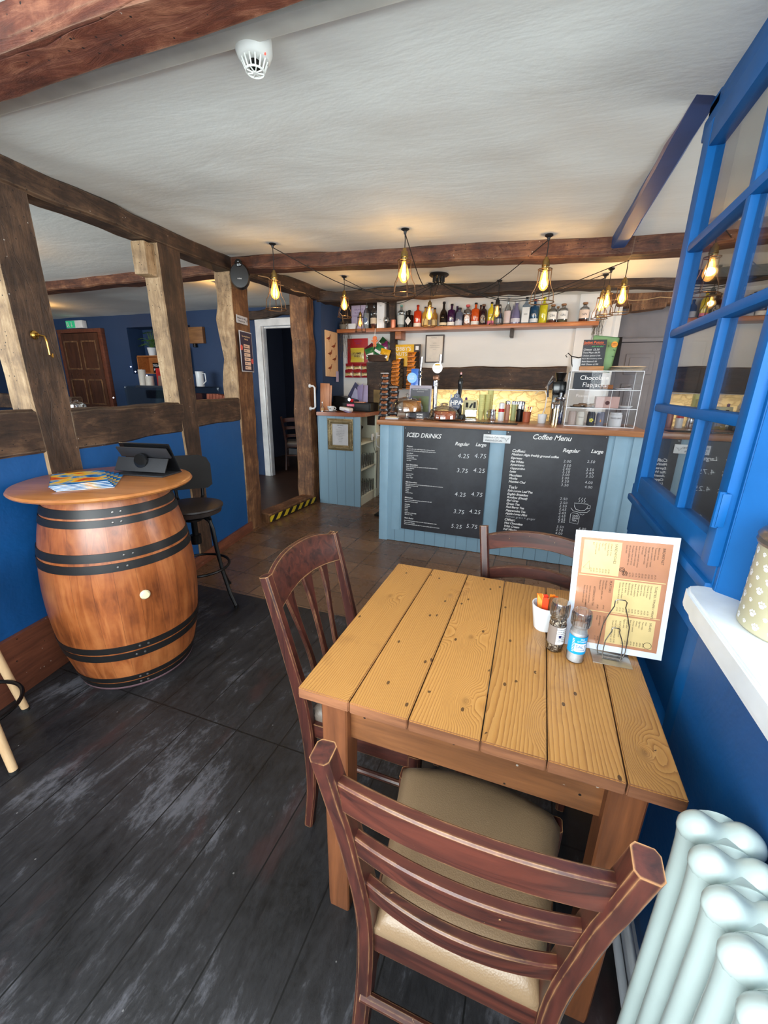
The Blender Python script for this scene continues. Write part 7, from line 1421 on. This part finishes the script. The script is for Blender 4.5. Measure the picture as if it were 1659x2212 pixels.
b = B(); b.lathe([(.024, 0), (0, .0008)], (0, 0, 0), 24, 0, at(-.098, -.0043, .21) @ RX(PI/2), False); b.lathe([(.024, 0), (0, .0008)], (0, 0, 0), 24, 0, at(.095, -.0043, .10) @ RX(PI/2), False); b.done('red_dots', plain('poster_coral', rgb(214, 90, 80), .5), t)
b = B(); b.text('Upcoming Events at', .020, at(0, -.0045, .305) @ FRONT, .1, 0, .0002, 'CENTER'); b.text('Oaklands', .020, at(0, -.0045, .280) @ FRONT, .1, 0, .0002, 'CENTER'); b.done('heading', plain('poster_gold', rgb(220, 186, 140), .5), t, smooth=0)
b = B()
for i, s in enumerate(('Folk night', 'Open mic', 'Afternoon tea', 'Quiz night', 'Live music', 'Sunday brunch')): b.text(s, .011, at(-.048, -.0054, .034+i*.038) @ FRONT)
b.done('event_text', M_INK, t, smooth=0)
t = thing('grab_handle', 'white curved grab handle on the post right of the doorway', 'handle', (-2.555, 4.44, 1.17)); b = B(); b.tube([(0, .0, .01), (.05, -.01, .012), (.070, -.012, .03), (.070, -.012, .25), (.05, -.01, .268), (0, 0, .27)], .011, 12); b.done('handle_bar', M_CER, t); b = B(); b.cyl((.0, 0, .01), .022, .012, 18, 0, RY(PI/2)); b.done('fixing_plate', M_CER, t); b = B(); b.cyl((.0, 0, .27), .022, .012, 18, 0, RY(PI/2)); b.done('fixing_plate', M_CER, t)
t = thing('brass_handle', 'small brass pull hook on the wide oak post', 'handle', on_post(.008, .535, 1.655)); M_BR2 = metal('polished_brass', rgb(206, 160, 80), .2)
b = B(); b.lathe([(.020, 0), (.018, .006), (.008, .010), (.006, .026), (0, .028)], (0, 0, 0), 24, 0, RZ(PT) @ RY(PI/2)); b.done('rose', M_BR2, t); b = B(); b.tube([(.026, 0, 0), (.032, .022, -.004), (.032, .028, -.03), (.03, .030, -.085), (.03, .042, -.095), (.028, .046, -.080)], .0045, 8); b.done('pull', M_BR2, t)
t = thing('smoke_detector', 'white domed heat detector on the ceiling beside the big beam', 'smoke detector', (-.800, 1.165, 2.300))
t.scale = (.84, .84, .84); M_DET = plain('detector_white', rgb(226, 228, 222), .4, var=.02)
b = B(); b.lathe([(0, .012), (.054, .012), (.056, 0), (.056, -.028), (.048, -.046), (.042, -.050), (0, -.050)], seg=48, cap=False); b.done('base', M_DET, t)
b = B()
for i in range(14): a = i*2*PI/14; b.tube([(.040*math.cos(a), .040*math.sin(a), -.048), (.028*math.cos(a), .028*math.sin(a), -.074)], .0026, 6)
for i in range(8): a = i*PI/4; b.tube([(.006*math.cos(a), .006*math.sin(a), -.078), (.028*math.cos(a), .028*math.sin(a), -.075)], .0020, 6)
b.tube([(.028*math.cos(a*PI/14), .028*math.sin(a*PI/14), -.075) for a in range(28)], .003, 6, closed=True); b.cyl((0, 0, -.078), .007, .004, 14); b.done('vent_cage', M_DET, t)
b = B(); b.cyl((0, 0, -.055), .016, .03, 16); b.done('sensor_core', M_BLKMET, t); b = B(); b.cyl((.046, -.010, -.046), .003, .004, 8); b.done('indicator_light', emit('red_led', (1, .08, .05, 1), 2), t)
# fairy light wire along the header
b = B(); b.tube([(-2.54+.02*math.sin(i*1.3), 3.55+i*.12, 2.40+.012*math.sin(i*2.1)) for i in range(14)]+[(-2.47, 5.18, 2.30), (-2.47, 5.20, 2.2)], .004, 6); tag(b.done('wiring', plain('tan_cable', rgb(196, 160, 116), .5)), 'tan cable pinned along the header over the doorway', 'cable')
b = B(); b.tube([(.55+.12*i, 5.205, 2.335+.012*math.sin(i*1.9)) for i in range(16)], .004, 6); tag(b.done('wiring', plain('tan_cable', rgb(196, 160, 116), .5)), 'thin pale cable strung along the lintel over the grey door', 'cable')
b = B(); b.tube([(.57, 5.2, 2.33), (.585, 5.19, 2.2), (.57, 5.19, 2.10), (.54, 5.19, 2.06), (.50, 5.19, 2.05)], .0035, 6); tag(b.done('wiring', M_CER), 'white cable curling down the plaster by the right trailing plant', 'cable')
# chair in the dim room beyond the white frame
dim = dup(far, 'dark ladder back chair standing in the dim room beyond the white door frame', (-3.90, 6.25, .031), .45)
# panelled dark door, exit sign
t = thing('open_panelled_door', 'dark brown panelled door with a row of small knobs under the exit sign', 'door', (-7.69, 5.44, .03)); b = B(); b.bx(-.46, .46, -.02, .02, 0, 2.22, .003); b.done('door_leaf', M_DARKDOOR, t)
for (x0, x1) in ((-.40, -.04), (.04, .40)):
    for (z0, z1) in ((.15, .95), (1.02, 1.46), (1.62, 2.10)):
        b = B()
        for (a0, a1, c0, c1) in ((x0, x1, z0, z0+.025), (x0, x1, z1-.025, z1), (x0, x0+.025, z0+.025, z1-.025), (x1-.025, x1, z0+.025, z1-.025)): b.bx(a0, a1, -.034, -.02, c0, c1, .004)
        b.done('panel_moulding', M_ORANGEZ, t)
for i in range(5): b = B(); b.lathe([(.016, 0), (.008, .012), (.016, .030), (0, .036)], (0, 0, 0), 14, 0, at(-.34+i*.16, -.022, 1.54) @ RX(PI/2)); b.done('knob', M_DARKDOOR, t)
b = B(); b.bx(-8.24, -8.15, 5.43, 5.5, 0, 2.32, .006); b.bx(-7.23, -7.14, 5.43, 5.5, 0, 2.32, .006); b.bx(-8.242, -7.138, 5.425, 5.5, 2.26, 2.322, .006); struct(b.done('trim_5', M_SKIRT), 'brown casing around the dark panelled door')
t = thing('exit_sign', 'green and white running man exit sign above the dark door', 'exit sign', (-7.73, 5.44, 2.335)); b = B(); b.bx(-.20, .20, -.03, .05, 0, .12, .004); b.done('sign_case', plain('sign_white', rgb(232, 234, 236), .4), t); b = B(); b.bx(-.20, .02, -.033, -.030, .004, .116); b.done('green_panel', emit('exit_green', (.02, .42, .18, 1), .8), t)
b = B(); b.box((-.145, -.035, .085), (.016, .002, .018), 0); b.box((-.145, -.035, .060), (.014, .002, .034), 0, 0, RY(.3)); b.box((-.158, -.035, .035), (.010, .002, .036), 0, 0, RY(.6)); b.box((-.130, -.035, .035), (.010, .002, .036), 0, 0, RY(-.5)); b.bx(-.18, -.172, -.036, -.034, .02, .10); b.bx(-.065, -.055, -.036, -.034, .035, .10); b.prism([(-.02, 0), (.02, 0), (0, -.025)], .002, at(-.06, -.034, .042) @ FRONT); b.done('pictogram', M_PRINT, t, smooth=0)
# recess: crate, plant, diffuser, coffee art; display counter with things on it
t = thing('wooden_crate', 'open wooden crate on its side in the blue recess', 'crate', (-6.27, 5.66, 1.592)); M_CRT = wood('crate_pine', rgb(140, 78, 36), rgb(206, 134, 72), 'X', 1, .5, .15)
b = B(); b.bx(-.27, .27, -.12, .12, 0, .015); b.bx(-.27, .27, -.12, .12, .275, .29); b.bx(-.27, -.255, -.12, .12, 0, .29); b.bx(.255, .27, -.12, .12, 0, .29); b.bx(-.27, .27, .105, .12, 0, .29); b.bx(-.06, -.02, .095, .106, .015, .275); b.done('crate_body', M_CRT, t)
t = thing('todays_sign', "small black sign lettered TODAY'S inside the crate", 'sign', (-6.14, 5.58, 1.608)); b = B(); b.bx(-.10, .10, -.006, .006, 0, .16, .002); b.done('sign_plate', M_BLKMET, t); b = B(); b.text("TODAY'S", .050, at(0, -.0065, .100) @ FRONT, 0, 0, .0005, 'CENTER', .0006, .9); b.text('MENU', .060, at(0, -.0065, .030) @ FRONT, 0, 0, .0005, 'CENTER', .0008); b.done('lettering', M_PRINT, t, smooth=0)
t = thing('potted_plant', 'leafy green plant in a white pot on top of the crate', 'plant', (-6.30, 5.66, 1.883)); b = B(); b.lathe([(0, 0), (.055, 0), (.075, .13), (.068, .13), (.05, .01), (0, .01)], seg=28, cap=False); b.done('pot', M_CER, t)
random.seed(11); b = B(); st = B()
for i in range(34):
    a = random.random()*2*PI; rr = random.uniform(.06, .24); h = random.uniform(.10, .34)-rr*.45; pts = [(0, 0, .12), (rr*.4*math.cos(a), rr*.4*math.sin(a), .12+h*.8+.04), (rr*math.cos(a), rr*.6*math.sin(a), .12+h)]; st.tube(pts, .003, 5)
    p = Vector(pts[2]); d = Vector((math.cos(a), math.sin(a), random.uniform(-.6, .3))).normalized()*.075; sd = d.cross(Vector((0, 0, 1))).normalized()*.030
    for k in range(1): vs = [b.bm.verts.new(v) for v in (p-d*.5, p-d*.1+sd, p+d*.3+sd*.7, p+d*.6, p+d*.3-sd*.7, p-d*.1-sd)]; b.bm.faces.new(vs)
st.done('stems', plain('green_stem', rgb(78, 116, 52), .5), t); b.done('leaves', plain('variegated_leaf', rgb(96, 142, 62), .4, var=.35), t, smooth=0, recalc=False)
t = thing('reed_diffuser', 'little glass reed diffuser beside the plant', 'diffuser', (-6.07, 5.62, 1.883)); b = B(); b.lathe([(0, 0), (.030, 0), (.030, .06), (.012, .08), (.012, .10), (0, .10)], seg=20, cap=False); b.done('diffuser_bottle', plain('rose_glass', rgb(226, 180, 150), .15), t); b = B(); b.tube([(0, 0, .09), (.02, 0, .34)], .005, 6); b.tube([(0, 0, .09), (.005, .01, .33)], .005, 6); b.done('reeds', plain('reed_brown', rgb(130, 84, 60), .7), t)
t = thing('coffee_canvas', 'small coffee themed picture leaning in the recess behind the post', 'picture', (-5.74, 5.70, 1.592)); b = B(); b.box((0, 0, .21), (.34, .02, .42), .003, 0, RX(-.08)); b.done('canvas', plain('canvas_brown', rgb(104, 66, 50), .6, var=.5, bump=.1), t); b = B(); b.text('COFFEE', .075, at(-.15, -.05, .30) @ FRONT, 0, 0, .001); b.text('TIME', .075, at(-.15, -.042, .22) @ FRONT, 0, 0, .001); b.done('lettering', M_PRINT, t, smooth=0)
t = thing('glass_counter', 'glass fronted display counter in front of the blue recess', 'display counter', (-5.48, 5.16, 0)); M_GC = glass('counter_glass', (.90, .95, .96, 1), .12, .03, .9)
b = B(); b.bx(-.72, .72, -.24, .26, .03, .86, .004); b.done('counter_base', plain('counter_navy', rgb(40, 64, 104), .5), t)
b = B(); b.bx(-.72, .72, -.20, .26, 1.385, 1.40); b.bx(-.72, -.712, -.22, .26, .86, 1.385); b.bx(.712, .72, -.22, .26, .86, 1.385); b.bx(-.71, .71, -.22, -.212, .86, 1.385); b.done('glass_case', M_GC, t)
b = B(); b.bx(-.45, .50, -.23, -.20, 1.37, 1.402, .002); b.bx(-.72, .72, -.235, -.205, .86, .885, .002); b.bx(.22, .26, -.225, -.205, .86, 1.385, .002); b.done('metal_trim', metal('grey_trim', rgb(150, 156, 160), .35), t)
o = tag(B().box((0, 0, .19), (.36, .02, .38), .003, 0, RY(.25)).done('leaning_picture', plain('pale_blue_print', rgb(110, 132, 146), .5, var=.25)), 'pale blue framed picture leaning inside the glass counter', 'picture'); o.location = (-5.62, 5.15, .98)
def candle(label, x, y, h, r): b = B(); b.lathe([(0, 0), (r, 0), (r, h), (r*.8, h-.004), (0, h-.012)], seg=26, cap=False); b.tube([(0, 0, h-.012), (0, 0, h+.012)], .002, 5); o = tag(b.done('candle', plain('speckled_cream', rgb(222, 216, 206), .5, var=.08)), label, 'candle'); o.location = (x, y, 1.4005)
candle('tall cream candle at the left end of the glass counter', -6.10, 5.22, .245, .055); candle('short cream candle beside the tall one', -5.93, 5.20, .145, .062)
o = tag(B().bx(-.09, .09, -.03, .03, 0, .27, .002).done('recipe_book', plain('red_print', rgb(192, 44, 40), .4, var=.15)), 'red book standing on the glass counter', 'book'); o.location = (-5.74, 5.28, 1.4005)
t = thing('kraft_sign', 'brown card sign with a round logo on the glass counter', 'sign', (-5.50, 5.10, 1.4005), .1); b = B(); b.box((0, 0, .075), (.25, .006, .15), .001, 0, RX(-.15)); b.done('card', plain('kraft_card', rgb(140, 112, 100), .7), t); b = B(); b.tube([(.045*math.cos(a*PI/14), -.013, .075+.045*math.sin(a*PI/14)) for a in range(28)], .003, 5, closed=True); b.lathe([(.022, 0), (0, .001)], (0, 0, 0), 8, 0, at(0, -.012, .075) @ RX(PI/2), False); b.done('round_logo', M_BLKMET, t)
t = thing('white_jug', 'plain white jug on the right end of the glass counter', 'jug', (-4.88, 5.20, 1.4005)); 
t.location = (-4.90, 5.20, 1.4005); b = B(); b.lathe([(0, 0), (.055, 0), (.06, .01), (.058, .16), (.064, .22), (.060, .22), (.054, .16), (0, .01)], seg=28, cap=False); b.done('jug_body', M_CER, t); b = B(); b.tube([(.058, 0, .19), (.105, 0, .19), (.110, 0, .08), (.060, 0, .04)], .008, 8); b.done('handle', M_CER, t)
M_FL = emit('fairy_light', (.55, .62, 1, 1), 9)
ft = thing('fairy_lights', 'string of small blue white fairy lights around the recess', 'fairy lights', (0, 0, 0)); fp = [(-6.60, 5.45, 1.70), (-6.50, 5.44, 1.62), (-6.25, 5.44, 1.56), (-6.02, 5.44, 1.66), (-5.98, 5.44, 1.55), (-5.84, 5.44, 1.92), (-5.76, 5.44, 1.98), (-5.80, 5.44, 1.68), (-5.75, 5.44, 1.55), (-6.55, 5.0, 1.20), (-6.48, 5.0, 1.05)]
b = B(); b.tube([fp[i] for i in (0, 1, 2, 4, 3, 5, 6, 7, 8)], .002, 4); b.done('wire', M_CORD, ft)
for p in fp: b = B(); b.lathe([(0, -.012), (.012, 0), (0, .012)], p, 10); b.done('light_bead', M_FL, ft)
t = thing('key_box', 'small wooden wall box on the blue wall right of the recess', 'box', (-5.115, 5.498, 2.045)); b = B(); b.bx(-.135, .135, -.06, 0, .0, .235, .004); b.done('box_body', wood('box_pine', rgb(96, 60, 34), rgb(160, 112, 70), 'X', 1, .5, .2), t); b = B(); b.cyl((-.06, -.03, -.03), .03, .05, 14); b.done('dark_knob', M_BLKMET, t)
t = thing('brick_arch', 'low curved row of red bricks standing above the oak rail', 'brick arch', (-4.46, 5.2, 0)); M_BRK = plain('red_brick', rgb(164, 92, 70), .8, bump=.5, bscale=40, var=.22); b = B(); b.bx(-.25, .22, -.05, .12, .03, 1.16); b.done('arch_wall', M_BLUESHADE, t)
for i in range(9):
    u = i/8; x = -.24+.46*u; z = 1.245-.08*max(0, u-.2)**1.5; b = B(); b.box((x, -.02, z), (.052, .15, .11), .008, 0, RY(.10+.30*u)); b.done('brick', M_BRK, t)
b = B(); timber(b, (-5.6, 3.3, .03), (-5.62, 3.3, 2.42), .24, .14, (1, 0, 0), 14, .01, 30); tag(b.done('timber_post', M_OAKZ), 'far dark oak post at the left edge of the picture', 'timber post')
b = B(); timber(b, (-7.6, 3.3, 1.22), (-4.9, 3.3, 1.20), .16, .12, (0, 0, 1), 14, .006, 31); tag(b.done('timber_rail', M_OAK), 'far dark oak rail behind the wide post', 'beam')
o = tag(B().bx(-.11, .11, -.003, 0, 0, .15).done('paper_notice', M_SHEET), 'white paper notice hanging behind the wide oak post', 'notice'); o.location = (-5.15, 3.30, 1.295); o.rotation_euler = (0, .12, 0)
t = thing('glass_bowl', 'clear glass jar on the table just behind the oak rail', 'jar', (-4.55, 3.05, 1.14)); b = B(); b.lathe([(0, 0), (.06, 0), (.085, .03), (.08, .075), (.05, .10), (.02, .105), (.018, .12), (0, .125)], seg=30, cap=False); b.done('bowl_body', M_DOME, t)
o = tag(B().bx(-5.0, -4.0, 2.8, 3.25, 1.10, 1.139, .004).done('high_table', M_TOP), 'high wooden table top behind the timber rail', 'table'); 
b = B(); b.cyl((-4.5, 3.02, .565), .04, 1.07, 16); b.cyl((-4.5, 3.02, .04), .22, .02, 28); l_ = b.done('pedestal', M_BLKMET); l_.parent = o
# ceiling lamps of the next room
LX, LY = -3.42, 4.12
for (x, y, l) in ((-6.98, 4.40, 'flat black ceiling lamp near the exit sign'), (LX, LY, 'flat black ceiling lamp hidden above the doorway post'), (-4.2, 2.3, 'flat black ceiling lamp behind the wide oak post')):
    t = thing('ceiling_lamp', l, 'ceiling lamp', (x, y, 2.465)); b = B(); b.lathe([(0, .01), (.07, .01), (.075, 0), (.06, -.02), (.02, -.03), (0, -.03)], seg=28, cap=False); b.done('lamp_base', M_HOOK, t); b = B(); b.lathe([(.02, -.03), (.035, -.07), (.02, -.10), (0, -.105)], seg=20, cap=False); b.done('bulb', M_SHELL, t)
    l = bpy.data.lights.new('bulb_light', 'POINT'); l.energy = 6; l.color = (1, .66, .36); l.shadow_soft_size = .03; lo = bpy.data.objects.new('bulb_light', l); COL.objects.link(lo); lo.location = (x, y, 2.465-.07)
l = bpy.data.lights.new('dim_room_light', 'POINT'); l.energy = 9; l.color = (.9, .95, 1); l.shadow_soft_size = .2; lo = bpy.data.objects.new('dim_room_light', l); COL.objects.link(lo); lo.location = (-2.7, 6.9, 1.9)  # unseen lamp added to lift the dim room, no fitting modelled
